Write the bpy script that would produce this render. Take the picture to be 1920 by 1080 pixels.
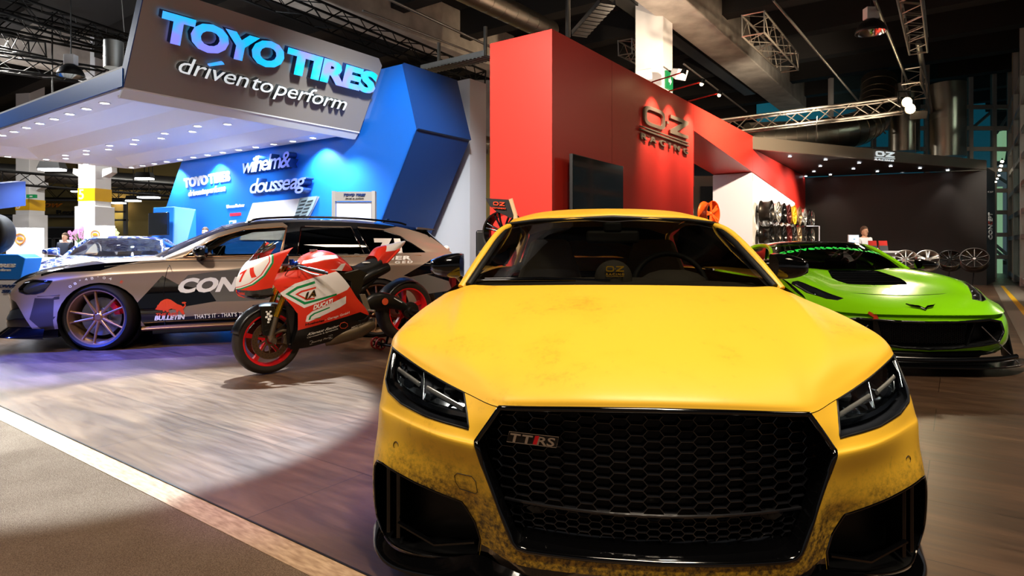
import bpy, bmesh, math, random
from mathutils import Vector, Matrix, Quaternion
from mathutils.bvhtree import BVHTree
from math import sin, cos, pi, radians as R
random.seed(7)
for o in list(bpy.data.objects): bpy.data.objects.remove(o)
S = bpy.context.scene
C = bpy.context.collection
# ---------------------------------------------------------------- camera
F = 1160.0; HZ = 460.5; CH = 1.12           # focal length in px of a 1920 frame, horizon row, eye height
cam = bpy.data.cameras.new('camera'); co = bpy.data.objects.new('camera', cam); C.objects.link(co)
co.location = (0, 0, CH); co.rotation_euler = (pi/2, 0, 0)
cam.sensor_width = 36; cam.lens = 36*F/1920; cam.shift_y = -(540-HZ)/1920; cam.clip_end = 200; cam.clip_start = .05
S.camera = co
# ---------------------------------------------------------------- view, world
S.view_settings.view_transform = 'Standard'; S.view_settings.look = 'None'
S.view_settings.gamma = 1; S.view_settings.use_curve_mapping = False
S.view_settings.exposure = 0.3
w = bpy.data.worlds.new('world'); S.world = w; w.use_nodes = True
wb = w.node_tree.nodes['Background']; wb.inputs[0].default_value = (.34, .33, .34, 1); wb.inputs[1].default_value = .30

# ---------------------------------------------------------------- materials
def srgb(h):
    if isinstance(h, str):
        h = h.lstrip('#'); c = [int(h[i:i+2], 16)/255 for i in (0, 2, 4)]
        return tuple((x/12.92 if x <= .04045 else ((x+.055)/1.055)**2.4) for x in c)
    return tuple(h)
_m = {}
def mat(name, col=(.5, .5, .5), rough=.5, metal=0, emit=None, es=1, coat=0, spec=.5, trans=0, alpha=1, fn=None, ior=1.45, aniso=0):
    if name in _m: return _m[name]
    m = bpy.data.materials.new(name); m.use_nodes = True
    b = m.node_tree.nodes['Principled BSDF']; c = srgb(col)
    b.inputs['Base Color'].default_value = (*c, 1); b.inputs['Roughness'].default_value = rough
    b.inputs['Metallic'].default_value = metal; b.inputs['Coat Weight'].default_value = coat
    b.inputs['Coat Roughness'].default_value = .04
    b.inputs['Specular IOR Level'].default_value = spec; b.inputs['Transmission Weight'].default_value = trans
    b.inputs['Alpha'].default_value = alpha; b.inputs['IOR'].default_value = ior
    if emit: b.inputs['Emission Color'].default_value = (*srgb(emit), 1); b.inputs['Emission Strength'].default_value = es
    if fn: fn(m.node_tree, b)
    m.diffuse_color = (*c, 1)
    _m[name] = m; return m
def N(nt, t, **kw):
    n = nt.nodes.new(t)
    for k, v in kw.items():
        if k in n.inputs.keys(): n.inputs[k].default_value = v
        else: setattr(n, k, v)
    return n
def ramp(nt, fac, stops):
    r = nt.nodes.new('ShaderNodeValToRGB'); e = r.color_ramp.elements
    while len(e) < len(stops): e.new(.5)
    for i, (p, c) in enumerate(stops): e[i].position = p; e[i].color = (*srgb(c), 1)
    nt.links.new(fac, r.inputs[0]); return r.outputs[0]
def mix(nt, a, b, fac, mode='MIX'):
    m = nt.nodes.new('ShaderNodeMix'); m.data_type = 'RGBA'; m.blend_type = mode
    for s, v in ((m.inputs[6], a), (m.inputs[7], b), (m.inputs[0], fac)):
        if hasattr(v, 'links'): nt.links.new(v, s)
        elif isinstance(v, (int, float)): s.default_value = v
        else: s.default_value = (*srgb(v), 1)
    return m.outputs[2]
def noise(nt, scale=5, detail=4, sc=(1, 1, 1), rough=.5, dist=0, coord='Object'):
    t = nt.nodes.new('ShaderNodeTexCoord'); mp = nt.nodes.new('ShaderNodeMapping'); mp.inputs['Scale'].default_value = sc
    n = nt.nodes.new('ShaderNodeTexNoise'); n.inputs['Scale'].default_value = scale; n.inputs['Detail'].default_value = detail
    n.inputs['Roughness'].default_value = rough; n.inputs['Distortion'].default_value = dist
    nt.links.new(t.outputs[coord], mp.inputs[0]); nt.links.new(mp.outputs[0], n.inputs['Vector']); return n.outputs['Fac']
def bump(nt, b, h, s=.2, d=.01):
    n = nt.nodes.new('ShaderNodeBump'); n.inputs['Strength'].default_value = s; n.inputs['Distance'].default_value = d
    nt.links.new(h, n.inputs['Height']); nt.links.new(n.outputs[0], b.inputs['Normal'])

# ---------------------------------------------------------------- mesh builders
def V(*a): return Vector(a)
class MB:
    """collects shapes into one mesh"""
    def __init__(s): s.bm = bmesh.new(); s.mi = 0
    def face(s, vs, mi=None):
        try:
            f = s.bm.faces.new(vs); f.material_index = s.mi if mi is None else mi; return f
        except ValueError: return None
    def vs(s, pts): return [s.bm.verts.new(p) for p in pts]
    def hexa(s, p):       # 8 points, bottom ring then top ring
        v = s.vs(p)
        for q in ((3, 2, 1, 0), (4, 5, 6, 7), (0, 1, 5, 4), (1, 2, 6, 5), (2, 3, 7, 6), (3, 0, 4, 7)): s.face([v[i] for i in q])
        return s
    def box(s, a, b, M=None):
        (x0, y0, z0), (x1, y1, z1) = a, b
        p = [(x0, y0, z0), (x1, y0, z0), (x1, y1, z0), (x0, y1, z0), (x0, y0, z1), (x1, y0, z1), (x1, y1, z1), (x0, y1, z1)]
        if M: p = [M @ Vector(q) for q in p]
        return s.hexa(p)
    def cbox(s, c, d, M=None):
        c = Vector(c); d = Vector(d)/2; return s.box(c-d, c+d, M)
    def prism(s, poly, n):       # polygon (3D points) extruded along vector n
        n = Vector(n); a = s.vs(poly); b = s.vs([Vector(p)+n for p in poly]); k = len(a)
        s.face(list(reversed(a))); s.face(b)
        for i in range(k): s.face([a[i], a[(i+1) % k], b[(i+1) % k], b[i]])
        return s
    def poly(s, pts): s.face(s.vs(pts)); return s
    def rings(s, rs, close=False, cap=True, wrap=True):
        R_ = [s.vs(r) for r in rs]; n = len(R_[0]); m = len(R_)
        for i in range(m if close else m-1):
            a, b = R_[i], R_[(i+1) % m]
            for j in range(n if wrap else n-1): s.face([a[j], a[(j+1) % n], b[(j+1) % n], b[j]])
        if cap and not close and wrap: s.face(list(reversed(R_[0]))); s.face(R_[-1])
        return s
    def tube(s, pts, r, n=10, close=False, cap=True, sc=None):
        pts = [Vector(p) for p in pts]; m = len(pts); rr = r if isinstance(r, (list, tuple)) else [r]*m
        up = None; rs = []
        for i, p in enumerate(pts):
            if close: t = pts[(i+1) % m]-pts[i-1]
            else: t = pts[min(i+1, m-1)]-pts[max(i-1, 0)]
            t = t.normalized() if t.length > 1e-9 else Vector((0, 0, 1))
            if up is None: up = t.orthogonal().normalized() if abs(t.z) > .95 else Vector((0, 0, 1))
            u = (up-t*up.dot(t));
            u = u.normalized() if u.length > 1e-6 else t.orthogonal().normalized()
            v = t.cross(u); up = u
            a, b = sc if sc else (1, 1)
            rs.append([p+(u*cos(2*pi*k/n)*a+v*sin(2*pi*k/n)*b)*rr[i] for k in range(n)])
        return s.rings(rs, close, cap)
    def cyl(s, a, b, r, r2=None, n=16): return s.tube([a, b], [r, r if r2 is None else r2], n)
    def lathe(s, prof, M=None, n=32, close=False, a0=0, a1=2*pi):   # prof = [(radius, axial)], axis local Z
        M = M or Matrix(); full = abs(a1-a0-2*pi) < 1e-6; k = n if full else n+1; rs = []
        for r, z in prof: rs.append([M @ Vector((r*cos(a0+(a1-a0)*i/n), r*sin(a0+(a1-a0)*i/n), z)) for i in range(k)])
        return s.rings(rs, close, False, full)
    def ball(s, c, r, n=12, sc=(1, 1, 1), M=None):
        c = Vector(c); rs = []
        for i in range(1, n//2):
            t = pi*i/(n//2); rs.append([c+Vector((r*sc[0]*sin(t)*cos(2*pi*k/n), r*sc[1]*sin(t)*sin(2*pi*k/n), r*sc[2]*cos(t))) for k in range(n)])
        if M: rs = [[M @ p for p in q] for q in rs]
        return s.rings(rs)
    def grid(s, G):
        Vv = [s.vs(r) for r in G]
        for i in range(len(G)-1):
            for j in range(len(G[0])-1): s.face([Vv[i][j], Vv[i][j+1], Vv[i+1][j+1], Vv[i+1][j]])
        return s
    def join(s, other):
        me = bpy.data.meshes.new('t'); getattr(other, 'bm', other).to_mesh(me); s.bm.from_mesh(me); bpy.data.meshes.remove(me); return s
    def mirror(s):          # mirrored copy across x=0
        g = bmesh.ops.duplicate(s.bm, geom=s.bm.verts[:]+s.bm.edges[:]+s.bm.faces[:])['geom']
        for v in g:
            if isinstance(v, bmesh.types.BMVert): v.co.x *= -1
        bmesh.ops.reverse_faces(s.bm, faces=[f for f in g if isinstance(f, bmesh.types.BMFace)])
        bmesh.ops.remove_doubles(s.bm, verts=[v for v in s.bm.verts if abs(v.co.x) < 1e-4], dist=1e-4); return s
    def xf(s, M): bmesh.ops.transform(s.bm, matrix=M, verts=s.bm.verts[:]); return s
    def build(s, name, m, parent=None, smooth=None, bev=0, recalc=True, weld=0, solid=0, sub=0, bseg=2):
        if weld: bmesh.ops.remove_doubles(s.bm, verts=s.bm.verts[:], dist=weld)
        if recalc: bmesh.ops.recalc_face_normals(s.bm, faces=s.bm.faces[:])
        return mk(name, s.bm, m, parent, smooth, bev, solid, sub, bseg)
def _pair(s, name, m, parent=None, smooth=None, **kw):
    """a left and a right piece, each its own object"""
    b2 = s.bm.copy()
    for v in b2.verts: v.co.x *= -1
    bmesh.ops.reverse_faces(b2, faces=b2.faces[:]); q = MB(); q.bm.free(); q.bm = b2
    return s.build(name, m, parent, smooth, **kw), q.build(name, m, parent, smooth, **kw)
MB.pair = _pair
def mk(name, bm, m, parent=None, smooth=None, bev=0, solid=0, sub=0, bseg=2):
    me = bpy.data.meshes.new(name); bm.to_mesh(me); bm.free()
    o = bpy.data.objects.new(name, me); C.objects.link(o)
    for x in (m if isinstance(m, (list, tuple)) else [m]): me.materials.append(x)
    if parent: o.parent = parent
    if smooth is not None:
        me.polygons.foreach_set('use_smooth', [True]*len(me.polygons))
        if smooth < 180: me.set_sharp_from_angle(angle=R(smooth))
    if bev:
        b = o.modifiers.new('bevel', 'BEVEL'); b.width = bev; b.segments = bseg; b.limit_method = 'ANGLE'; b.angle_limit = R(40)
    if solid:
        b = o.modifiers.new('solid', 'SOLIDIFY'); b.thickness = solid; b.offset = -1
    if sub:
        b = o.modifiers.new('sub', 'SUBSURF'); b.levels = sub; b.render_levels = sub
    return o
def tag(o, label=None, cat=None, group=None, kind=None):
    if label: o['label'] = label
    if cat: o['category'] = cat
    if group: o['group'] = group
    if kind: o['kind'] = kind
    return o
def struct(o): o['kind'] = 'structure'; return o
def empty(name, loc=(0, 0, 0), rot=(0, 0, 0), label=None, cat=None, group=None):
    o = bpy.data.objects.new(name, None); o.empty_display_size = .1; C.objects.link(o); o.location = loc; o.rotation_euler = rot
    return tag(o, label, cat, group)
def copy_tree(o, parent=None):
    c = o.copy(); C.objects.link(c); c.parent = parent
    for ch in list(o.children): copy_tree(ch, c)
    return c
def P(px, py, Y): return Vector(((px-960)/F*Y, Y, CH-(py-HZ)/F*Y))
# ---- curves / patches
def cr(p, t):       # catmull-rom through list p at parameter t in [0,len-1]
    n = len(p)-1; i = min(int(t), n-1); u = t-i
    p1, p2 = p[i], p[i+1]; p0 = p[i-1] if i > 0 else p1+(p1-p2); p3 = p[i+2] if i+2 <= n else p2+(p2-p1)
    return .5*((2*p1)+(-p0+p2)*u+(2*p0-5*p1+4*p2-p3)*u*u+(-p0+3*p1-3*p2+p3)*u**3)
def curve(pts, k=8, close=False):
    pts = [Vector(p) for p in pts]
    if close: 
        n = len(pts); q = [pts[-1]]+pts+[pts[0], pts[1]]
        return [cr(q, 1+i/k) for i in range(n*k)]
    return [cr(pts, i/k) for i in range((len(pts)-1)*k+1)]
def patch(rows, nu=4, nv=4):
    rows = [curve(r, nu) for r in rows]
    cols = list(zip(*rows)); out = [curve(list(c), nv) for c in cols]
    return [list(r) for r in zip(*out)]
def inpoly(x, y, poly):
    c = False; j = len(poly)-1
    for i in range(len(poly)):
        xi, yi = poly[i]; xj, yj = poly[j]
        if (yi > y) != (yj > y) and x < (xj-xi)*(y-yi)/(yj-yi)+xi: c = not c
        j = i
    return c
AX = {'x': (1, 2), 'y': (0, 2), 'z': (0, 1)}
def cut(bm, poly, axis='x', test=None, keep=False):
    """cuts the polygon (2D, seen along axis) into the mesh; returns a bmesh of the inside (removed unless keep)"""
    a, b = AX[axis]; xs = [p[0] for p in poly]; ys = [p[1] for p in poly]
    x0, x1, y0, y1 = min(xs), max(xs), min(ys), max(ys)
    def cand():
        r = []
        for f in bm.faces:
            if test and not test(f.calc_center_median()): continue
            fx = [v.co[a] for v in f.verts]; fy = [v.co[b] for v in f.verts]
            if max(fx) >= x0 and min(fx) <= x1 and max(fy) >= y0 and min(fy) <= y1: r.append(f)
        return r
    n = len(poly)
    for i in range(n):
        p, q = poly[i], poly[(i+1) % n]; d = Vector((q[0]-p[0], q[1]-p[1]))
        if d.length < 1e-6: continue
        no = Vector((0, 0, 0)); no[a] = d.y; no[b] = -d.x; pt = Vector((0, 0, 0)); pt[a] = p[0]; pt[b] = p[1]
        # only faces whose box meets this edge's box
        ex0, ex1 = min(p[0], q[0])-1e-4, max(p[0], q[0])+1e-4; ey0, ey1 = min(p[1], q[1])-1e-4, max(p[1], q[1])+1e-4
        fs = []
        for f in cand():
            fx = [v.co[a] for v in f.verts]; fy = [v.co[b] for v in f.verts]
            if max(fx) >= ex0 and min(fx) <= ex1 and max(fy) >= ey0 and min(fy) <= ey1: fs.append(f)
        es = set(); vs = set()
        for f in fs: es.update(f.edges); vs.update(f.verts)
        bmesh.ops.bisect_plane(bm, geom=list(vs)+list(es)+fs, dist=1e-5, plane_co=pt, plane_no=no)
    ins = [f for f in bm.faces if (not test or test(f.calc_center_median())) and inpoly(f.calc_center_median()[a], f.calc_center_median()[b], poly)]
    out = bmesh.new(); vm = {}
    for f in ins:
        vv = []
        for v in f.verts:
            if v not in vm: vm[v] = out.verts.new(v.co)
            vv.append(vm[v])
        try:
            g = out.faces.new(vv); g.material_index = f.material_index
        except ValueError: pass
    if not keep: bmesh.ops.delete(bm, geom=ins, context='FACES')
    return out
def paint(bm, poly, idx, axis='x', test=None):
    """cuts the polygon in and gives the inside faces another material slot"""
    o = cut(bm, poly, axis, test, keep=True); o.free(); a, b = AX[axis]
    for f in bm.faces:
        c = f.calc_center_median()
        if (not test or test(c)) and inpoly(c[a], c[b], poly): f.material_index = idx
def offset(bm, d):
    bm.normal_update()
    n = {v: v.normal.copy() for v in bm.verts}
    for v in bm.verts: v.co += n[v]*d
    return bm
def boundary_loops(bm):
    es = [e for e in bm.edges if len(e.link_faces) == 1]; left = set(es); loops = []
    while left:
        e = left.pop(); vs = [e.verts[0], e.verts[1]]
        while True:
            nx = None
            for f in vs[-1].link_edges:
                if f in left: nx = f; break
            if not nx: break
            left.remove(nx); vs.append(nx.other_vert(vs[-1]))
        loops.append([v.co.copy() for v in vs])
    return loops
def pocket(bm, vec, wallonly=False, scale=1.0):
    """depth walls (and a floor) behind an opening, from the cut-out piece"""
    vec = Vector(vec); o = MB()
    for lp in boundary_loops(bm):
        if (lp[0]-lp[-1]).length < 1e-6: lp = lp[:-1]
        c = sum(lp, Vector())/len(lp)
        o.rings([lp, [c+(p-c)*scale+vec for p in lp]], cap=False)
    if not wallonly:
        b2 = bm.copy()
        c = sum((v.co for v in b2.verts), Vector())/max(1, len(b2.verts))
        for v in b2.verts: v.co = c+(v.co-c)*scale+vec
        o.join(b2); b2.free()
    return o
def rim(bm, r, n=6, off=0):
    """bead tube round the outline of a cut-out piece"""
    o = MB()
    for lp in boundary_loops(bm):
        if (lp[0]-lp[-1]).length < 1e-6: lp = lp[:-1]
        q = [lp[0]]
        for p in lp[1:]:
            if (p-q[-1]).length > r*.6: q.append(p)
        if len(q) > 3: o.tube(q, r, n, close=True)
    return o
def text_bm(s, size=1, shear=0, off=0, ext=0, space=1, align='LEFT', res=3, word=1):
    cu = bpy.data.curves.new('t', 'FONT'); cu.body = s; cu.size = size; cu.shear = shear; cu.offset = off; cu.extrude = ext
    cu.space_character = space; cu.align_x = align; cu.resolution_u = res; cu.space_word = word
    o = bpy.data.objects.new('t', cu); C.objects.link(o)
    dg = bpy.context.evaluated_depsgraph_get(); me = bpy.data.meshes.new_from_object(o.evaluated_get(dg))
    bm = bmesh.new(); bm.from_mesh(me); bpy.data.objects.remove(o); bpy.data.curves.remove(cu); bpy.data.meshes.remove(me)
    return bm
def bounds(bm):
    xs = [v.co for v in bm.verts]; return min(v.x for v in xs), max(v.x for v in xs), min(v.y for v in xs), max(v.y for v in xs)
def fit_text(s, w, h, **kw):
    """text scaled so its box is w wide and h high, lower left at 0,0"""
    bm = text_bm(s, 1, **kw); x0, x1, y0, y1 = bounds(bm)
    for v in bm.verts: v.co.x = (v.co.x-x0)*w/(x1-x0); v.co.y = (v.co.y-y0)*h/(y1-y0)
    return bm
def place(bm, o, u, v, n=None):
    """maps x->u, y->v, z->n from origin o"""
    o = Vector(o); u = Vector(u).normalized(); v = Vector(v).normalized(); n = Vector(n).normalized() if n else u.cross(v)
    for k in bm.verts: k.co = o+u*k.co.x+v*k.co.y+n*k.co.z
    return bm
def tree_of(objs):
    """BVH of parts, in their parent's local space"""
    vs = []; fs = []
    for o in objs:
        b = len(vs); vs += [v.co.copy() for v in o.data.vertices]; fs += [[b+i for i in p.vertices] for p in o.data.polygons]
    return BVHTree.FromPolygons(vs, fs)
def wrap(bm, tree, d, lift=.003, fine=.05):
    """drops a mesh along direction d on to the surface"""
    d = Vector(d).normalized()
    for k in range(4):
        es = [e for e in bm.edges if e.calc_length() > fine]
        if not es: break
        bmesh.ops.subdivide_edges(bm, edges=es, cuts=1)
    bmesh.ops.triangulate(bm, faces=[f for f in bm.faces if len(f.verts) > 4])
    for v in bm.verts:
        h = tree.ray_cast(v.co-d*2, d)
        if h[0]: v.co = h[0]-d*lift
    return bm
def spot(name, loc, tgt, energy, col=(1, 1, 1), size=60, blend=.3, r=.05, parent=None):
    l = bpy.data.lights.new(name, 'SPOT'); l.energy = energy; l.color = col; l.spot_size = R(size); l.spot_blend = blend; l.shadow_soft_size = r
    o = bpy.data.objects.new(name, l); C.objects.link(o); o.location = loc
    o.rotation_euler = (Vector(tgt)-Vector(loc)).to_track_quat('-Z', 'Y').to_euler()
    if parent: o.parent = parent
    return o
def area(name, loc, tgt, energy, col=(1, 1, 1), sx=1, sy=1):
    l = bpy.data.lights.new(name, 'AREA'); l.energy = energy; l.color = col; l.shape = 'RECTANGLE'; l.size = sx; l.size_y = sy
    o = bpy.data.objects.new(name, l); C.objects.link(o); o.location = loc
    o.rotation_euler = (Vector(tgt)-Vector(loc)).to_track_quat('-Z', 'Y').to_euler()
    return o
WARM = (1, .72, .42); COOL = (.85, .93, 1)
A_ = Vector((.72, 1, 0)).normalized(); B_ = Vector((-1.389, 1, 0)).normalized(); UP = Vector((0, 0, 1))
# ================================================================ MATERIALS OF THE PLACE
def m_floor(nt, b):
    t = nt.nodes.new('ShaderNodeTexCoord'); br = nt.nodes.new('ShaderNodeTexBrick'); nt.links.new(t.outputs['Object'], br.inputs[0])
    br.inputs['Scale'].default_value = 1; br.inputs['Brick Width'].default_value = 1.5; br.inputs['Row Height'].default_value = .62
    br.inputs['Mortar Size'].default_value = .0022; br.inputs['Mortar Smooth'].default_value = .3
    br.inputs['Color1'].default_value = (.30, .30, .30, 1); br.inputs['Color2'].default_value = (.62, .62, .62, 1); br.inputs['Mortar'].default_value = (0, 0, 0, 1)
    g = noise(nt, 1.6, 6, (.55, 2.6, 1), .62, .6); g2 = noise(nt, 9, 5, (.3, 3, 1), .6)
    c = ramp(nt, g, [(.28, '#35251c'), (.5, '#5d4433'), (.72, '#8a6a50')])
    c = mix(nt, c, ramp(nt, g2, [(.3, '#3a2a20'), (.75, '#83654d')]), .38)
    c = mix(nt, c, br.outputs['Color'], .28, 'OVERLAY'); c = mix(nt, c, '#1c130e', br.outputs['Fac'])
    nt.links.new(c, b.inputs['Base Color'])
    r = nt.nodes.new('ShaderNodeMapRange'); nt.links.new(g2, r.inputs[0]); r.inputs[3].default_value = .24; r.inputs[4].default_value = .5
    nt.links.new(r.outputs[0], b.inputs['Roughness']); bump(nt, b, g2, .12, .004)
def m_carpet(nt, b):
    n = noise(nt, 260, 3); n2 = noise(nt, 3, 3); c = ramp(nt, n, [(.3, '#4a382b'), (.52, '#7c6653'), (.75, '#a48c76')])
    c = mix(nt, c, ramp(nt, n2, [(.35, '#6b5a4d'), (.7, '#8c7868')]), .35); nt.links.new(c, b.inputs['Base Color']); bump(nt, b, n, .7, .01)
def m_concrete(nt, b):
    n = noise(nt, 2.2, 6); nt.links.new(ramp(nt, n, [(.35, '#a79d92'), (.7, '#c8bfb3')]), b.inputs['Base Color']); bump(nt, b, n, .1, .01)
def m_trim(nt, b):
    n = noise(nt, 14, 5, (1, 6, 1)); nt.links.new(ramp(nt, n, [(.3, '#9c7a5c'), (.7, '#cfae8b')]), b.inputs['Base Color'])
M_floor = mat('floor_vinyl', rough=.35, fn=m_floor, spec=.45)
M_carpet = mat('carpet', rough=.98, fn=m_carpet, spec=.1)
M_conc = mat('concrete', rough=.8, fn=m_concrete)
M_trim = mat('floor_edge_wood', rough=.45, fn=m_trim)
M_ceil = mat('ceiling_dark', '#1c1b1b', .85)
M_rib = mat('ceiling_rib', '#1a1613', .8)
M_black = mat('black_plastic', '#0b0b0c', .45)
M_gblack = mat('gloss_black', '#050506', .08, coat=.6)
M_steel = mat('truss_aluminium', '#b9b2a8', .35, .85)
M_dtruss = mat('truss_black', '#090909', .6, spec=.3)
M_white = mat('white_paint', '#e6e6e8', .5)
M_offw = mat('offwhite_panel', '#d6d6d8', .55)
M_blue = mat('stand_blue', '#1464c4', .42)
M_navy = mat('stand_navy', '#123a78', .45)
M_taupe = mat('sign_taupe', '#8d867f', .4)
M_soffit = mat('canopy_white', '#d9dcdd', .5)
M_red = mat('stand_red', '#d23026', .4)
M_dred = mat('stand_dark_red', '#b01c18', .4)
M_blk = mat('stand_black', '#171515', .5)
M_lamp = mat('lamp_white', '#ffffff', .5, emit='#f4f8ff', es=14)
M_lampw = mat('lamp_warm', '#ffffff', .5, emit='#ffd9a0', es=40)
M_chrome = mat('chrome', '#d8d8d8', .12, 1)
M_galv = mat('galvanised', '#8f8f8c', .38, .9)
M_lav = mat('lavender_panel', '#d2d3e6', .5)
M_yel = mat('yellow_band', '#eab40b', .5)
M_screen = mat('screen_black', '#05070a', .12, coat=.3)
M_green = mat('exit_green', '#0d6b3c', .5, emit='#0d6b3c', es=.6)
def m_ledblue(nt, b):
    n = noise(nt, 2.6, 2); c = ramp(nt, n, [(.38, '#7f86ff'), (.5, '#3fa8ff'), (.62, '#12b8f5')])
    nt.links.new(c, b.inputs['Emission Color']); b.inputs['Emission Strength'].default_value = .85; nt.links.new(c, b.inputs['Base Color'])
M_led = mat('lit_blue_letter', '#30a0ff', .4, fn=m_ledblue)
M_ledw = mat('lit_white_letter', '#e8f2f5', .4, emit='#dbe8ec', es=.55)

def isect(px, py, O, n):      # pixel ray meets the plane through O with normal n
    d = Vector(((px-960)/F, 1, -(py-HZ)/F)); c = Vector((0, 0, CH)); n = Vector(n); return c+d*((Vector(O)-c).dot(n)/d.dot(n))
def place3(bm, x0, x1, h, LL, LR, UL, n=None):
    LL, LR, UL = Vector(LL), Vector(LR), Vector(UL); u = (LR-LL)/(x1-x0); v = (UL-LL)/h; n = Vector(n).normalized() if n else u.cross(v).normalized()
    for k in bm.verts: k.co = LL+u*(k.co.x-x0)+v*k.co.y+n*k.co.z
    return bm

# ================================================================ FLOOR
T0 = Vector((-.483, 2.097, 0)); dT = -B_; nT = Vector((-dT.y, dT.x, 0))   # edge of the raised stand floor
MF = Matrix.Rotation(math.atan2(dT.y, dT.x), 4, 'Z'); MFi = MF.inverted()
def lp(v): return MFi @ (Vector(v)-T0)
b = MB(); b.poly([(-30, 0, 0), (14, 0, 0), (14, 45, 0), (-30, 45, 0)]); fl = b.build('floor', M_floor); fl.matrix_world = Matrix.Translation(T0) @ MF; struct(fl)
b = MB(); b.poly([(-45, -30, -.02), (30, -30, -.02), (30, 60, -.021), (-45, 60, -.021)]); fl = b.build('floor_carpet', M_carpet); fl.matrix_world = Matrix.Translation(T0) @ MF; struct(fl)
b = MB(); b.prism([(-30, 0, 0), (-30, -.095, -.018), (-30, -.095, -.03), (-30, 0, -.03)], (44, 0, 0)); t = b.build('trim_1', M_trim); t.matrix_world = Matrix.Translation(T0) @ MF; struct(t)
b = MB(); b.box((-30, -.004, -.01), (14, .003, .003)); t = b.build('trim_2', M_black); t.matrix_world = Matrix.Translation(T0) @ MF; struct(t)

# ================================================================ CEILING
CZ = 7.7
b = MB(); b.box((-45, -14, CZ), (40, 60, CZ+.2)); struct(b.build('ceiling', M_ceil))
for i in range(-6, 14):       # ribs along B
    o = Vector((0, 0, 0))+A_*(i*2.6+3)
    b = MB(); b.box((-45, -.22, CZ-.75), (30, .22, CZ)); r = b.build('ceiling_rib', M_rib); r.rotation_euler.z = math.atan2(-B_.y, -B_.x); r.location = o; struct(r)
def abeam(name, X, Y, y0, y1, wdt, z0, z1, m=M_conc):
    o = Vector((X, Y, 0)); b = MB(); b.box((0, y0, z0), (wdt, y1, z1)); r = b.build(name, m, bev=.03); r.rotation_euler.z = math.atan2(A_.y, A_.x)-pi/2; r.location = o; return struct(r)
abeam('ceiling_beam', 4.41, 15.98, -24, 11, .93, 6.5, CZ)
abeam('ceiling_beam', -6.4, 12.0, -18, 30, .93, 6.5, CZ)
abeam('ceiling_beam', -16.5, 16.0, -24, 26, .93, 6.5, CZ)
abeam('ceiling_beam', 15.6, 12.5, -12, 9, .7, 6.2, CZ)
# cable tray with lit panels beside the big beam
t = MB(); t.box((0, -6, 0), (.42, 9, .05)); t.box((0, -6, 0), (.02, 9, .12)); t.box((.4, -6, 0), (.42, 9, .12))
ct = t.build('cable_tray', M_galv); ct.location = (3.45, 15.9, 6.74); ct.rotation_euler.z = math.atan2(A_.y, A_.x)-pi/2
tag(ct, 'long perforated steel cable tray hanging beside the big concrete beam', 'cable tray')

# ================================================================ TRUSSES
def truss(name, a, b_, wd, m, label, group=None, hanging=True, r=.022, tri=False):
    a, b_ = Vector(a), Vector(b_); d = b_-a; L = d.length; e = empty(name, a, (0, 0, 0), label, 'truss', group)
    e.rotation_euler = d.to_track_quat('X', 'Z').to_euler()
    cs = [(-wd/2, -wd/2), (wd/2, -wd/2), (wd/2, wd/2), (-wd/2, wd/2)] if not tri else [(-wd/2, 0), (wd/2, 0), (0, wd*.87)]
    k = MB()
    for (y, z) in cs: k.cyl((0, y, z), (L, y, z), r, n=6)
    k.build('chord_tubes', m, e, 60)
    k = MB(); n = max(2, int(L/wd/1.05)); q = len(cs)
    for i in range(n):
        for j in range(q):
            p, s = cs[j], cs[(j+1) % q]
            if i % 2: p, s = s, p
            k.cyl((L*i/n, *p), (L*(i+1)/n, *s), r*.45, n=4)
    for x in (0, L):
        for j in range(q): k.cyl((x, *cs[j]), (x, *cs[(j+1) % q]), r*.7, n=4)
    k.build('lattice_bars', m, e)
    return e
# aluminium truss above black canopy, running to the lamp cluster
G1 = 'aluminium trusses on the right side'
truss('truss', P(1345, 240, 17), P(1695, 197, 15.6), .36, M_steel, 'long aluminium truss over the black canopy, ending at the bright lamps', G1, r=.03)
truss('truss', P(1703, -30, 10.5), P(1722, 86, 14.0), .34, M_steel, 'aluminium truss coming down from the top edge beside the hanging lamp', G1)
truss('truss', P(1708, 142, 15.2), P(1722, 172, 16.2), .38, M_steel, 'short aluminium truss stub just above the bright lamps', G1)
truss('truss', P(1412, 45, 12.4), P(1480, 118, 16.0), .42, M_steel, 'short aluminium truss hanging along the big concrete beam', G1)
truss('truss', P(1172, 88, 15.6), P(1205, 106, 16.8), .36, M_steel, 'truss end showing left of the white pillar', G1)
G2 = 'black trusses over the left stand'
truss('truss', P(400, -52, 11.5), P(900, 150, 16.5), .4, M_dtruss, 'black truss running behind the top of the big grey sign', G2, r=.03)
truss('truss', P(-60, -10, 11.5), P(240, 85, 15.5), .4, M_dtruss, 'upper black truss at the top left corner', G2, r=.03)
truss('truss', P(-60, 25, 13), P(235, 92, 17.5), .4, M_dtruss, 'black truss just below the top left one', G2, r=.03)
truss('truss', P(-60, 60, 14), P(70, 92, 17), .4, M_dtruss, 'short black truss ending at the upper left', G2, r=.03)
truss('truss', P(-60, 108, 15), P(200, 145, 17), .4, M_dtruss, 'lowest black truss behind the left bell lamp', G2, r=.03)
truss('truss', P(0, 332, 21), P(330, 358, 23), .42, M_dtruss, 'black truss spanning between the two yellow banded pillars', 'far black trusses', r=.03)
truss('truss', P(60, 362, 28), P(420, 366, 27), .45, M_dtruss, 'far black truss in front of the restaurant wall', 'far black trusses', r=.03)

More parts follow.
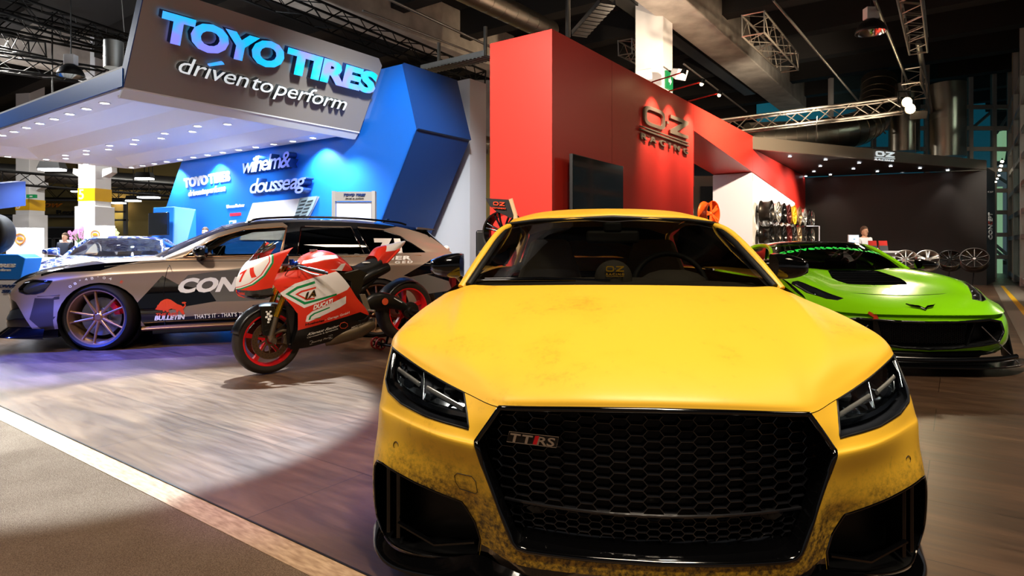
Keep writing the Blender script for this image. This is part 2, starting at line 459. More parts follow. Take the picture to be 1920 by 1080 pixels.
# ================================================================ DUCTS, HANGERS
def duct(name, pts, r, m, label, rib=.25, cat='air duct'):
    c = curve(pts, 10) if len(pts) > 2 else [Vector(pts[0]).lerp(Vector(pts[1]), i/40) for i in range(41)]
    e = empty(name, c[0], (0, 0, 0), label, cat); cc = [p-c[0] for p in c]
    k = MB(); k.tube(cc, r, 28); k.build('pipe', m, e, 60)
    k = MB(); acc = 0
    for i in range(1, len(cc)):
        acc += (cc[i]-cc[i-1]).length
        if acc >= rib:
            d = (cc[i]-cc[i-1]).normalized(); k.cyl(cc[i]-d*.012, cc[i]+d*.012, r*1.02, n=28); acc = 0
    if len(k.bm.verts): k.build('seam_rings', m, e, 60)
    else: k.bm.free()
    return e
M_duct = mat('duct_steel', '#a39a8c', .3, .95)
duct('air_duct', [P(1400, 262, 19), P(1500, 258, 19), P(1590, 246, 19), P(1632, 226, 19.6), P(1645, 188, 20), P(1648, 150, 20.3)], .52, M_duct, 'large bent round steel duct rising behind the black canopy')
duct('air_duct', [P(1695, 285, 20), P(1695, 160, 20)], .44, M_duct, 'upright steel duct nearest the lamp cluster', rib=1.15)
duct('air_duct', [P(1776, 295, 19), P(1776, 158, 19)], .49, M_duct, 'upright steel duct furthest right, tinted blue', rib=1.15)
duct('air_duct', [P(860, -25, 11.5), P(1030, 58, 14.5)], .24, M_duct, 'long round duct running down to the top of the red box', rib=.4)
duct('air_duct', [P(893, 268, 15.0), P(918, 274, 15.0)], .22, M_duct, 'bit of ribbed duct in the gap left of the red box', rib=.1)
duct('air_duct', [P(-20, 320, 26), P(420, 352, 30)], .35, M_galv, 'long grey duct behind the far pillars', rib=.8)
duct('air_duct', [P(213, 128, 12), P(213, 78, 12)], .17, M_galv, 'short vertical duct with round outlet above the canopy edge', rib=.2)
def tray(a, b_, wd, label):
    a, b_ = Vector(a), Vector(b_); d = b_-a; e = empty('cable_tray', a, (0, 0, 0), label, 'cable tray'); e.rotation_euler = d.to_track_quat('X', 'Z').to_euler(); L = d.length
    k = MB(); k.box((0, -wd/2, 0), (L, wd/2, .02)); k.box((0, -wd/2, 0), (L, -wd/2+.02, .1)); k.box((0, wd/2-.02, 0), (L, wd/2, .1))
    k.build('channel', M_galv, e)
    k = MB(); n = int(L/.12)
    for i in range(n): k.box((L*i/n, -wd/2, -.012), (L*i/n+.05, wd/2, 0))
    k.build('slats', M_galv, e); return e
tray(P(800, 134, 12.5), P(920, 108, 10.8), .3, 'perforated cable tray meeting the left side of the red box')
tray(P(1086, 68, 12.0), P(1140, 8, 11.0), .32, 'tilted perforated cable tray above the red box')
def pole(a, b_, r, label, name='hanger_rod', m=None):
    k = MB(); k.cyl(a, b_, r, n=8); o = k.build(name, m or M_galv, None, 60); return tag(o, label, 'rod')
for q, (p1, p2, r, l) in enumerate([
    ((910, 50, 11.4), (910, 112, 11.4), .035, 'steel hanger rod at the left side of the red box'),
    ((823, 80, 12.3), (823, 132, 12.3), .035, 'steel hanger rod holding the cable tray left of the red box'),
    ((1065, 0, 12.3), (1065, 70, 12.3), .05, 'steel hanger post above the red box'),
    ((1532, 218, 15.2), (1530, 264, 15.6), .012, 'thin wire holding the black canopy near its middle'),
    ((1716, 230, 16.5), (1717, 286, 16.7), .012, 'thin wire holding the black canopy by the logo'),
    ((680, 20, 11), (920, 112, 14), .02, 'thin conduit crossing the dark ceiling above the blue wall'),
    ((700, -15, 10), (1010, 130, 15), .025, 'long conduit crossing the ceiling above the red box'),
    ((1450, 0, 11), (1660, 250, 20), .025, 'thin pipe slanting down across the dark ceiling'),
    ((1640, 0, 11), (1700, 150, 16), .03, 'thin pipe beside the hanging bell lamp'),
    ((1722, 80, 14), (1745, 210, 19), .06, 'thick dark pipe behind the lamp cluster'),
    ((1282, 120, 14), (1400, 210, 18), .02, 'thin pipe under the big beam'),
    ((228, 0, 12), (233, 60, 12), .008, 'thin wire at the canopy left corner'),
    ((98, 145, 12), (100, 178, 12), .01, 'hanging wire above the left canopy edge')]):
    pole(P(*p1), P(*p2), r, l)

# ================================================================ STAND A : canopy, sign, blue wall
K1 = Vector((-4.95, 7.89, 0)); K2 = Vector((-2.71, 11.0, 0)); K3 = K2+Vector((-1.389, 1, 0))*5.18; K4 = K1+(K3-K2); CB = 3.12
e = empty('canopy', K1, (0, 0, 0), 'large white canopy with recessed panels and rows of downlights', 'canopy')
u = (K2-K1).normalized(); v = (K4-K1).normalized(); Lu = (K2-K1).length; Lv = (K4-K1).length
def kp(a, c, z): return u*a+v*c+Vector((0, 0, z))
def frame(mb, a0, a1, c0, c1, z, z2, h): # soffit strip boxes
    mb.hexa([kp(a0, c0, z), kp(a1, c0, z), kp(a1, c1, z), kp(a0, c1, z), kp(a0, c0, z+h), kp(a1, c0, z+h), kp(a1, c1, z+h), kp(a0, c1, z+h)])
g = MB(); SW = .38; mid = Lu*.5
for a0, a1, c0, c1 in ((0, Lu, 0, SW*1.1), (0, Lu, Lv-SW, Lv), (0, SW, SW*1.1, Lv-SW), (Lu-SW, Lu, SW*1.1, Lv-SW), (mid-.25, mid+.25, SW*1.1, Lv-SW)): frame(g, a0, a1, c0, c1, CB, 0, .3)
for a0, a1 in ((SW, mid-.25), (mid+.25, Lu-SW)):     # coffers with sloped sides
    c0, c1 = SW*1.1, Lv-SW; s = .32; h = .16
    lo = [kp(a0, c0, CB), kp(a1, c0, CB), kp(a1, c1, CB), kp(a0, c1, CB)]; hi = [kp(a0+s, c0+s, CB+h), kp(a1-s, c0+s, CB+h), kp(a1-s, c1-s, CB+h), kp(a0+s, c1-s, CB+h)]
    L_ = g.vs(lo); H_ = g.vs(hi)
    for i in range(4): g.face([L_[i], L_[(i+1) % 4], H_[(i+1) % 4], H_[i]])
    g.face(H_)
g.build('soffit', M_soffit, e)
g = MB(); g.hexa([kp(-.02, 0, CB+.03), kp(0, 0, CB+.03), kp(0, Lv, CB+.03), kp(-.02, Lv, CB+.03), kp(-.02, 0, CB+.26), kp(0, 0, CB+.26), kp(0, Lv, CB+.26), kp(-.02, Lv, CB+.26)])
g.hexa([kp(0, Lv, CB+.03), kp(Lu, Lv, CB+.03), kp(Lu, Lv+.02, CB+.03), kp(0, Lv+.02, CB+.03), kp(0, Lv, CB+.26), kp(Lu, Lv, CB+.26), kp(Lu, Lv+.02, CB+.26), kp(0, Lv+.02, CB+.26)])
g.build('blue_edge', M_blue, e)
# downlights
def dl(a, c, i):
    p = kp(a, c, CB)+K1; k = MB(); k.lathe([(.0, -.004), (.055, -.004), (.075, -.012), (.078, 0)], Matrix.Translation((0, 0, 0)), 20)
    o = empty('downlight', p, (0, 0, 0), 'round white downlight in the underside of the white canopy', 'downlight', 'downlights in the white canopy')
    k = MB(); k.lathe([(.055, -.008), (.075, -.012), (.078, 0)], None, 20); k.build('bezel', M_white, o, 40)
    k = MB(); k.lathe([(.0001, -.006), (.056, -.006)], None, 20); k.build('lens', M_lamp, o)
    return o
DL = []
nrow = 14
for i in range(nrow): DL.append((.19, .45+i*(Lv-.8)/(nrow-1)))
for i in range(15): DL.append((mid+(.1 if i % 2 else -.1), .55+i*(Lv-.9)/14))
for i in range(nrow): DL.append((Lu-.19, .45+i*(Lv-.8)/(nrow-1)))
for q in (.27, .62, .85): DL.append((Lu*q, .2))
for q in (.3, .7): DL.append((Lu*q, Lv-.18))
first = None
for i, (a, c) in enumerate(DL):
    if first is None: first = dl(a, c, i)
    else: o = copy_tree(first); o.location = kp(a, c, CB)+K1
for i, (a, c) in enumerate([(a, c) for a, c in DL][::3]):
    p = kp(a, c, CB-.03)+K1; spot('downlight_beam', p, p+Vector((0, 0, -1)), 420, COOL, 130, .6, .06)
# sign
nS = Vector((.811, -.584, 0)); SH = 1.17; dep = .63
tiltv = (nS*dep+UP*SH)
s0, s1 = K1+UP*(CB+.02), K2+UP*(CB+.02)
e = empty('overhead_sign', s0, (0, 0, 0), 'big grey overhead sign with glowing blue and white lettering', 'sign')
g = MB(); d = -nS*.16
ch = .09     # chamfered right corner
fpts = [Vector(), (s1-s0), (s1-s0)+tiltv*.92+A_*.0, (s1-s0)+tiltv-A_*.12, tiltv]
g.prism([p+Vector((0, 0, 0)) for p in fpts], d); g.build('sign_face', M_taupe, e)
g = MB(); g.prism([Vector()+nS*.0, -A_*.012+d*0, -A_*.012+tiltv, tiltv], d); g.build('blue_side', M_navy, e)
g = MB(); g.prism([Vector()-UP*.0, s1-s0, s1-s0-nS*.12-UP*.12, -nS*.12-UP*.12], -nS*.05); g.build('lower_lip', M_soffit, e)
nF = u.cross(tiltv).normalized(); nF = nF if nF.y < 0 else -nF
def sgn(px, py): return isect(px, py, s0, nF)-s0
def signtext(s, px, h, m, name, ext, lift, side=None, **kw):
    bm = text_bm(s, 1, ext=ext, **kw); x0, x1, _, _ = bounds(bm)
    place3(bm, x0, x1, h, *[sgn(*q)+nF*lift for q in px], n=nF); o = mk(name, bm, [m], e)
    if side:
        o.data.materials.append(side)
        for f in o.data.polygons:
            if abs(f.normal.dot(nF)) < .5: f.material_index = 1
    return o
M_side = mat('letter_side_blue', '#10306a', .4)
signtext('TOYO', ((289, 66), (520, 124), (297, 15)), .73, M_led, 'blue_lettering', .05, .08, M_side, off=.055, space=.97, shear=.0)
signtext('TIRES', ((524, 126), (693, 170), (532, 84)), .73, M_led, 'blue_lettering', .05, .08, M_side, off=.055, space=.97, shear=.0)
signtext('dr\u0131ven to perform', ((325, 130), (639, 203), (339, 98)), .76, M_ledw, 'white_lettering', .04, .06, mat('letter_side_grey', '#4a4f50', .5), space=.96, word=.35)
g = MB(); q = [sgn(387, 119), sgn(415, 114.5), sgn(416, 117), sgn(389, 121)]; q = [sgn(387, 118), sgn(413, 113), sgn(416, 117.5), sgn(388, 121)]; g.prism([p+nF*.03 for p in q], nF*.05); g.build('accent_bar', M_led, e)

# blue wall
W0 = Vector((-1.865, 10.5, 0)); n_ = Vector((.584*0-.584, -.811, 0)); nW = Vector((-.584, -.811, 0)); nW = Vector((-B_.y, B_.x, 0)); nW = nW if nW.y < 0 else -nW
def bw(px, py, off=0): return isect(px, py, W0+nW*off, nW)
e = empty('blue_wall', W0, (0, 0, 0), 'tall blue exhibition wall with a folded right end and white lettering', 'wall')
pr = [bw(754, 120), bw(781, 243), bw(721, 400)]; q0 = pr[2]+(pr[2]-pr[1])*(pr[2].z/(pr[1].z-pr[2].z)); q0.z = 0
leftb, leftt = bw(294, 440), bw(345, 290)
dirl = (leftt-leftb); lb = leftb-dirl*(leftb.z/dirl.z); lt = leftb+dirl*((4.2-leftb.z)/dirl.z)
face = [lb, q0, pr[1], pr[0], lt]
g = MB(); g.prism([p-W0 for p in face], -nW*.12); g.build('front_face', M_blue, e)
sd = A_*1.37
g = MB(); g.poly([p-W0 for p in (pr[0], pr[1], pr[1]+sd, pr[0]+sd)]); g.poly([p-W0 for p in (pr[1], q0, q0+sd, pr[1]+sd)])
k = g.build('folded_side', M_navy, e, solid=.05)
# white tower at the right end
g = MB(); wx = [isect(881, 300, P(881, 300, 11.8), nW)]; p0 = wx[0].copy(); p0.z = 0
zt = (HZ-147)*p0.y/F+CH
g.prism([p0, p0+B_*1.3, p0+B_*1.3+UP*zt, p0+UP*zt], A_*.5); struct(g.build('wall_white_end', M_offw))
def bwtext(s, LL, LR, UL, h, m, name='white_lettering', ext=.01, lift=.012, **kw):
    bm = text_bm(s, 1, ext=ext, **kw); x0, x1, _, _ = bounds(bm); place3(bm, x0, x1, h, *[bw(*q)+nW*lift-W0 for q in (LL, LR, UL)], n=nW); o = mk(name, bm, m, e)
    if isinstance(m, list):
        for f in o.data.polygons:
            if abs(f.normal.dot(nW)) < .5: f.material_index = 1
    return o
bwtext('TOYO TIRES', (347, 351.5), (433, 338), (346, 335), .73, M_white, off=.045, space=.97, word=.6)
bwtext('driven to perform', (354, 368.5), (423, 358), (355, 356), .76, M_white, off=.012, word=.4, space=.95)
bwtext('Unsere Partner', (426, 390.5), (459, 387.5), (426, 384), .73, M_white, off=.02)
M_wd = mat('letter_lilac_glow', '#8c9bf0', .4, emit='#6f80f0', es=.3)  # weak glow put into the relief faces to keep the letters legible
bwtext('wilhelm&', (470, 327), (561, 314), (473, 298), .73, [M_wd, M_side], 'relief_lettering', .09, .12, off=.012, space=.82, shear=.12)
bwtext('dousse ag', (485, 364), (589, 353), (488, 336), .73, [M_wd, M_side], 'relief_lettering', .09, .12, off=.012, space=.82, shear=.12, word=.6)
g = MB(); g.prism([bw(432, 405.5)-W0, bw(452, 404)-W0, bw(452, 398.5)-W0, bw(432, 400)-W0], nW*.015); g.build('red_logo_plate', mat('logo_red', '#c8202c', .4), e)
g = MB(); g.prism([bw(431, 425)-W0, bw(443, 424)-W0, bw(443, 413)-W0, bw(431, 414)-W0], nW*.015); g.build('white_logo_plate', M_white, e)
g = MB(); g.prism([bw(433, 422)-W0+nW*.016, bw(438, 421.5)-W0+nW*.016, bw(438, 416)-W0+nW*.016, bw(433, 416.5)-W0+nW*.016], nW*.01); g.build('logo_mark', M_blue, e)
# tyre poster
e2 = empty('tyre_poster', bw(500, 420), (0, 0, 0), 'slanted light grey poster with a tyre tread strip on the blue wall', 'poster')
o0 = e2.location.copy()
pp = [(477, 381), (600, 369), (560, 450), (452, 450)]
g = MB(); g.prism([bw(*q)-o0+nW*.01 for q in pp], nW*.03); g.build('poster_panel', M_offw, e2)
g = MB(); g.prism([bw(*q)-o0+nW*.045 for q in [(568, 371), (600, 368), (590, 393), (578, 412), (553, 450), (530, 450), (558, 405)]], nW*.02); g.build('tread_strip', mat('tread_grey', '#7e8f93', .6), e2)
M_tdk = mat('tread_dark', '#22292b', .7)
g = MB()
for i in range(9):
    t_ = i/9; a = Vector((571-26*t_, 377+62*t_)); 
    for k_ in range(2):
        x = a.x+k_*12-t_*4; y = a.y
        g.prism([bw(x, y)-o0+nW*.066, bw(x+10, y-2)-o0+nW*.066, bw(x+8, y+1.2)-o0+nW*.066, bw(x-1.5, y+2.6)-o0+nW*.066], nW*.006)
g.build('tread_grooves', M_tdk, e2)
# tyre display rack
e2 = empty('display_rack', P(659, 500, 9.6), (0, 0, 0), 'tall silver display frame with a lettered header at the blue wall', 'display rack'); o0 = Vector((e2.location.x, e2.location.y, 0)); e2.location = o0
def rk(px, py): p = P(px, py, 9.6); return Vector((p.x-o0.x, 0, p.z))
rz = rk(622, 358).z; xl = rk(622, 0).x; xr = rk(703, 0).x
g = MB(); g.box((xl, 0, 0), (xl+.05, .12, rz)); g.box((xr-.05, 0, 0), (xr, .12, rz)); g.build('uprights', mat('silver', '#c9c4bf', .35, .6), e2)
g = MB(); g.box((xl+.05, .01, rk(0, 377).z), (xr-.05, .09, rz-.01)); g.build('header', mat('silver_brushed', '#b5afaa', .35, .5), e2)
bm = text_bm('TOYO TIRES', 1, off=.04, ext=.01); x0, x1, _, _ = bounds(bm); place3(bm, x0, x1, .73, rk(643, 367.5), rk(684, 367.5), rk(645, 363), (0, -1, 0)); mk('header_lettering', bm, M_side, e2)
bm = text_bm('driven to perform', 1, ext=.01); x0, x1, _, _ = bounds(bm); place3(bm, x0, x1, .73, rk(648, 373), rk(682, 373), rk(648, 370), (0, -1, 0)); mk('header_lettering', bm, M_galv, e2)
g = MB(); g.box((xl+.06, .05, .05), (xr-.06, .06, rk(0, 378).z)); g.build('back_panel', M_lav, e2)
# kiosk with screen
e2 = empty('screen_kiosk', Vector(), (0, 0, 0), 'blue angular kiosk carrying a dark screen, left of the blue wall', 'kiosk')
kb = [P(275, 0, 12.6), P(318, 0, 11.6), P(370, 0, 13.2), P(330, 0, 14.2)]
def kk(px, Y, z): q = P(px, 0, Y); return Vector((q.x, q.y, z))
zt = 1.12+(HZ-388)*14/F
g = MB(); g.hexa([kk(277, 14.2, 0), kk(322, 13.6, 0), kk(370, 14.0, 0), kk(335, 14.6, 0), kk(287, 14.2, zt), kk(326, 13.8, zt), kk(368, 14.0, zt-.05), kk(335, 14.6, zt-.05)])
g.build('kiosk_body', M_blue, e2, bev=.02)
g = MB(); a, b_ = P(283, 400, 14.0), P(318, 398, 13.5); c_, d_ = P(318, 441, 13.4), P(283, 442, 13.9); g.prism([a, b_, c_, d_], (-.02, -.07, 0)); g.build('screen', M_screen, e2, bev=.01)

# ================================================================ STAND B : red structure
C1 = Vector((.49, 7.58, 0)); nR = Vector((A_.y, -A_.x, 0))       # faces right/front
def ra(px, py, off=0): return isect(px, py, C1+nR*off, nR)
ZT = 1.12+(HZ-54)*7.58/F
T_ = -nR*.96      # thickness vector (back-left)
pe = ra(1300, 244); c2 = ra(1411, 322); c3 = ra(1491, 379); c4 = ra(1510, 392)
g = MB()
endT = C1+A_*((20.2-7.58)/A_.y)
faceR = [C1, Vector((pe.x, pe.y, 0)), pe, c2, c3, Vector((c3.x, c3.y, 0)), Vector((endT.x, endT.y, 0)), Vector((endT.x, endT.y, ZT)), C1+UP*ZT]
g.prism(faceR, T_); 
e = empty('red_wall', Vector(), (0, 0, 0), 'tall red exhibition wall with a portal and a three dimensional logo', 'wall'); g.build('red_panels', M_red, e)
g = MB()   # panel seams
for px in (1147, 1300.5, 1411):
    a = ra(px, 460); 
    g.prism([Vector((a.x, a.y, 0 if px < 1290 else ra(px, 300).z-.5)), Vector((a.x, a.y, ZT)), Vector((a.x, a.y, ZT))+A_*.012, Vector((a.x, a.y, 0 if px < 1290 else ra(px, 300).z-.5))+A_*.012], nR*.002)
g.build('panel_seams', M_dred, e)
# white inset
g = MB(); g.prism([Vector((c2.x, c2.y, 0)), Vector((c3.x, c3.y, 0)), c3-UP*.02, c2-UP*.02], T_*.98); k = g.build('wall_white_inset', M_white); k.location = T_*.01; struct(k)
g = MB(); v1 = Vector((c2.x, c2.y, 0)); g.prism([v1+A_*-.006, v1+T_*1.0-A_*.006, v1+T_*1.0+UP*2.88-A_*.006, v1+UP*2.88-A_*.006], A_*.004); struct(g.build('wall_lavender', M_lav))
# logo
M_lg = mat('logo_metal', '#6b5c4d', .35, .4)
def lgtext(s, LL, LR, UL, h, m=M_lg, name='logo_lettering', ext=.012, lift=.02, **kw):
    bm = text_bm(s, 1, ext=ext, **kw); x0, x1, _, _ = bounds(bm); place3(bm, x0, x1, h, *[ra(*q)+nR*lift for q in (LL, LR, UL)], n=nR); return mk(name, bm, m, e)
def oz(mb, f, n, ext, w_=.13):
    """O.Z mark: f maps (0..2.2, 0..1) to space"""
    pts = [f(.5+.5*(1 if abs(cos(t)) > 1e-9 else 0)*math.copysign(abs(cos(t))**.5, cos(t)), .5+.5*math.copysign(abs(sin(t))**.5, sin(t))) for t in [2*pi*i/40 for i in range(40)]]
    ins = [f(.5+(.5-w_)*math.copysign(abs(cos(t))**.5, cos(t)), .5+(.5-w_*1.5)*math.copysign(abs(sin(t))**.5, sin(t))) for t in [2*pi*i/40 for i in range(40)]]
    a, b_ = mb.vs(pts), mb.vs(ins); c_, d_ = mb.vs([p+n*ext for p in pts]), mb.vs([p+n*ext for p in ins])
    for i in range(40):
        j = (i+1) % 40; mb.face([a[i], a[j], b_[j], b_[i]]); mb.face([c_[i], d_[i], d_[j], c_[j]]); mb.face([a[i], c_[i], c_[j], a[j]]); mb.face([b_[i], b_[j], d_[j], d_[i]])
    for poly in ([(1.08, .43), (1.2, .43), (1.2, .57), (1.08, .57)], [(1.28, 1), (2.3, 1), (2.3, .82), (1.62, .2), (2.3, .2), (2.3, 0), (1.26, 0), (1.26, .18), (1.95, .8), (1.28, .8)]):
        mb.prism([f(*p) for p in poly], n*ext)
g = MB()
O0, U1, V1 = ra(1204, 233), ra(1287, 261.5), ra(1204, 195)
def fz(x, y): return O0+nR*.012+(U1-O0)*(x/2.3)+(V1-O0)*y
oz(g, fz, nR, .03, .12)
for y0, y1 in ((235.5, 237.5), (240.5, 243)):
    g.prism([ra(1197, y0)+nR*.012, ra(1289, y0+32.5)+nR*.012, ra(1289, y1+33)+nR*.012, ra(1197, y1)+nR*.012], nR*.03)
g.build('logo_mark', M_lg, e)
lgtext('RACING', (1199, 260), (1288, 290), (1199, 248.5), .73, space=1.75, off=.03)
# TV
q = [ra(1067, 288, .1), ra(1163, 313, .1)]; hgt = .9
g = MB(); e2 = empty('television', q[0], (0, 0, 0), 'large black flat television mounted on the red wall', 'television')
g.prism([Vector(), q[1]-q[0], q[1]-q[0]-UP*hgt, -UP*hgt], nR*.05); g.build('casing', M_black, e2, bev=.008)
g = MB(); t1 = A_*.012-UP*.012; L = (q[1]-q[0]).length; g.prism([A_*.015-UP*.015+nR*.05, A_*(L-.015)-UP*.015+nR*.05, A_*(L-.015)-UP*(hgt-.02)+nR*.05, A_*.015-UP*(hgt-.02)+nR*.05], nR*.003); g.build('screen', M_screen, e2)
g = MB(); g.prism([A_*.3-UP*.3, A_*.9-UP*.3, A_*.9-UP*.6, A_*.3-UP*.6], -nR*.1); g.build('wall_mount', M_black, e2)
# arm lights over the logo
G = 'arm lamps over the red wall logo'
for i, (px, py, L2, lab) in enumerate([(1222, 150, .55, 'arm lamp nearest the white pillar, over the red wall logo'), (1254, 163, .6, 'middle arm lamp over the red wall logo'), (1290, 181, .6, 'arm lamp on the top edge of the red wall, right of the logo')]):
    a = ra(px, py+10); a.z = ZT; tp = a+nR*L2+UP*.08
    e2 = empty('arm_lamp', a, (0, 0, 0), lab, 'lamp', G)
    g = MB(); g.cyl((0, 0, 0), tp-a, .012, n=8); g.build('arm', M_dred, e2)
    g = MB(); g.cyl(tp-a+UP*.04, tp-a-UP*.03-nR*.03, .035, .05, 12); g.build('lamp_head', M_black, e2)
    g = MB(); g.ball(tp-a-UP*.045-nR*.03, .03, 10); g.build('bulb', M_lampw, e2)
    spot('arm_lamp_beam', tp-UP*.07-nR*.04, a+A_*.05-UP*.75, 210, (1, .84, .68), 66, .8, .03)
# pillar with exit sign and speakers
pY = 14.5
g = MB(); a = P(1191, 0, pY); b_ = P(1243, 0, pY); g.prism([(a.x, pY, 0), (b_.x, pY, 0), (b_.x+.36, pY+.5, 0), (a.x+.36, pY+.5, 0)], (0, 0, 7)); 
p_ = tag(g.build('pillar', M_white, bev=.02), 'tall white square pillar rising behind the red wall', 'pillar')
e2 = empty('exit_sign', Vector((b_.x+.185, 14.74, P(1256, 150, 14.6).z)), (0, 0, math.atan2(.5, .36)), 'green exit sign on the side of the white pillar', 'sign'); g = MB(); g.box((-.2, -.04, -.2), (.2, .02, .22)); g.build('sign_body', M_green, e2)
g = MB(); g.prism([(-.02, -.05, -.1), (.08, -.05, .0), (-.02, -.05, .1), (-.02, -.05, .04), (-.1, -.05, .04), (-.1, -.05, -.04), (-.02, -.05, -.04)], (0, -.005, 0)); g.build('arrow', M_white, e2)
for (px, lab) in ((1212, 'white horn shaped box on the left side of the pillar top'), (1271, 'white horn shaped box on the right side of the pillar top')):
    c_ = P(px, 138, 13.9); s_ = -1 if px < 1240 else 1; e2 = empty('wall_speaker', c_, (R(25), 0, R(30*s_)), lab, 'speaker', 'white speakers on the pillar')
    g = MB(); g.rings([[(-.16, -.14, -.12), (.16, -.14, -.12), (.16, -.14, .12), (-.16, -.14, .12)], [(-.09, .14, -.08), (.09, .14, -.08), (.09, .14, .08), (-.09, .14, .08)]]); g.build('housing', M_offw, e2, bev=.015)
    g = MB(); g.box((-.02, .12, -.02), (.02, .3, .02)); g.build('bracket', M_black, e2)

# ================================================================ STAND C : black canopy, black wall, pylon
bA = Vector((5.83, 15.0, 0)); pt = P(1850, 0, 17.5); bB = Vector((pt.x, pt.y, 0)); bC = Vector((9.58, 20.2, 0))
def pz(px, py, Y): return P(px, py, Y).z
tA, lA, tB, lB = pz(1411, 256, 15), pz(1411, 279.3, 15), pz(1850, 300.5, 17.5), pz(1850, 318, 17.5)
e = empty('black_canopy', Vector(), (0, 0, 0), 'black triangular canopy with small downlights and a white logo', 'canopy')
g = MB(); A0, B0, C0 = bA.copy(), bB.copy(), bC.copy()
g.prism([A0+UP*lA, B0+UP*lB, B0+UP*tB, A0+UP*tA], (-.05, .08, 0)); g.build('fascia', mat('fascia_satin', '#6b645b', .35), e)
g = MB(); zc = lA; g.poly([A0+UP*(lA+.01), B0+UP*(lB+.01), C0+UP*(lA-.1)]); g.poly([A0+UP*tA, B0+UP*tB, C0+UP*tA]); g.build('soffit', M_blk, e)
nB = (bB-bA).cross(UP).normalized(); nB = nB if nB.y < 0 else -nB
def bf(px, py): return isect(px, py, bA, nB)
g = MB(); O0, U1, V1 = bf(1641, 292.5), bf(1675, 295.5), bf(1641, 283)
oz(g, lambda x, y: O0+nB*.01+(U1-O0)*(x/2.3)+(V1-O0)*y, nB, .03, .15)
g.prism([bf(1639, 294.5)+nB*.01, bf(1676, 297.5)+nB*.01, bf(1676, 298.5)+nB*.01, bf(1639, 295.5)+nB*.01], nB*.03); g.build('logo_mark', M_ledw, e)
bm = text_bm('RACING', 1, ext=.02, off=.02, space=1.3); x0, x1, _, _ = bounds(bm); place3(bm, x0, x1, .73, bf(1640, 300), bf(1675, 303), bf(1640, 297), nB); mk('logo_lettering', bm, M_ledw, e)
sp = [(1481, 293), (1548, 299), (1538, 311), (1526, 321), (1511, 330), (1557, 327), (1553, 335), (1611, 305), (1600, 316), (1621, 330), (1670, 311), (1725, 315), (1777, 319), (1645, 321), (1692, 325)]
nSf = (B0+UP*lB-A0-UP*lA).cross(C0+UP*(lA-.1)-A0-UP*lA).normalized()
for i, (px, py) in enumerate(sp):
    p = isect(px, py, A0+UP*lA, nSf); k = empty('downlight', p-UP*.01, (0, 0, 0), 'tiny white downlight in the black canopy underside', 'downlight', 'downlights in the black canopy')
    g = MB(); g.lathe([(.0001, -.004), (.045, -.004)], None, 12); g.build('lens', M_lamp, k); g = MB(); g.lathe([(.045, -.006), (.06, 0)], None, 12); g.build('bezel', M_black, k)
    if i in (2, 5, 7, 9, 10, 12): spot('downlight_beam', p-UP*.05, p-UP*2, 28, (1, .93, .85), 80, .7, .04)
wz = lB-.02
g = MB(); g.prism([bC, bB, bB+UP*wz, bC+UP*(lA-.12)], (.03, .12, 0)); struct(g.build('wall_black', mat('wall_black_paint', '#262220', .5)))
pe_ = Vector((14.97, 19.2, 0)); e = empty('pylon', bB, (0, 0, 0), 'narrow black pylon with white upright lettering beside the glass wall', 'pylon')
g = MB(); g.prism([Vector(), pe_-bB, pe_-bB+UP*(1.12+(HZ-322)*19.2/F), UP*(tB-.2)], (.1, .1, 0)); g.build('pylon_body', mat('pylon_black', '#14151a', .4), e)
dn = (pe_-bB).normalized(); nP = dn.cross(UP); nP = nP if nP.y < 0 else -nP
def pl(px, py): return isect(px, py, bB, nP)-bB+nP*.01
for s_, a, b_, m_ in (('CON', 449.5, 422, M_white), ('C', 422, 415, mat('accent_red', '#c03018', .4)), ('EPT', 415, 399, M_white)):
    bm = text_bm(s_, 1, ext=.01, off=.03); x0, x1, _, _ = bounds(bm); place3(bm, x0, x1, .73, pl(1859.5, a), pl(1859.5, b_), pl(1852.5, a), nP); mk('upright_lettering', bm, m_, e)
bm = text_bm('OZ', 1, ext=.01, off=.02); x0, x1, _, _ = bounds(bm); place3(bm, x0, x1, .73, pl(1851, 361.5), pl(1862, 361), pl(1851, 358.5), nP); mk('small_logo', bm, M_white, e)

# ================================================================ GLASS FACADE on the right
M_glass = mat('facade_glass', '#9fc4cc', .03, spec=.5, trans=.92, ior=1.1)
M_mull = mat('mullion', '#b7b3ae', .45)
g = MB(); yb = 21.5
def fx(px, Y=21.5): return P(px, 0, Y).x
e = empty('window_1', Vector(), (0, 0, 0)); struct(e)
x0, x1 = fx(1560), fx(1897)
for px in (1560, 1640, 1740, 1822, 1866, 1897): g.box((fx(px)-.06, yb, 0), (fx(px)+.06, yb+.15, 7.6))
for py in (525, 482, 440, 398, 357, 318, 279, 240, 200): 
    z = P(0, py, yb).z; g.box((x0, yb+.01, z-.07), (x1, yb+.13, z+.07))
g.build('window_frame', M_mull, e); g = MB(); g.box((x0, yb+.06, 0), (x1, yb+.075, 7.6)); g.build('window_pane', M_glass, e)
e = empty('window_2', Vector(), (0, 0, 0)); struct(e)
a = Vector((fx(1897), yb, 0)); b_ = P(1990, 0, 11.0); b_.z = 0; d = (b_-a); g = MB(); dd = d.normalized(); nn = dd.cross(UP)
for t_ in (0, .22, .42, .62, .82, 1): p = a+d*t_; g.prism([p, p+dd*.14, p+dd*.14+UP*7.6, p+UP*7.6], nn*.12)
for z in (.1, 1.3, 2.0, 2.75, 3.5, 4.2, 5, 5.8): g.prism([a+UP*z, b_+UP*z, b_+UP*(z+.13), a+UP*(z+.13)], nn*.1)
g.build('window_frame', M_mull, e); g = MB(); g.prism([a, b_, b_+UP*7.6, a+UP*7.6], nn*.01); g.build('window_pane', M_glass, e)
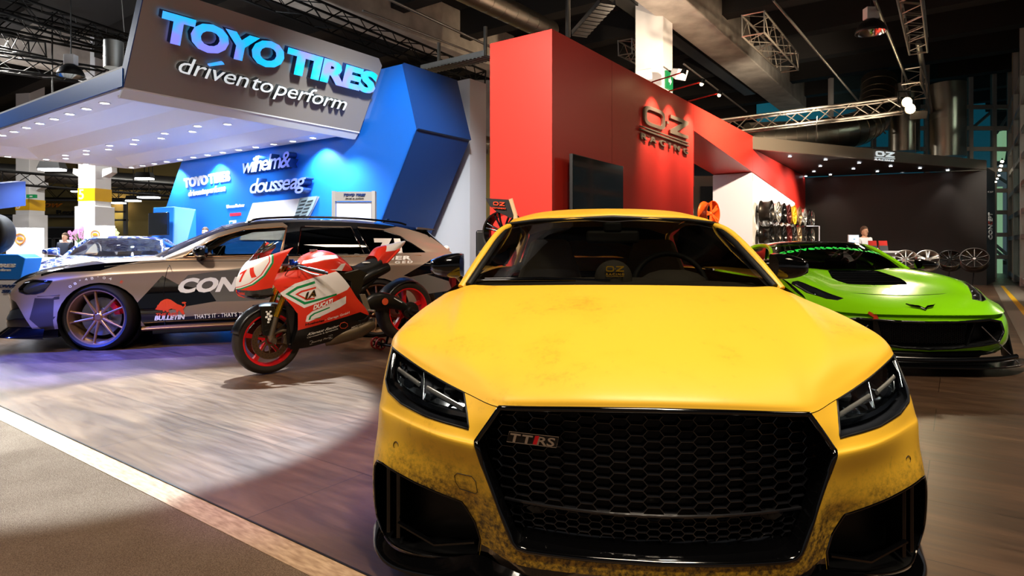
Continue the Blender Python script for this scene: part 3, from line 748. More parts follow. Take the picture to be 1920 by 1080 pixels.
g = MB(); p = P(1912, 0, 19.8); g.box((p.x-.09, 19.6, 0), (p.x+.5, 20.0, CZ)); tag(g.build('column', mat('warm_column', '#c9b49b', .6)), 'pale painted column at the right edge in front of the glass wall', 'column')
# outside: stair; backdrop and post with light put in as material glow
M_teal = mat('outside_teal_glow', '#1c5560', .6, emit='#0e4653', es=.9)
M_pale = mat('outside_pale_glow', '#cfd8b8', .6, emit='#b8c894', es=.9)
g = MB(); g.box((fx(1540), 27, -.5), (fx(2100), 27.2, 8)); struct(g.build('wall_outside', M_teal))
g = MB()
for px, py, px2, py2 in ((1868, 470, 1925, 520), (1868, 460, 1925, 508), (1868, 250, 1905, 195), (1800, 260, 1870, 200), (1868, 330, 1900, 350)):
    g.cyl(P(px, py, 24), P(px2, py2, 24), .06, n=6)
tag(g.build('stair_railing', M_mull), 'outdoor metal railing seen through the glass wall', 'railing')
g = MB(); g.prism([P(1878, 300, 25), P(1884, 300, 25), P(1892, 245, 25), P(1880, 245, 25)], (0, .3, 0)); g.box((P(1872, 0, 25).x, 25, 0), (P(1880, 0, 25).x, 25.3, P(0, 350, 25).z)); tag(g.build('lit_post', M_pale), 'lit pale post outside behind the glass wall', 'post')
for i, (px, py, r) in enumerate([(1879, 303, .05), (1877, 311, .05), (1875, 319, .05), (1873, 329, .035), (1870, 335, .035), (1867, 341, .035)]):
    k = empty('garland_bulb', P(px, py, 20.8), (0, 0, 0), ('upper trio bulb' if i < 3 else 'lower trio bulb')+' in the short string of small lamps by the glass wall', 'lamp', 'upper string bulbs' if i < 3 else 'lower string bulbs'); g = MB(); g.ball((0, 0, 0), r, 8); g.build('bulb', mat('bulb', '#ffffff', .5, emit='#ffeac8', es=8), k); g = MB(); g.cyl((0, 0, r*.8), (0, 0, r+.06), r*.4, n=8); g.build('socket', M_black, k)
# floor line outside lane
g = MB(); a, b_, c_, d_ = [isect(px, py, (0, 0, .004), UP) for px, py in ((1876, 536), (1882, 536), (1935, 592), (1920, 592))]; g.prism([a, b_, c_, d_], UP*.002); tag(g.build('floor_tape', M_yel), 'yellow tape line on the floor at the right edge', 'tape')
g = MB(); a, b_, c_, d_ = [isect(px, py, (0, 0, .002), UP) for px, py in ((1860, 530), (1898, 530), (2040, 640), (1935, 680))]; g.prism([a, b_, c_, d_], UP*.002); struct(g.build('floor_tiles', mat('light_tile', '#8c8175', .4)))

# ================================================================ LAMPS
def bell(px, py, Y, rpx, label, grp='bell shaped hall lamps', s=1):
    c = P(px, py, Y); r = rpx*Y/F; k = empty('bell_lamp', c, (0, 0, 0), label, 'lamp', grp)
    g = MB(); g.lathe([(r, 0), (r*.97, r*.2), (r*.8, r*.55), (r*.5, r*.85), (r*.3, r*.95)], None, 28); g.build('shade', M_black, k, 60, solid=.01)
    g = MB(); g.lathe([(r*.95, .005), (r*.9, r*.2), (r*.72, r*.52), (r*.42, r*.8), (.0001, r*.85)], None, 28); g.build('reflector', M_chrome, k, 60)
    g = MB(); g.box((-r*.42, -r*.3, r*.95), (r*.42, r*.3, r*1.75)); g.build('ballast_box', M_offw, k, bev=.01)
    g = MB(); g.cyl((0, 0, r*1.75), (0, 0, max(.1, CZ-c.z-.3)), .012, n=6); g.build('suspension_rod', M_black, k)
    return k
bell(1633, 62, 11.5, 27, 'black bell lamp with mirrored inside, hanging at the upper right')
bell(133, 143, 12, 23, 'grey bell lamp hanging over the left edge of the white canopy')
# lamp cluster (warm)
for i, (px, py) in enumerate([(1700, 192), (1706, 204)]):
    c = P(px, py, 15.3); k = empty('stage_lamp', c, (0, 0, 0), ('upper' if i == 0 else 'lower')+' of the two blazing warm lamps at the truss end', 'lamp', 'warm stage lamps')
    g = MB(); g.cyl((0, .25, .05), (0, 0, 0), .1, .13, 16); g.build('housing', M_black, k); g = MB(); g.cyl((0, -.01, 0), (0, -.03, 0), .12, n=16); g.build('lens', M_lampw, k)
    g = MB(); g.box((-.16, .08, -.02), (-.13, .12, .3)); g.box((.13, .08, -.02), (.16, .12, .3)); g.box((-.16, .08, .28), (.16, .12, .31)); g.build('yoke', M_black, k)
g = MB(); c = P(1722, 215, 15.4); k = empty('stage_lamp', c, (R(30), 0, R(-20)), 'unlit ribbed floodlight below the blazing lamps', 'lamp'); g.box((-.18, -.05, -.1), (.18, .05, .1)); g.build('housing', M_galv, k, bev=.01)
g = MB()
for i in range(6): g.box((-.16+i*.06, .05, -.1), (-.15+i*.06, .12, .1))
g.build('cooling_fins', M_black, k)
cl = P(1703, 200, 15)
spot('stage_beam', cl+Vector((0, -.3, 0)), (4.2, 6.8, .9), 160, (1, .76, .48), 34, .5, .12)
# unseen area lights overhead: hall lamps, plus some added to brighten pillars and mullions
for x, y, z, en, c_ in ((.9, .7, 6.3, 210, (1, .82, .62)), (-4.5, 1.0, 6.4, 160, (1, .86, .7)), (5.5, 3.0, 6.4, 60, (1, .78, .52)), (-14, 12, 6.4, 700, (.95, .97, 1)), (-13.5, 15.5, 6.4, 1000, (1, .95, .85)), (-6, 26, 6.4, 700, (1, .95, .85)), (14.5, 12, 6.2, 260, (1, .82, .62))):
    area('hall_overhead_light', (x, y, z), (x+.01, y+.01, 0), en, c_, 1.4, 1.4)
# unseen uplights added above the stands to brighten ceiling and beams
for x, y, z, en, c_ in ((3.0, 12.5, 4.3, 60, (1, .80, .58)), (9, 15.5, 4.2, 14, (1, .78, .55)), (-6, 11, 4.6, 90, (.86, .93, 1)), (-14, 16, 4.6, 70, (.9, .95, 1)), (-1, 4.5, 5.4, 60, (.9, .95, 1))):
    area('added_uplight', (x, y, z), (x+.01, y+.4, 8), en, c_, 1.2, 1.2)
spot('wash_blue_wall', (-.6, 5.6, 5.6), bw(690, 380), 2600, (.92, .96, 1), 46, .8, .3)
spot('wash_blue_wall', (-4.7, 9.4, 2.8), bw(430, 430), 1300, (.92, .96, 1), 52, .8, .3)  # unseen floating spot added under the canopy to brighten the wall
spot('wash_floor', (-2.6, 7.6, 6.2), (-2.35, 4.25, 0), 8500, (.64, .84, 1), 23, .12, .08)
spot('wash_floor', (-3.4, 7.2, 6.2), (-3.35, 4.5, 0), 3500, (.66, .85, 1), 19, .2, .08)
spot('wash_floor_violet', (-.6, 6.0, 6.2), (-.9, 3.35, 0), 1300, (.62, .42, 1), 16, .5, .1)
spot('wash_floor_blue', (-8.0, 3.6, 4.2), (-4.35, 5.75, 0), 15000, (.04, .09, 1), 22, .5, .1)
spot('wash_red', (-3.4, 3.0, 5.4), (.1, 7.8, 2.2), 3600, (1, .88, .76), 34, .5, .2)
spot('wash_bonnet', (1.4, -.6, 5.8), (.5, 2.5, .8), 700, (1, .86, .66), 30, .8, .25)
spot('wash_estate', (-3.8, 1.2, 5.6), (-3.0, 7.0, .7), 900, (1, .88, .72), 46, .8, .25)
spot('wash_inset', (9.2, 15.9, 3.25), (7.0, 16.6, 1.9), 420, (1, .88, .74), 95, .7, .06)  # unseen pair added under the black canopy to brighten the white inset
spot('wash_inset', (9.9, 17.3, 3.2), (8.2, 18.2, 1.7), 340, (1, .88, .74), 95, .7, .06)
spot('wash_display', (9.2, 11.6, 4.6), (9.9, 14.6, .7), 900, (1, .88, .74), 60, .7, .06)
spot('wash_pylon', (12.2, 14.5, 4.2), (14.2, 18.3, 1.9), 420, (1, .88, .74), 36, .7, .06)  # unseen spot added so the pylon lettering shows
spot('wash_pillar', (1.2, 11.8, 4.0), (3.2, 14.5, 6.0), 50, (.95, .97, 1), 60, .7, .06)
spot('wash_fascia', (6.2, 10.4, 4.6), (4.9, 13.6, 3.4), 2600, (1, .76, .5), 100, .9, .1)
spot('wash_beam', (7.4, 15.0, 4.2), (8.4, 20.5, 6.5), 600, (1, .84, .64), 62, .9, .1)  # unseen uplight added to brighten the concrete beam's underside
spot('wash_green', (5.2, 3.0, 5.8), (4.3, 6.6, .7), 900, (1, .92, .78), 34, .7, .06)
# ================================================================ VEHICLE KIT
def thin_glass(name, tint, refl=.08, rough=.02):
    if name in _m: return _m[name]
    m = bpy.data.materials.new(name); m.use_nodes = True; nt = m.node_tree; nt.nodes.clear()
    o = nt.nodes.new('ShaderNodeOutputMaterial'); t = nt.nodes.new('ShaderNodeBsdfTransparent'); g = nt.nodes.new('ShaderNodeBsdfGlossy'); mx = nt.nodes.new('ShaderNodeMixShader'); fr = nt.nodes.new('ShaderNodeFresnel')
    fr.inputs[0].default_value = 1.5; t.inputs[0].default_value = (*srgb(tint), 1); g.inputs['Roughness'].default_value = rough; g.inputs[0].default_value = (.95, .97, 1, 1)
    nt.links.new(fr.outputs[0], mx.inputs[0]); nt.links.new(t.outputs[0], mx.inputs[1]); nt.links.new(g.outputs[0], mx.inputs[2]); nt.links.new(mx.outputs[0], o.inputs[0])
    _m[name] = m; return m
M_wind = thin_glass('windscreen_glass', '#a9a8a0'); M_clear = thin_glass('clear_lens', '#eef2f4'); M_dark = thin_glass('privacy_glass', '#1c1a19')
M_tyre = mat('tyre_rubber', '#16120f', .62, spec=.35); M_disc = mat('brake_disc', '#8d8f90', .3, .9); M_cal = mat('caliper_red', '#c8131c', .3, coat=.5)
M_int = mat('interior_grey', '#4a453f', .75); M_intd = mat('interior_black', '#0e0d0d', .7); M_leather = mat('seat_grey', '#8f8574', .6)
M_under = mat('underbody', '#08080a', .7)
RX = Matrix.Rotation(pi/2, 4, 'Y')       # lathe axis z -> x
def spokes(k, n, r0, r1, d0, d1, w0, w1, x0, x1, th=.018, pair=True):
    for i in range(n):
        for s in ((-1, 1) if pair else (0,)):
            a = 2*pi*i/n+pi/2; a0 = a+s*d0; a1 = a+s*d1
            p = Vector((x0, cos(a0)*r0, sin(a0)*r0)); q = Vector((x1, cos(a1)*r1, sin(a1)*r1)); m = p.lerp(q, .55); m.x += .006
            rs = []
            for c_, wd, t in ((p, w0, th), (m, (w0+w1)/2*.92, th*.9), (q, w1, th*.8)):
                dr = (q-p).normalized(); sd = dr.cross(Vector((1, 0, 0))).normalized()*wd/2; X = Vector((t, 0, 0))
                rs.append([c_-sd-X, c_-sd*.9, c_-sd*.45+X*.35, c_+sd*.45+X*.35, c_+sd*.9, c_+sd-X])
            k.rings(rs)
def wheel(parent, loc, rad, wd, rr, m_rim, style, side=1, yaw=0, steer=0, m_cal=M_cal, name='wheel', disc=True, tyre=True, label=None, m_face=None):
    """wheel facing +x (side=1) or -x"""
    k = MB(); ro = rr
    k.lathe([(ro*1.02, wd*.5-.012), (ro*1.035, wd*.5), (ro*.985, wd*.5-.004), (ro*.955, wd*.5-.03), (ro*.90, wd*.5-.07), (ro*.88, -wd*.3), (ro*.96, -wd*.5+.02), (ro*1.03, -wd*.5), (ro*1.02, -wd*.5+.012)], RX, 48)
    style(k, ro, wd)
    k.lathe([(.0001, wd*.5-.035), (.028, wd*.5-.035), (.034, wd*.5-.045), (.06, wd*.5-.05), (.075, wd*.5-.065), (.075, wd*.2)], RX, 24)
    w_ = k.build(name, m_rim, parent, 50); w_.location = loc; w_.rotation_euler = (R(17), 0, (0 if side > 0 else pi)+R(steer)); w_.rotation_mode = 'ZYX' if False else 'XYZ'
    if label: w_['label'] = label
    if tyre:
        k = MB(); h = wd*.5
        k.lathe([(ro*1.0, h-.015), (ro*1.03, h+.002), (ro+(rad-ro)*.45, h+.012), (rad-.028, h+.003), (rad-.008, h-.012), (rad, h-.035), (rad, -h+.035), (rad-.008, -h+.012), (ro*1.03, -h-.002), (ro, -h+.015)], RX, 64)
        k.build('tyre', M_tyre, w_, 50)
    if disc:
        k = MB(); dx = wd*.5-.11; k.lathe([(.085, dx), (rr*.72, dx), (rr*.72, dx-.03), (.085, dx-.03)], RX, 48, True); k.lathe([(.04, dx+.02), (.09, dx+.02), (.095, dx)], RX, 24); k.build('brake_disc', M_disc, w_, 40)
        k = MB()
        a0 = -.5 if side > 0 else pi-.4
        rs = []
        for i in range(7):
            a = (-.42+.84*i/6)+(.25 if side > 0 else pi-.25); rs.append([Vector((dx+.03, cos(a)*rr*.52, sin(a)*rr*.52)), Vector((dx+.045, cos(a)*rr*.6, sin(a)*rr*.6)), Vector((dx+.045, cos(a)*rr*.74, sin(a)*rr*.74)), Vector((dx-.05, cos(a)*rr*.79, sin(a)*rr*.79)), Vector((dx-.05, cos(a)*rr*.52, sin(a)*rr*.52))])
        k.rings(rs); k.build('brake_caliper', m_cal, w_, 40)
    return w_
def st_v5(k, ro, wd): spokes(k, 5, .05, ro*.97, .28, .22, .034, .02, wd*.5-.045, wd*.5-.02)
def st_10(k, ro, wd): spokes(k, 10, .06, ro*.95, 0, 0, .034, .022, wd*.5-.05, wd*.5-.022, pair=False)
def st_5w(k, ro, wd): spokes(k, 5, .05, ro*.95, .12, .14, .05, .05, wd*.5-.045, wd*.5-.025)
def st_5(k, ro, wd): spokes(k, 5, .05, ro*.93, 0, 0, .085, .06, wd*.5-.045, wd*.5-.03, pair=False)
def st_7(k, ro, wd): spokes(k, 7, .05, ro*.95, .1, .13, .024, .024, wd*.5-.05, wd*.5-.022)
def arch_poly(y, z, r, n=28): return [(y+r*cos(2*pi*i/n), z+r*sin(2*pi*i/n)) for i in range(n)]
def carframe(name, X0, Y0, th, label, cat='car'):
    e = empty(name, (X0, Y0, 0), (0, 0, -R(th)), label, cat); t = R(th); c_, s_ = cos(t), sin(t)
    ex, ey = Vector((c_, -s_, 0)), Vector((s_, c_, 0)); O = Vector((X0, Y0, 0))
    def at(px, py, x=None, y=None, z=None):
        n, v = (ex, x) if x is not None else (ey, y) if y is not None else (UP, z)
        w_ = isect(px, py, O+n*v, n)-O; return Vector((w_.dot(ex), w_.dot(ey), w_.z))
    return e, at
def seat(parent, x, y, z, m=M_leather, name='seat', h=.62):
    k = MB(); k.rings([[(x-.25, y-.3, z), (x+.25, y-.3, z), (x+.25, y+.2, z), (x-.25, y+.2, z)], [(x-.25, y-.3, z+.14), (x+.25, y-.3, z+.14), (x+.25, y+.25, z+.1), (x-.25, y+.25, z+.1)]])
    k.rings([[(x-.25, y+.14, z+.1), (x+.25, y+.14, z+.1), (x+.24, y+.26, z+.1), (x-.24, y+.26, z+.1)], [(x-.25, y+.2, z+.4), (x+.25, y+.2, z+.4), (x+.24, y+.33, z+.4), (x-.24, y+.33, z+.4)],
             [(x-.19, y+.28, z+h-.08), (x+.19, y+.28, z+h-.08), (x+.18, y+.4, z+h-.08), (x-.18, y+.4, z+h-.08)], [(x-.12, y+.3, z+h+.1), (x+.12, y+.3, z+h+.1), (x+.12, y+.4, z+h+.1), (x-.12, y+.4, z+h+.1)]])
    return k.build(name, m, parent, 60, bev=.03, bseg=3)
def steering(parent, c_, r=.18, tilt=25):
    k = MB(); c_ = Vector(c_); M = Matrix.Translation(c_) @ Matrix.Rotation(R(90-tilt), 4, 'X')
    pts = [M @ Vector((r*cos(a), r*sin(a), 0)) for a in [2*pi*i/28 for i in range(28)]]; k.tube(pts, .015, 8, True)
    for a in (0, pi, -pi/2): k.cyl(M @ Vector((0, 0, 0)), M @ Vector((r*cos(a), r*sin(a), 0)), .014, n=6)
    k.cyl(M @ Vector((0, 0, -.02)), M @ Vector((0, 0, .02)), .055, n=16); return k.build('steering_wheel', M_intd, parent, 50)
def mirror_pod(parent, pts, m, name='door_mirror', foot=None):
    """pts: inner x, outer x, y, z0, z1, depth"""
    x0, x1, y, z0, z1, dp = pts; k = MB(); rs = []
    for t in (0, .12, .35, .6, .82, 1):
        x = x0+(x1-x0)*t; hh = (1-.45*t**2.6)*(.9 if t in (0,) else 1); zc = (z0+z1)/2-(z1-z0)*.05*t; hz = (z1-z0)/2*hh; d_ = dp*(1-.5*t**2); q = []
        for i in range(16):
            a = 2*pi*i/16; cy = cos(a); q.append(Vector((x, y+(-d_*abs(cy)**.7 if cy > 0 else dp*.18*abs(cy)**.5), zc+hz*math.copysign(abs(sin(a))**.8, sin(a)))))
        rs.append(q)
    k.rings(rs); o = k.build(name, m, parent, 70)
    if foot:
        k = MB(); k.tube([Vector(foot), Vector((x0+(x1-x0)*.3, y, z0+.02))], [.035, .028], 10, sc=(.5, 1.3)); k.build('mirror_foot', m, o, 60)
    return o
def panel(name, G, m, parent, mirror=True, smooth=40, solid=0, **kw):
    k = MB(); k.grid(G)
    if name in ('side_window', 'shoulder'): return k.pair(name, m, parent, smooth)
    if mirror: k.mirror()
    return k.build(name, m, parent, smooth, solid=solid, **kw)
def honeycomb(k, poly, fy, px, pz, tw, dp, z_off=0):
    """hexagon ribs inside polygon in (x,z); fy(x,z) gives depth"""
    xs = [p[0] for p in poly]; zs = [p[1] for p in poly]; seen = set()
    ni = int((max(xs)-min(xs))/px)+2; nj = int((max(zs)-min(zs))/pz)+2
    for i in range(-ni, ni+1):
        for j in range(-2, nj+2):
            cx = i*px; cz = min(zs)+z_off+j*pz+(pz/2 if i % 2 else 0); a = px*.64; b = px*.36
            hx = [(cx-a, cz), (cx-b, cz+pz/2), (cx+b, cz+pz/2), (cx+a, cz), (cx+b, cz-pz/2), (cx-b, cz-pz/2)]
            for q in range(6):
                p0, p1 = hx[q], hx[(q+1) % 6]; key = (round((p0[0]+p1[0])/2, 4), round((p0[1]+p1[1])/2, 4))
                if key in seen: continue
                seen.add(key); i0, i1 = inpoly(*p0, poly), inpoly(*p1, poly)
                if not (i0 or i1): continue
                if not (i0 and i1):
                    lo, hi = (p0, p1) if i0 else (p1, p0)
                    for _ in range(5):
                        md = ((lo[0]+hi[0])/2, (lo[1]+hi[1])/2)
                        if inpoly(*md, poly): lo = md
                        else: hi = md
                    p0, p1 = (p0, lo) if i0 else (lo, p1)
                d = Vector((p1[0]-p0[0], 0, p1[1]-p0[1]))
                if d.length < .002: continue
                nn = Vector((-d.z, 0, d.x)).normalized()*tw/2
                A1 = Vector((p0[0], fy(*p0), p0[1])); A2 = Vector((p1[0], fy(*p1), p1[1])); D = Vector((0, dp, 0))
                v = k.vs([A1-nn*.5, A1+nn*.5, A2+nn*.5, A2-nn*.5, A1-nn*1.4+D, A1+nn*1.4+D, A2+nn*1.4+D, A2-nn*1.4+D])
                for f in ((0, 1, 2, 3), (1, 5, 6, 2), (4, 0, 3, 7)): k.face([v[t] for t in f])

# ================================================================ YELLOW COUPE
def m_dirty(nt, b):
    n = noise(nt, 26, 8, rough=.75); n2 = noise(nt, 2.4, 4, rough=.6); n3 = noise(nt, 70, 5, (1, .25, 1), .7)
    t = nt.nodes.new('ShaderNodeTexCoord'); sx = nt.nodes.new('ShaderNodeSeparateXYZ'); nt.links.new(t.outputs['Object'], sx.inputs[0])
    low = nt.nodes.new('ShaderNodeMapRange'); nt.links.new(sx.outputs['Z'], low.inputs[0]); low.inputs[1].default_value = .50; low.inputs[2].default_value = .20; low.inputs[3].default_value = 0; low.inputs[4].default_value = .46
    def mth(op, a, b_):
        m = nt.nodes.new('ShaderNodeMath'); m.operation = op; m.use_clamp = op != 'ADD' or True
        for s, v in ((m.inputs[0], a), (m.inputs[1], b_)):
            if hasattr(v, 'links'): nt.links.new(v, s)
            else: s.default_value = v
        return m.outputs[0]
    v = mth('ADD', mth('MULTIPLY', n, .55), mth('MULTIPLY', n2, .5)); v = mth('ADD', v, low.outputs[0])
    f = ramp(nt, v, [(.57, (0, 0, 0)), (.64, (.2, .2, .2)), (.82, (.95, .95, .95))])
    fine = ramp(nt, n3, [(.35, (.25, .25, .25)), (.6, (1, 1, 1))])
    f2 = mix(nt, (0, 0, 0), f, fine)
    base = mix(nt, '#fcc634', '#efae1c', ramp(nt, n2, [(.5, (0, 0, 0)), (.8, (.6, .6, .6))]))
    c = mix(nt, base, '#2a2014', f2); nt.links.new(c, b.inputs['Base Color'])
M_yb = mat('matt_yellow_paint', '#f6be0c', .46, fn=m_dirty, spec=.75)
tt, tat = carframe('yellow_coupe', .4243, 2.0, 4.56, 'matt yellow dirt-streaked sports coupe with black honeycomb grille in the foreground')
FR = [
 [(0,-.245,.652),(.2,-.235,.648),(.40,-.195,.636),(.47,-.165,.634),(.55,-.09,.646),(.64,-.01,.664),(.74,.075,.692),(.83,.155,.724),(.88,.21,.741),(.905,.27,.745),(.915,.32,.74)],
 [(0,-.255,.60),(.2,-.245,.597),(.4,-.205,.59),(.475,-.185,.588),(.55,-.135,.588),(.64,-.085,.595),(.74,-.015,.61),(.83,.06,.628),(.882,.12,.64),(.912,.2,.64),(.922,.3,.64)],
 [(0,-.262,.545),(.2,-.25,.542),(.4,-.215,.537),(.475,-.195,.535),(.545,-.165,.535),(.64,-.12,.54),(.74,-.05,.55),(.83,.03,.56),(.885,.085,.568),(.915,.17,.57),(.926,.29,.57)],
 [(0,-.268,.515),(.2,-.258,.512),(.4,-.22,.51),(.475,-.20,.51),(.54,-.181,.517),(.64,-.132,.522),(.74,-.062,.530),(.83,.017,.538),(.887,.073,.543),(.918,.163,.543),(.93,.285,.54)],
 [(0,-.27,.45),(.2,-.26,.45),(.4,-.225,.45),(.47,-.20,.45),(.54,-.163,.45),(.64,-.113,.452),(.74,-.053,.456),(.83,.007,.46),(.888,.067,.465),(.92,.15,.47),(.933,.28,.47)],
 [(0,-.272,.385),(.2,-.264,.385),(.4,-.23,.385),(.465,-.203,.38),(.54,-.153,.375),(.64,-.108,.38),(.74,-.058,.385),(.83,-.008,.39),(.888,.045,.395),(.925,.13,.40),(.937,.27,.4)],
 [(0,-.275,.32),(.2,-.267,.32),(.4,-.235,.32),(.46,-.205,.32),(.53,-.14,.318),(.64,-.10,.32),(.74,-.06,.32),(.83,-.01,.325),(.89,.04,.33),(.93,.12,.33),(.94,.26,.33)],
 [(0,-.28,.22),(.2,-.272,.22),(.38,-.243,.22),(.43,-.22,.215),(.508,-.146,.22),(.63,-.1,.22),(.74,-.06,.22),(.83,-.01,.22),(.885,.045,.22),(.928,.12,.22),(.94,.26,.22)],
 [(0,-.275,.16),(.2,-.265,.16),(.36,-.24,.165),(.43,-.20,.165),(.51,-.14,.15),(.63,-.09,.13),(.74,-.05,.12),(.82,0,.12),(.87,.06,.125),(.915,.13,.14),(.93,.26,.14)]]
G = patch(FR, 5, 5)
k = MB(); k.grid(G); bmesh.ops.remove_doubles(k.bm, verts=k.bm.verts, dist=1e-5); bmesh.ops.recalc_face_normals(k.bm, faces=k.bm.faces)
gr_h = [(-.01, .66), (.2, .66), (.445, .637), (.519, .53), (.50, .47), (.405, .262), (.39, .246), (.36, .240), (-.01, .236)]
grille_p = cut(k.bm, gr_h, 'y')
lamp_h = [(.578, .66), (.70, .688), (.80, .718), (.872, .744), (.887, .742), (.888, .70), (.886, .645), (.86, .614), (.80, .590), (.70, .572), (.546, .559), (.556, .60)]
lamp_p = cut(k.bm, lamp_h, 'y', lambda c_: c_.y < .235)
int_h = [(.572, .323), (.73, .354), (.865, .386), (.893, .384), (.906, .36), (.908, .30), (.905, .18), (.885, .135), (.80, .08), (.53, .08), (.512, .222), (.53, .27)]
int_p = cut(k.bm, int_h, 'y', lambda c_: c_.y < .2)
paint(k.bm, [(-.01, .0), (1, .0), (1, .17), (.905, .165), (.88, .13), (.52, .13), (.508, .205), (.42, .198), (.36, .192), (-.01, .192)], 1, 'y')
k.mirror(); k.build('front_bumper', [M_yb, M_gblack], tt, 50)
def dbl(bm): q = MB(); q.bm = bm; q.mirror(); return q.bm
gp = grille_p.copy()
def fyg(x, z):
    ax = abs(x); return -.262+.42*ax*ax+(.5-z)*-.02+.035
k = MB(); k.join(rim(dbl(grille_p.copy()), .009, 8)); k.build('grille_frame', M_gblack, tt, 60)
gpoly = [(-.43, .625), (.43, .625), (.502, .53), (.39, .26), (-.39, .26), (-.502, .53)]
up_ = [(-.425, .63), (.425, .63), (.502, .53), (.435, .352), (-.435, .352), (-.502, .53)]
lo_ = [(-.432, .343), (.432, .343), (.40, .275), (-.40, .275)]
M_hex = mat('grille_gloss_black', '#17171a', .2, coat=.6, spec=.7)
k = MB(); honeycomb(k, up_, fyg, .0475, .0315, .0042, .03); honeycomb(k, lo_, fyg, .0330, .0215, .0032, .02)
k.tube([Vector((x/20*.435, fyg(x/20*.435, .347)-.004, .347+.006*(abs(x)/20)**2)) for x in range(-20, 21)], .005, 6)
k.build('grille_mesh', M_hex, tt)
k = MB(); k.grid([[Vector((x/10*.515, fyg(x/10*.515, .5)+.07, z)) for x in range(-10, 11)] for z in (.22, .45, .66)]); k.build('grille_backing', M_black, tt)
k = MB(); k.grid([[Vector((x/10*.40, fyg(x/10*.40, .26)-dy, z)) for x in range(-10, 11)] for z, dy in ((.236, .012), (.252, .0), (.275, -.01))]); k.build('grille_lower_bar', M_gblack, tt, 60)
# pocket walls of grille
k = pocket(dbl(grille_p), (0, .07, 0), True, .985); k.build('grille_surround', M_gblack, tt, 30)
# badge
k = MB(); bx0, bx1, bz0, bz1 = tat(948, 836, y=-.2).x, tat(1043, 838, y=-.22).x, tat(948, 836, y=-.2).z, tat(948, 816, y=-.2).z
def bd(x, z, l=0): return Vector((x, fyg(x, z)-.010-l, z))
sl = .008
k.prism([bd(bx0, bz0), bd(bx1, bz0), bd(bx1+sl, bz1), bd(bx0+sl, bz1)], (0, .008, 0)); bg = k.build('badge', mat('badge_black', '#121010', .3), tt)
for s_, a, b_ in (('TT', .04, .50), ('RS', .60, .95)):
    bm = text_bm(s_, 1, ext=.0012, off=.03 if s_ == 'TT' else .02, space=1.25 if s_ == 'TT' else 1); x0, x1, _, _ = bounds(bm); W_ = bx1-bx0
    place3(bm, x0, x1, .73, bd(bx0+W_*a, bz0+.003, .001), bd(bx0+W_*b_, bz0+.003, .001), bd(bx0+W_*a+sl*.8, bz1-.003, .001), (0, -.06, 0)); mk('badge_letters', bm, M_chrome, bg)
k = MB(); k.prism([bd(bx0+W_*.53, bz0+.003, .001), bd(bx0+W_*.61, bz0+.003, .001), bd(bx0+W_*.61+sl, bz1-.003, .001), bd(bx0+W_*.53+sl, bz1-.003, .001)], (0, -.002, 0)); k.build('red_flash', mat('badge_red', '#c5161d', .3), bg)
k = MB(); k.tube([bd(bx0, bz0), bd(bx1, bz0), bd(bx1+sl, bz1), bd(bx0+sl, bz1)], .0016, 6, True); k.build('badge_rim', M_chrome, bg)
# radar plates in the grille
for px, py in ((1008, 952), (1444, 964)):
    q = tat(px, py, y=-.18); k = MB(); k.prism([Vector((q.x+.026*cos(a)*(1.25 if abs(cos(a)) > .9 else 1), fyg(q.x, q.z)-.002, q.z+.014*math.copysign(1 if abs(sin(a)) > .1 else 0, sin(a)))) for a in [pi*i/3 for i in range(6)]], (0, .01, 0)); k.cyl((q.x, fyg(q.x, q.z)-.006, q.z), (q.x, fyg(q.x, q.z)+.002, q.z), .009, n=14)
    k.build('sensor_plate', M_black, tt)
# head lamps
def lamp_set(parent, piece, vec, m_in, glass=M_clear, sc=.93, name='headlamp'):
    for s_ in (1, -1):
        bm = piece.copy()
        if s_ < 0:
            for v in bm.verts: v.co.x *= -1
            bmesh.ops.reverse_faces(bm, faces=bm.faces[:])
        h = pocket(bm, vec, False, sc).build(name, m_in, parent, 40)
        rm = rim(bm, .0035, 6); rm.build('lamp_seal', M_black, h, 60)
        g_ = bm.copy(); offset(g_, 0.001); mk('lamp_glass', g_, glass, h, 60)
        yield s_, h, bm
M_lin = mat('lamp_inside', '#4a4c54', .3, .35); M_lbar = mat('lamp_light_bar', '#e8e2da', .12, .7); M_lchr = mat('lamp_chrome', '#aab2ba', .12, 1); M_proj = thin_glass('projector_lens', '#c8d8e8')
def lb(s_, pts, r, m, nm, par, n=8, sc=None):
    k = MB(); k.tube([Vector((x*s_, y, z)) for x, y, z in pts], r, n, sc=sc); return k.build(nm, m, par, 50)
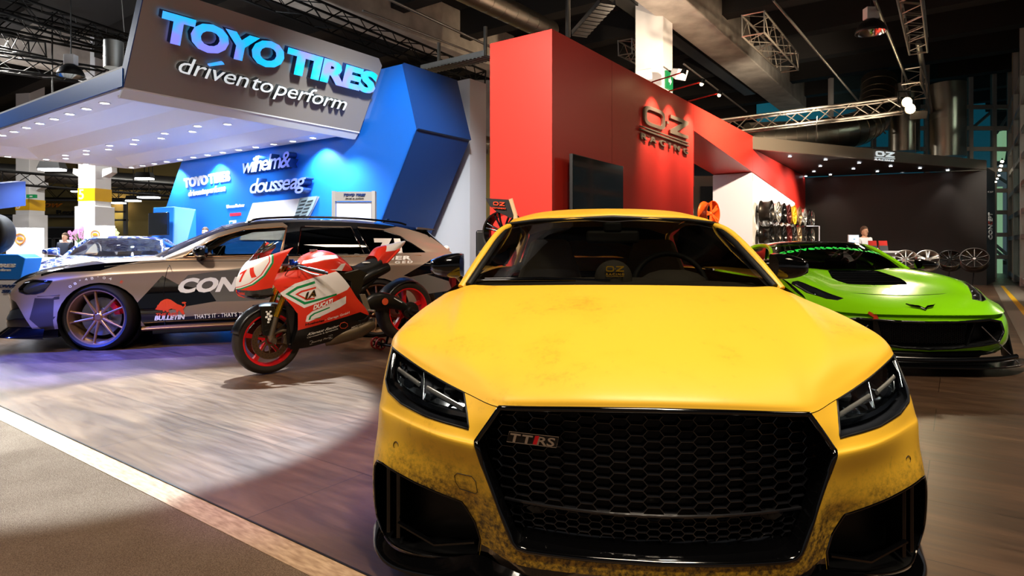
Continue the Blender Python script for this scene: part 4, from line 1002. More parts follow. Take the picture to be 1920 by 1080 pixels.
for s_, h, bm in lamp_set(tt, lamp_p, (0, .085, -.01), M_lin):
    # stepped light bars, divider, two projector boxes
    lb(s_, [(.575, -.066, .598), (.64, -.022, .618), (.715, .03, .640)], .0095, M_lbar, 'light_bar', h, sc=(1, .6))
    lb(s_, [(.745, .045, .648), (.80, .09, .668), (.838, .125, .682)], .0095, M_lbar, 'light_bar', h, sc=(1, .6))
    lb(s_, [(.728, .024, .600), (.733, .065, .655), (.74, .095, .692)], .004, M_lchr, 'lamp_divider', h)
    k = MB()
    for (x, y, z) in ((.615, -.005, .585), (.68, .04, .602), (.79, .115, .645), (.635, .05, .64)):
        k.cyl((x*s_, y-.035, z), (x*s_, y+.02, z+.005), .019, .026, 14)
    k.build('projector', M_lchr, h, 50)
    k = MB()
    for i in range(7):
        t = i/6; x = .60+.25*t; y = -.035+.17*t*(1+.2*t); z = .572+.05*t+.015*t*t
        k.ball((x*s_, y+.02, z+.004), .0035, 6)
    k.build('led_dots', M_lbar, h, 50)
    k = MB(); lo_c = curve([V(x*s_, y, z) for x, y, z in ((.565, -.10, .572), (.66, -.055, .578), (.76, .02, .592), (.85, .10, .625))], 6)
    k.grid([[p+V(0, dy, dz) for p in lo_c] for dy, dz in ((.012, .004), (.02, .016), (.035, .02), (.05, .036))]); k.build('lower_reflector', M_lchr, h, 30)
    k = MB()
    for i in range(6):
        x = .80+.014*i; y = .075+.026*i+.02; k.hexa([V((x+q[0])*s_, y+q[1], z) for z in (.618+.008*i, .672+.009*i) for q in ((0, 0), (.006, .003), (.006, .03), (0, .03))])
    k.build('side_fins', M_lchr, h)
    lb(s_, [(.862, .12, .648), (.868, .15, .69), (.87, .18, .725)], .007, M_lchr, 'side_reflector', h)
    lb(s_, [(.80, .09, .615), (.84, .125, .64), (.852, .155, .685)], .0035, M_lchr, 'side_reflector', h)
# intakes: pocket, mesh, vanes, blade
for s_ in (1, -1):
    bm = int_p.copy()
    if s_ < 0:
        for v in bm.verts: v.co.x *= -1
    pk = pocket(bm, (0, .13, 0), False, .97).build('side_intake', M_black, tt, 40)
    k = rim(bm, .0035, 6); k.build('intake_edge', M_gblack, pk, 50)
    fyi = lambda x, z: -.145+.05+(abs(x)-.5)*.38
    ipoly = [(.53*s_, .225), (.60*s_, .31), (.60*s_, .325), (.78*s_, .362), (.80*s_, .36), (.79*s_, .205), (.66*s_, .165)]
    ipoly = [(.545*s_, .23), (.585*s_, .322), (.70*s_, .347), (.785*s_, .364), (.785*s_, .20), (.665*s_, .168)]
    k = MB(); honeycomb(k, ipoly, fyi, .030, .0235, .0035, .015); k.build('intake_mesh', M_hex, pk)
    for x in (.80, .845): 
        k = MB(); k.prism([Vector((x*s_, (x-.8)*.9-.0, .375)), Vector((x*s_, (x-.8)*.9-.0, .14)), Vector((x*s_, .10, .14)), Vector((x*s_, .10, .375))], (s_*.014, .004, 0)); k.build('intake_vane', M_gblack, pk, bev=.003)
    k = MB(); k.tube([Vector((.53*s_, -.12, .20)), Vector((.665*s_, -.075, .165)), Vector((.80*s_, -.02, .205))], .006, 6, sc=(1, 1.6)); k.build('intake_blade', M_gblack, pk, 50)
# splitter lip
lip = [[(0, -.27, .165), (.2, -.262, .165), (.36, -.236, .168), (.44, -.195, .168), (.52, -.15, .175), (.66, -.085, .125), (.80, -.01, .105), (.87, .055, .118), (.915, .13, .15)],
       [(0, -.30, .135), (.2, -.292, .135), (.37, -.265, .135), (.46, -.225, .13), (.56, -.165, .115), (.68, -.11, .092), (.82, -.03, .075), (.895, .045, .09), (.93, .13, .12)],
       [(0, -.30, .115), (.2, -.292, .115), (.37, -.265, .115), (.46, -.225, .11), (.56, -.165, .095), (.68, -.11, .075), (.82, -.03, .06), (.895, .045, .075), (.93, .13, .105)],
       [(0, -.2, .11), (.2, -.2, .11), (.37, -.18, .11), (.46, -.15, .1), (.56, -.1, .09), (.68, -.05, .08), (.82, .03, .07), (.87, .08, .08), (.9, .14, .11)]]
panel('front_lip', patch(lip, 5, 3), M_gblack, tt, smooth=40)
# small details on bumper
fb = tt.children[0]
FT = tree_of([o for o in tt.children if o.name.startswith('front_bumper')])
def onbump(px, py, y=-.05, tree=None):
    q = tat(px, py, y=y); o_ = Vector((q.x, -2, q.z)); 
    # march along the viewing ray for the real surface
    cl_ = tt.matrix_world.inverted() if False else None
    a = tat(px, py, y=-.6); b_ = tat(px, py, y=.6); d = (b_-a).normalized(); h_ = (tree or FT).ray_cast(a, d)
    return h_[0] if h_[0] else q
for pts in ([(857, 887), (884, 893), (892, 903), (895, 922), (892, 926), (862, 916), (855, 905), (852, 892)],):
    k = MB(); k.tube([onbump(*p)+V(0, -.0005, 0) for p in pts], .0011, 5, True); k.build('tow_eye_cover', M_black, tt)
for (px, py) in ((742.5, 835), (1703, 862)):
    c_ = onbump(px, py); k = MB(); sgn_ = -1 if px < 1200 else 1
    k.tube([c_+Vector((sgn_*-.0+.010*cos(a), .006*cos(a)*sgn_, .012*sin(a))) for a in [2*pi*i/16 for i in range(16)]], .0012, 5, True); k.build('parking_sensor', M_black, tt)
# bonnet (clamshell)
HR = [
 [(0,-.245,.655),(.2,-.235,.651),(.40,-.195,.639),(.47,-.165,.637),(.55,-.09,.649),(.64,-.01,.667),(.74,.075,.695),(.83,.155,.727),(.88,.21,.744),(.905,.27,.748)],
 [(0,-.225,.690),(.2,-.216,.686),(.39,-.178,.672),(.465,-.14,.668),(.55,-.062,.680),(.64,.015,.698),(.745,.10,.726),(.832,.18,.757),(.878,.235,.770),(.906,.30,.766)],
 [(0,-.10,.752),(.2,-.095,.748),(.40,-.07,.735),(.50,-.03,.726),(.595,.035,.742),(.66,.085,.752),(.755,.165,.770),(.838,.24,.789),(.878,.29,.794),(.908,.36,.778)],
 [(0,.08,.812),(.2,.085,.809),(.41,.10,.797),(.53,.13,.788),(.625,.165,.802),(.69,.205,.800),(.77,.27,.808),(.838,.33,.815),(.876,.38,.812),(.908,.44,.79)],
 [(0,.30,.868),(.2,.30,.866),(.42,.31,.856),(.555,.335,.849),(.648,.355,.862),(.71,.39,.848),(.78,.43,.844),(.838,.47,.840),(.874,.52,.83),(.91,.56,.80)],
 [(0,.52,.915),(.2,.52,.913),(.43,.53,.905),(.57,.55,.899),(.667,.57,.908),(.73,.60,.886),(.79,.63,.873),(.838,.67,.862),(.872,.70,.845),(.905,.74,.81)],
 [(0,.705,.948),(.2,.708,.947),(.43,.735,.942),(.58,.785,.937),(.69,.85,.935),(.76,.89,.912),(.81,.92,.895),(.845,.95,.876),(.87,.97,.855),(.90,1.0,.82)]]
k = MB(); k.grid(patch(HR, 5, 6)); k.mirror(); k.build('bonnet', M_yb, tt, 60)
# shut line between bonnet and bumper
k = MB(); sm = curve([Vector(p) for p in HR[0]], 4); sm = [Vector((-p.x, p.y, p.z)) for p in reversed(sm[1:])]+sm
k.tube([p+V(0, .006, -.0045) for p in sm], .0035, 5); k.build('bonnet_gap', M_black, tt)
# flanks
SR = []
cols = [(.30, .915), (.6, .925), (.95, .92), (1.3, .905), (1.8, .90), (2.4, .905), (2.9, .93), (3.3, .925), (3.65, .87), (3.88, .78)]
def crest(y): return .745+.09*min(1, (y-.3)/.5)+.05*min(1, max(0, y-.8)/.7)+(.02 if 2.4 < y < 3.4 else 0)
for f_, dx in ((0, -.02), (.12, 0), (.35, .012), (.6, -.005), (.8, .0), (.93, -.005), (1.0, -.03)):
    SR.append([(x+dx, y, .15+(crest(y)-.15)*f_) for y, x in cols])
k = MB(); k.grid(patch(SR, 6, 3)); bmesh.ops.recalc_face_normals(k.bm, faces=k.bm.faces)
for yc in (.62, 3.125): cut(k.bm, arch_poly(yc, .335, .365), 'x').free()
k.pair('flank', M_yb, tt, 50)
# shoulder between flank crest and glass base
SH_ = [[(x-.03, y, crest(y)) for y, x in cols[2:]], [(x-.08, y, crest(y)+.035) for y, x in cols[2:]], [(.74-.05*max(0, y-2.4)/1.4, y, .955-.02*max(0, y-2.6)) for y, x in cols[2:]]]
panel('shoulder', patch(SH_, 5, 4), M_yb, tt)
RE = [[(0, 4.0, z), (.4, 3.97, z), (.7, 3.93, z), (.80, 3.86, z)] for z in (.2, .5, .8)]+[[(0, 3.93, .96), (.4, 3.9, .955), (.66, 3.8, .945), (.72, 3.7, .93)], [(0, 3.4, 1.02), (.4, 3.4, 1.01), (.6, 3.4, .98), (.68, 3.4, .95)]]
panel('rear_panel', patch(RE, 4, 4), M_yb, tt)
# windscreen, roof, glass
WS = [[(0, .70, .93), (.25, .715, .93), (.5, .77, .93), (.69, .86, .93)], [(0, .85, 1.055), (.23, .865, 1.05), (.46, .92, 1.045), (.635, 1.0, 1.035)], [(0, 1.03, 1.17), (.21, 1.045, 1.165), (.42, 1.09, 1.155), (.585, 1.16, 1.14)], [(0, 1.22, 1.262), (.2, 1.23, 1.258), (.39, 1.27, 1.25), (.543, 1.32, 1.232)]]
panel('windscreen', patch(WS, 5, 5), M_wind, tt, smooth=180)
RF = [[(0, 1.215, 1.264), (.2, 1.225, 1.26), (.39, 1.265, 1.252), (.535, 1.32, 1.238)], [(0, 1.26, 1.295), (.2, 1.27, 1.29), (.38, 1.30, 1.281), (.51, 1.345, 1.262)], [(0, 1.6, 1.335), (.2, 1.6, 1.331), (.38, 1.62, 1.317), (.52, 1.65, 1.284)], [(0, 2.1, 1.33), (.2, 2.1, 1.326), (.38, 2.1, 1.31), (.52, 2.1, 1.27)], [(0, 2.6, 1.26), (.2, 2.6, 1.255), (.37, 2.6, 1.24), (.5, 2.6, 1.2)]]
panel('roof', patch(RF, 5, 5), M_yb, tt, smooth=60)
RG = [[(0, 2.6, 1.262), (.2, 2.6, 1.257), (.37, 2.6, 1.242), (.5, 2.6, 1.202)], [(0, 3.0, 1.16), (.2, 3.0, 1.155), (.4, 3.0, 1.13), (.56, 3.0, 1.08)], [(0, 3.42, 1.02), (.2, 3.42, 1.02), (.4, 3.4, 1.0), (.62, 3.38, .965)]]
panel('rear_window', patch(RG, 4, 4), M_dark, tt, smooth=180)
pil = [(.735, .885, .92), (.70, .94, .985), (.645, 1.06, 1.095), (.59, 1.20, 1.19), (.54, 1.335, 1.232), (.532, 1.65, 1.268), (.53, 2.1, 1.256), (.52, 2.6, 1.205), (.59, 3.0, 1.08), (.66, 3.45, .96)]
k = MB(); pc_ = curve(pil, 6); k.tube(pc_, [.021-.006*min(1, max(0, (p.z-1.0)/.2)) for p in pc_], 10); k.pair('roof_pillar', M_yb, tt, 60)
SG = [[(.755, 1.05, .955), (.77, 1.6, .96), (.76, 2.3, .965), (.70, 2.95, .97)], [(.645, 1.12, 1.09), (.66, 1.6, 1.14), (.66, 2.3, 1.13), (.64, 2.85, 1.06)], [(.565, 1.36, 1.235), (.55, 1.65, 1.27), (.55, 2.1, 1.26), (.56, 2.65, 1.19)]]
panel('side_window', patch(SG, 5, 5), M_wind, tt, smooth=180)
k = MB(); k.tube([V(.70, .862, .935), V(.655, .965, 1.02), V(.60, 1.12, 1.13), V(.55, 1.30, 1.228)], .016, 8); k.mirror(); k.tube([V(-.55, 1.31, 1.236), V(-.39, 1.26, 1.254), V(0, 1.21, 1.268), V(.39, 1.26, 1.254), V(.55, 1.31, 1.236)], .009, 8)
k.build('windscreen_seal', M_black, tt, 60)
# black triangular mirror base + mirrors
for s_ in (1, -1):
    mirror_pod(tt, (.765*s_, .925*s_, 1.12, .955, 1.085, .12), M_gblack, foot=(.76*s_, 1.14, .93))
# wipers
k = MB(); k.tube([V(-.66, .86, .955), V(-.45, .775, .962), V(-.2, .735, .966)], [.007, .009, .005], 6); k.tube([V(-.62, .85, .965), V(-.35, .75, .975), V(-.05, .70, .968)], .0045, 6); k.build('wiper', M_gblack, tt, 60)
# interior
k = MB(); k.grid(patch([[(-.68, .86, .92), (0, .74, .925), (.68, .86, .92)], [(-.68, 1.05, .93), (0, 1.0, .95), (.68, 1.05, .93)], [(-.68, 1.2, .90), (0, 1.2, .93), (.68, 1.2, .90)], [(-.68, 1.25, .6), (0, 1.25, .6), (.68, 1.25, .6)]], 5, 4)); k.build('dashboard', M_int, tt, 60)
k = MB(); k.ball((.30, 1.16, .93), .17, 16, (1, .8, .42)); k.build('instrument_hood', M_int, tt, 60)
steering(tt, (.31, 1.30, .90), .19, 22)
for x in (-.34, .34): seat(tt, x, 1.75, .38, h=.68)
k = MB(); k.cbox((0, 1.2, 1.165), (.27, .03, .065)); k.build('rear_view_mirror', M_intd, tt, 60, bev=.02, bseg=4)
k = MB(); k.cbox((0, 1.22, 1.215), (.09, .08, .05)); k.build('camera_housing', M_intd, tt, 60, bev=.01)
k = MB(); k.box((-.7, .95, .15), (.7, 3.4, .2)); k.box((-.7, 1.3, .2), (-.66, 2.9, .88)); k.box((.66, 1.3, .2), (.7, 2.9, .88)); k.box((-.66, 2.5, .2), (.66, 2.6, .9)); k.box((-.66, 2.6, .85), (.66, 3.4, .9)); k.build('cabin_tub', M_intd, tt)
k = MB(); k.box((-.55, .25, .12), (.55, 3.7, .3)); k.build('underbody', M_under, tt)
for s_ in (1, -1):
    for yc in (.62, 3.125):
        k = MB(); k.lathe([(.36, .02), (.37, -.2), (.0001, -.22)], Matrix.Translation((.88*s_, yc, .335)) @ Matrix.Rotation(pi/2*s_, 4, 'Y'), 24); k.build('wheel_arch_liner', M_under, tt, 40)
        wheel(tt, (.79*s_, yc, .335), .335, .235, .245, M_black, st_5w, s_, m_cal=M_cal)
# cap with logo on the dashboard (its own thing)
cp, cq = tat(1150, 505, y=1.02), None
cap = empty('baseball_cap', tt.matrix_world @ Vector((0, 0, 0)), (0, 0, -R(4.56)), 'dark grey cap with yellow logo lying on the coupe dashboard', 'cap')
th = R(4.56); cx_, cy_, cz_ = cp.x, 1.02, .945
cap.location = (.4243+cos(th)*cx_+sin(th)*cy_, 2-sin(th)*cx_+cos(th)*cy_, cz_)
k = MB(); rs = []
for i in range(7):
    t = i/6*pi/2*.97; rs.append([V(.092*cos(t)*cos(a), .10*cos(t)*sin(a), .105*sin(t)**.8 if t > 0 else 0) for a in [2*pi*j/24 for j in range(24)]])
k.rings(rs, cap=True); k.build('crown', mat('cap_grey', '#4b463f', .85), cap, 60)
k = MB(); k.grid([[V(.095*cos(a)*(1-.1*r_), .09+.07*r_*sin(a), .012-.015*r_*sin(a)) for a in [pi*j/10 for j in range(11)]] for r_ in (0, .5, 1)]); k.build('brim', mat('cap_grey2', '#3c3833', .85), cap, 60, solid=.004)
k = MB(); oz(k, lambda x, y: V(-.042+.084*x/2.3, -.099+.02*abs(x/2.3-.5), .052+.026*y), V(0, -1, 0), .004, .13); k.build('logo_embroidery', M_yel, cap)
bm = text_bm('RACING', 1, ext=.001, off=.02, space=1.5); x0, x1, _, _ = bounds(bm); place3(bm, x0, x1, .73, (-.042, -.099, .036), (.042, -.099, .036), (-.042, -.097, .045), (0, -.05, 0)); mk('logo_lettering', bm, M_yel, cap)
bm = text_bm('WORLD CHAMPION WHEELS', 1, ext=.001); x0, x1, _, _ = bounds(bm); place3(bm, x0, x1, .73, (-.042, -.102, .028), (.042, -.102, .028), (-.042, -.101, .033), (0, -.05, 0)); mk('logo_lettering', bm, M_yel, cap)
# ================================================================ ESTATE CAR
M_brz = mat('bronze_satin', '#9d8a7a', .36, .5, coat=.15); M_brd = mat('brown_satin', '#3f3733', .4, .35); M_oli = mat('olive_satin', '#5f5c56', .45, .2)
M_nvb = mat('navy_gloss_black', '#04060c', .06, coat=.7); M_orng = mat('orange_print', '#e8431c', .5); M_wprint = mat('white_print', '#f2f0ea', .5); M_rimb = mat('rim_bronze', '#b48a66', .28, .85)
wg, wat = carframe('estate_car', -5.578, 7.195, 71, 'bronze and black camouflage estate car with bronze wheels behind the motorcycle')
cols = [(0, -.03, .70), (.35, -.02, .70), (.6, .0, .70), (.74, .05, .705), (.82, .13, .735), (.88, .27, .79), (.93, .5, .86), (.963, .92, .925), (.945, 1.3, .95), (.935, 1.7, .968), (.93, 2.4, .985), (.93, 3.1, .998), (.955, 3.55, 1.01), (.968, 3.84, 1.02), (.95, 4.2, 1.03), (.90, 4.6, 1.03), (.82, 4.83, .99), (.70, 4.93, .97), (.4, 4.98, .96), (0, 5.0, .96)]
prof = [(0, -.035), (.1, -.005), (.28, .002), (.45, -.012), (.6, -.012), (.76, .0), (.82, .004), (.90, -.03), (1, -.085)]
rows = []
for f_, dx in prof:
    r_ = []
    for i, (x, y, zt) in enumerate(cols):
        n_x = x/ .93; z0 = .24 if 0.4 < y < 4.6 else .2
        r_.append((max(0, x+dx*min(1, n_x)), y+(-dx*.5 if y < .2 and x < .8 else 0) + (-.02 if f_ < .3 and y < .1 else 0), z0+(zt-z0)*f_))
    rows.append(r_)
k = MB(); k.grid(patch(rows, 7, 3)); bmesh.ops.remove_doubles(k.bm, verts=k.bm.verts, dist=1e-4); bmesh.ops.recalc_face_normals(k.bm, faces=k.bm.faces)
WB = k.bm
side_ = lambda c_: c_.x > .45
for yc in (.92, 3.84): cut(WB, arch_poly(yc, .335, .39), 'x').free()
def pp_(pts, x=.95): return [(q.y, q.z) for q in [wat(*p, x=x) for p in pts]]
lampW = cut(WB, pp_([(33, 541), (44, 529), (60, 524.5), (104, 525.5), (98, 533), (86, 546), (70, 551), (50, 552), (36, 548)], .85), 'x', lambda c_: c_.x > .5)
paint(WB, [(-.1, .64), (.07, .64), (.075, .56), (.13, .53), (.36, .15), (-.1, .1)], 1, 'x')
paint(WB, pp_([(70, 519), (95, 512), (187, 507.5), (225, 497), (260, 490), (180, 480), (60, 500)]), 1, 'x', side_)
paint(WB, pp_([(255, 570), (263, 561), (304, 517), (332, 533), (392, 546), (406, 565), (352, 574), (316, 582), (320, 596), (425, 588), (560, 575), (560, 592), (425, 606), (276, 619), (262, 600)]), 1, 'x', side_)
paint(WB, pp_([(757, 517), (810, 487), (865, 484), (885, 500), (845, 510), (800, 514), (769, 520)]), 1, 'x', side_)
paint(WB, pp_([(769, 520), (801, 514.6), (845, 528), (852, 545), (797, 552)]), 3, 'x', side_)
paint(WB, pp_([(797, 552), (852, 545), (845, 528), (801, 514.6), (845, 510), (900, 500), (900, 600), (790, 600)]), 1, 'x', side_)
paint(WB, pp_([(392, 546), (335, 534), (352, 516), (470, 500), (560, 510), (600, 560), (406, 566)]), 3, 'x', side_)
paint(WB, pp_([(264, 561), (166, 534), (95, 560), (60, 560), (50, 600), (100, 640), (98, 600), (150, 540), (190, 531), (240, 545)], .95), 2, 'x', lambda c_: c_.x > .6 and c_.y < .52)
k.mirror(); k.build('body_shell', [M_brz, M_nvb, M_brd, M_oli], wg, 45)
WT = tree_of([o for o in wg.children])
# bonnet
HB = [[(0, -.03, .70), (.35, -.015, .70), (.58, .01, .70), (.70, .05, .705)], [(0, .08, .79), (.35, .09, .80), (.6, .12, .785), (.755, .16, .745)], [(0, .3, .86), (.35, .3, .875), (.63, .32, .855), (.80, .34, .81)], [(0, .7, .925), (.35, .7, .945), (.66, .7, .935), (.868, .75, .90)], [(0, 1.05, .965), (.35, 1.08, .985), (.66, 1.1, .975), (.866, 1.2, .945)], [(0, 1.28, .99), (.35, 1.32, 1.0), (.66, 1.42, .99), (.855, 1.6, .963)]]
k = MB(); k.grid(patch(HB, 5, 5)); paint(k.bm, [(.3, -.1), (.9, -.1), (.9, 1.0), (.6, .75), (.45, .3)], 1, 'z'); k.mirror(); k.build('bonnet', [M_brz, M_nvb], wg, 50)
# greenhouse sides
bc = [(1.45, 1.50, 1.0, .80, .70), (1.7, 1.76, 1.13, .82, .69), (2.05, 2.05, 1.275, .83, .66), (2.4, 2.4, 1.365, .83, .64), (2.9, 2.9, 1.408, .83, .63), (3.4, 3.4, 1.415, .83, .62), (3.8, 3.8, 1.398, .825, .61), (4.15, 4.12, 1.365, .81, .6), (4.5, 4.36, 1.31, .78, .58), (4.85, 4.55, 1.25, .70, .56)]
def gh(i, f_):
    y0, y1, z1, x0, x1 = bc[i]; z0 = .955+.02*min(1, (y0-1.45)/2) + (.03 if y0 > 3.5 else 0)
    return (x0+(x1-x0)*f_+.045*sin(f_*pi)*(1 if i else .2), y0+(y1-y0)*f_, z0+(z1-z0)*f_)
k = MB(); k.grid(patch([[gh(i, f_) for i in range(len(bc))] for f_ in (0, .25, .5, .75, 1)], 6, 4)); bmesh.ops.recalc_face_normals(k.bm, faces=k.bm.faces)
w1 = cut(k.bm, [(1.70, .99), (1.80, 1.075), (2.04, 1.215), (2.32, 1.31), (2.75, 1.345), (2.79, 1.33), (2.72, 1.005)], 'x')
w2 = cut(k.bm, [(2.91, 1.01), (2.955, 1.345), (3.54, 1.34), (3.69, 1.015)], 'x')
w3 = cut(k.bm, [(3.77, 1.02), (3.615, 1.335), (3.93, 1.31), (4.15, 1.235), (4.46, 1.03)], 'x')
paint(k.bm, [(2.74, .98), (2.8, 1.36), (2.6, 1.5), (4.9, 1.5), (4.2, 1.38), (3.95, 1.33), (3.6, 1.36), (3.0, 1.36), (2.94, .98)], 1, 'x')
paint(k.bm, [(3.70, 1.0), (3.77, 1.0), (3.62, 1.37), (3.54, 1.37)], 1, 'x')
k.pair('cabin_frame', [M_brz, M_nvb], wg, 50)
for pc, gm, nm in ((w1, M_wind, 'front_side_window'), (w2, M_dark, 'rear_side_window'), (w3, M_dark, 'quarter_window')):
    for s_ in (1, -1):
        b2 = pc.copy()
        if s_ < 0:
            for v in b2.verts: v.co.x *= -1
            bmesh.ops.reverse_faces(b2, faces=b2.faces[:])
        rm = rim(b2, .009, 6); o = mk(nm, b2, gm, wg, 180); rm.build('window_trim', M_rimb if nm[0] == 'f' else M_gblack, o, 60)
WS = [[(0, 1.25, .985), (.3, 1.28, .985), (.55, 1.37, .985), (.70, 1.50, .985)], [(0, 1.58, 1.17), (.29, 1.61, 1.165), (.52, 1.69, 1.15), (.67, 1.79, 1.13)], [(0, 2.02, 1.37), (.28, 2.04, 1.365), (.5, 2.08, 1.345), (.64, 2.13, 1.31)]]
panel('windscreen', patch(WS, 5, 6), M_wind, wg, smooth=180)
RF = [[(0, 2.0, 1.37), (.28, 2.02, 1.366), (.5, 2.07, 1.345), (.645, 2.12, 1.31)], [(0, 2.4, 1.44), (.28, 2.4, 1.435), (.5, 2.4, 1.42), (.635, 2.4, 1.37)], [(0, 2.95, 1.468), (.28, 2.95, 1.463), (.5, 2.95, 1.45), (.625, 2.95, 1.412)], [(0, 3.6, 1.46), (.28, 3.6, 1.455), (.48, 3.6, 1.44), (.61, 3.6, 1.408)], [(0, 4.15, 1.41), (.28, 4.15, 1.405), (.46, 4.15, 1.39), (.595, 4.12, 1.36)], [(0, 4.5, 1.36), (.28, 4.5, 1.355), (.46, 4.48, 1.345), (.58, 4.4, 1.31)]]
k = MB(); k.grid(patch(RF, 5, 6)); paint(k.bm, [(.2, 3.38), (1, 3.5), (1, 3.9), (.2, 3.8)], 1, 'z'); k.mirror(); k.build('roof', [M_nvb, M_brz], wg, 60)
k = MB(); k.tube(curve([V(.60, 2.35, 1.40), V(.60, 2.5, 1.445), V(.59, 3.0, 1.472), V(.58, 3.6, 1.462), V(.57, 4.1, 1.425), V(.57, 4.25, 1.39)], 6), .013, 8); k.pair('roof_rail', M_gblack, wg, 60)
k = MB(); k.hexa([(-.58, 4.38, 1.33), (.58, 4.38, 1.33), (.55, 4.62, 1.325), (-.55, 4.62, 1.325), (-.56, 4.40, 1.365), (.56, 4.40, 1.365), (.54, 4.64, 1.338), (-.54, 4.64, 1.338)]); k.build('roof_spoiler', M_brd, wg, bev=.008)
RB = [[(0, 4.56, 1.33), (.3, 4.56, 1.33), (.5, 4.52, 1.32), (.57, 4.48, 1.30)], [(0, 4.78, 1.15), (.3, 4.77, 1.15), (.54, 4.72, 1.14), (.65, 4.66, 1.12)], [(0, 4.98, .96), (.4, 4.96, .96), (.62, 4.9, .965), (.72, 4.85, .975)]]
panel('tailgate_window', patch(RB, 4, 4), M_dark, wg, smooth=180)
k = MB(); k.tube([V(.20, 3.98, 1.415), V(.20, 4.05, 1.47), V(.20, 4.08, 1.475)], .01, 6, sc=(1, 2)); k.build('roof_aerial', M_gblack, wg)
# lamps
for s_, h, bm in lamp_set(wg, lampW, (-.0, .0, 0), M_lin, sc=1, name='headlamp'):
    for v in h.data.vertices: pass
    h.location = (-.035*s_, .03, 0)
    for c_ in h.children: c_.location = (.035*s_, -.03, 0)
    k = MB()
    for (px, py) in ((48, 541), (60, 536), (74, 534), (88, 531)):
        q = wat(px, py, x=.82); k.ball((q.x*s_, q.y+.0, q.z), .022, 8)
    k.build('projector', M_lchr, h, 60)
    k = MB(); pts = [wat(px, py, x=.845) for px, py in ((40, 547), (55, 548.5), (70, 548), (84, 543), (94, 534))]; k.tube([V(p.x*s_, p.y, p.z) for p in pts], .005, 6); k.build('light_bar', M_lbar, h)
for y, xs in ((.92, 1), (3.84, 1)):
    for s_ in (1, -1):
        k = MB(); k.lathe([(.385, .04), (.395, -.2), (.0001, -.22)], Matrix.Translation((.90*s_, y, .335)) @ Matrix.Rotation(pi/2*s_, 4, 'Y'), 28); k.build('wheel_arch_liner', M_under, wg, 40)
        wheel(wg, (.825*s_, y, .355), .355, .27, .285, M_rimb, st_v5, s_, steer=(-13 if y < 1 else 0))
# front lower
lipw = [[(0, -.05, .26), (.5, -.03, .26), (.74, .03, .26), (.86, .16, .26), (.93, .42, .25)], [(0, -.12, .20), (.5, -.1, .20), (.78, -.04, .195), (.93, .10, .185), (.965, .42, .18)], [(0, -.12, .18), (.5, -.1, .18), (.78, -.04, .175), (.93, .10, .165), (.965, .42, .15)], [(0, .1, .15), (.5, .1, .15), (.7, .15, .15), (.84, .25, .14), (.9, .45, .13)]]
panel('front_lip', patch(lipw, 5, 3), M_gblack, wg, smooth=30)
k = MB(); k.tube(curve([V(.955, 1.32, .215), V(.96, 1.8, .225), V(.955, 2.6, .23), V(.96, 3.42, .22)], 6), .035, 8, sc=(.7, 1)); k.pair('side_skirt', M_rimb, wg, 60)
k = MB(); k.box((-.8, .3, .14), (.8, .5, .5)); k.box((-.6, .5, .14), (.6, 4.4, .35)); k.box((-.85, 1.4, .14), (.85, 3.4, .25)); k.box((-.8, 4.3, .18), (.8, 4.8, .4)); k.build('underbody', M_under, wg)
k = MB(); k.box((-.8, 1.35, .3), (.8, 4.7, .36)); k.box((-.86, 1.35, .3), (-.82, 4.4, .93)); k.box((.82, 1.35, .3), (.86, 4.4, .93)); k.box((-.78, 1.35, .8), (.78, 1.75, .97)); k.box((-.78, 3.0, .35), (.78, 4.6, .95)); k.build('cabin_tub', M_intd, wg)
for x in (-.38, .38): seat(wg, x, 2.45, .42, M_intd, h=.72)
steering(wg, (-.38, 1.92, .95), .18, 25)
mirror_pod(wg, (.87, 1.09, 1.93, .985, 1.125, .13), M_gblack, foot=(.86, 1.88, .96)); mirror_pod(wg, (-.87, -1.09, 1.93, .985, 1.125, .13), M_gblack, foot=(-.86, 1.88, .96))
# panel gaps on the near side
def wl(pts, r=.003, nm='panel_gap', m=M_black, x=1.2):
    q = []
    for p in pts:
        a = wat(*p, x=1.6); b_ = wat(*p, x=.4); h_ = WT.ray_cast(a, (b_-a).normalized()); q.append(h_[0] if h_[0] else wat(*p, x=.94))
    k = MB(); k.tube(curve(q, 4), r, 6); return k.build(nm, m, wg, 60)
wl([(309, 616), (309, 597), (307, 560), (308, 534), (312, 512), (318, 497), (329, 486)])
wl([(556, 600), (560, 560), (562, 520), (558, 482)])
wl([(312, 487.5), (380, 485.5), (480, 483.5), (560, 482), (680, 480.5), (790, 479)], .006, 'waist_trim', M_rimb)
wl([(70, 556), (105, 554), (112, 553)])
wl([(196, 500), (300, 491), (420, 489.5), (556, 489)], .004, 'crease_line', M_brd)
# prints
def wtext(s, LL, LR, UL, m, h=.73, nm='lettering', lift=.003, fine=.04, **kw):
    bm = text_bm(s, 1, **kw); x0, x1, _, _ = bounds(bm); place3(bm, x0, x1, h, *[wat(*q, x=.96) for q in (LL, LR, UL)], n=(1, 0, 0)); wrap(bm, WT, (-1, 0, 0), lift, fine); return mk(nm, bm, m, wg)
wtext('CON', (328, 548.5), (438, 545), (340, 522), M_wprint, off=.05, space=.98)
wtext('C', (438, 556), (470, 555), (446, 519), M_orng, off=.05)
wtext('EPT', (474, 545), (590, 540), (482, 516), M_wprint, off=.05)
wtext("THAT'S IT - THAT'S THAT", (363, 598), (470, 592), (363, 590), M_wprint, off=.02, space=1.1)
wtext('THE RED', (289.5, 593), (332, 592), (292, 587.5), M_orng, off=.04)
wtext('BULLETIN', (288.5, 601), (344.5, 598.5), (290.5, 592.5), M_wprint, off=.05)
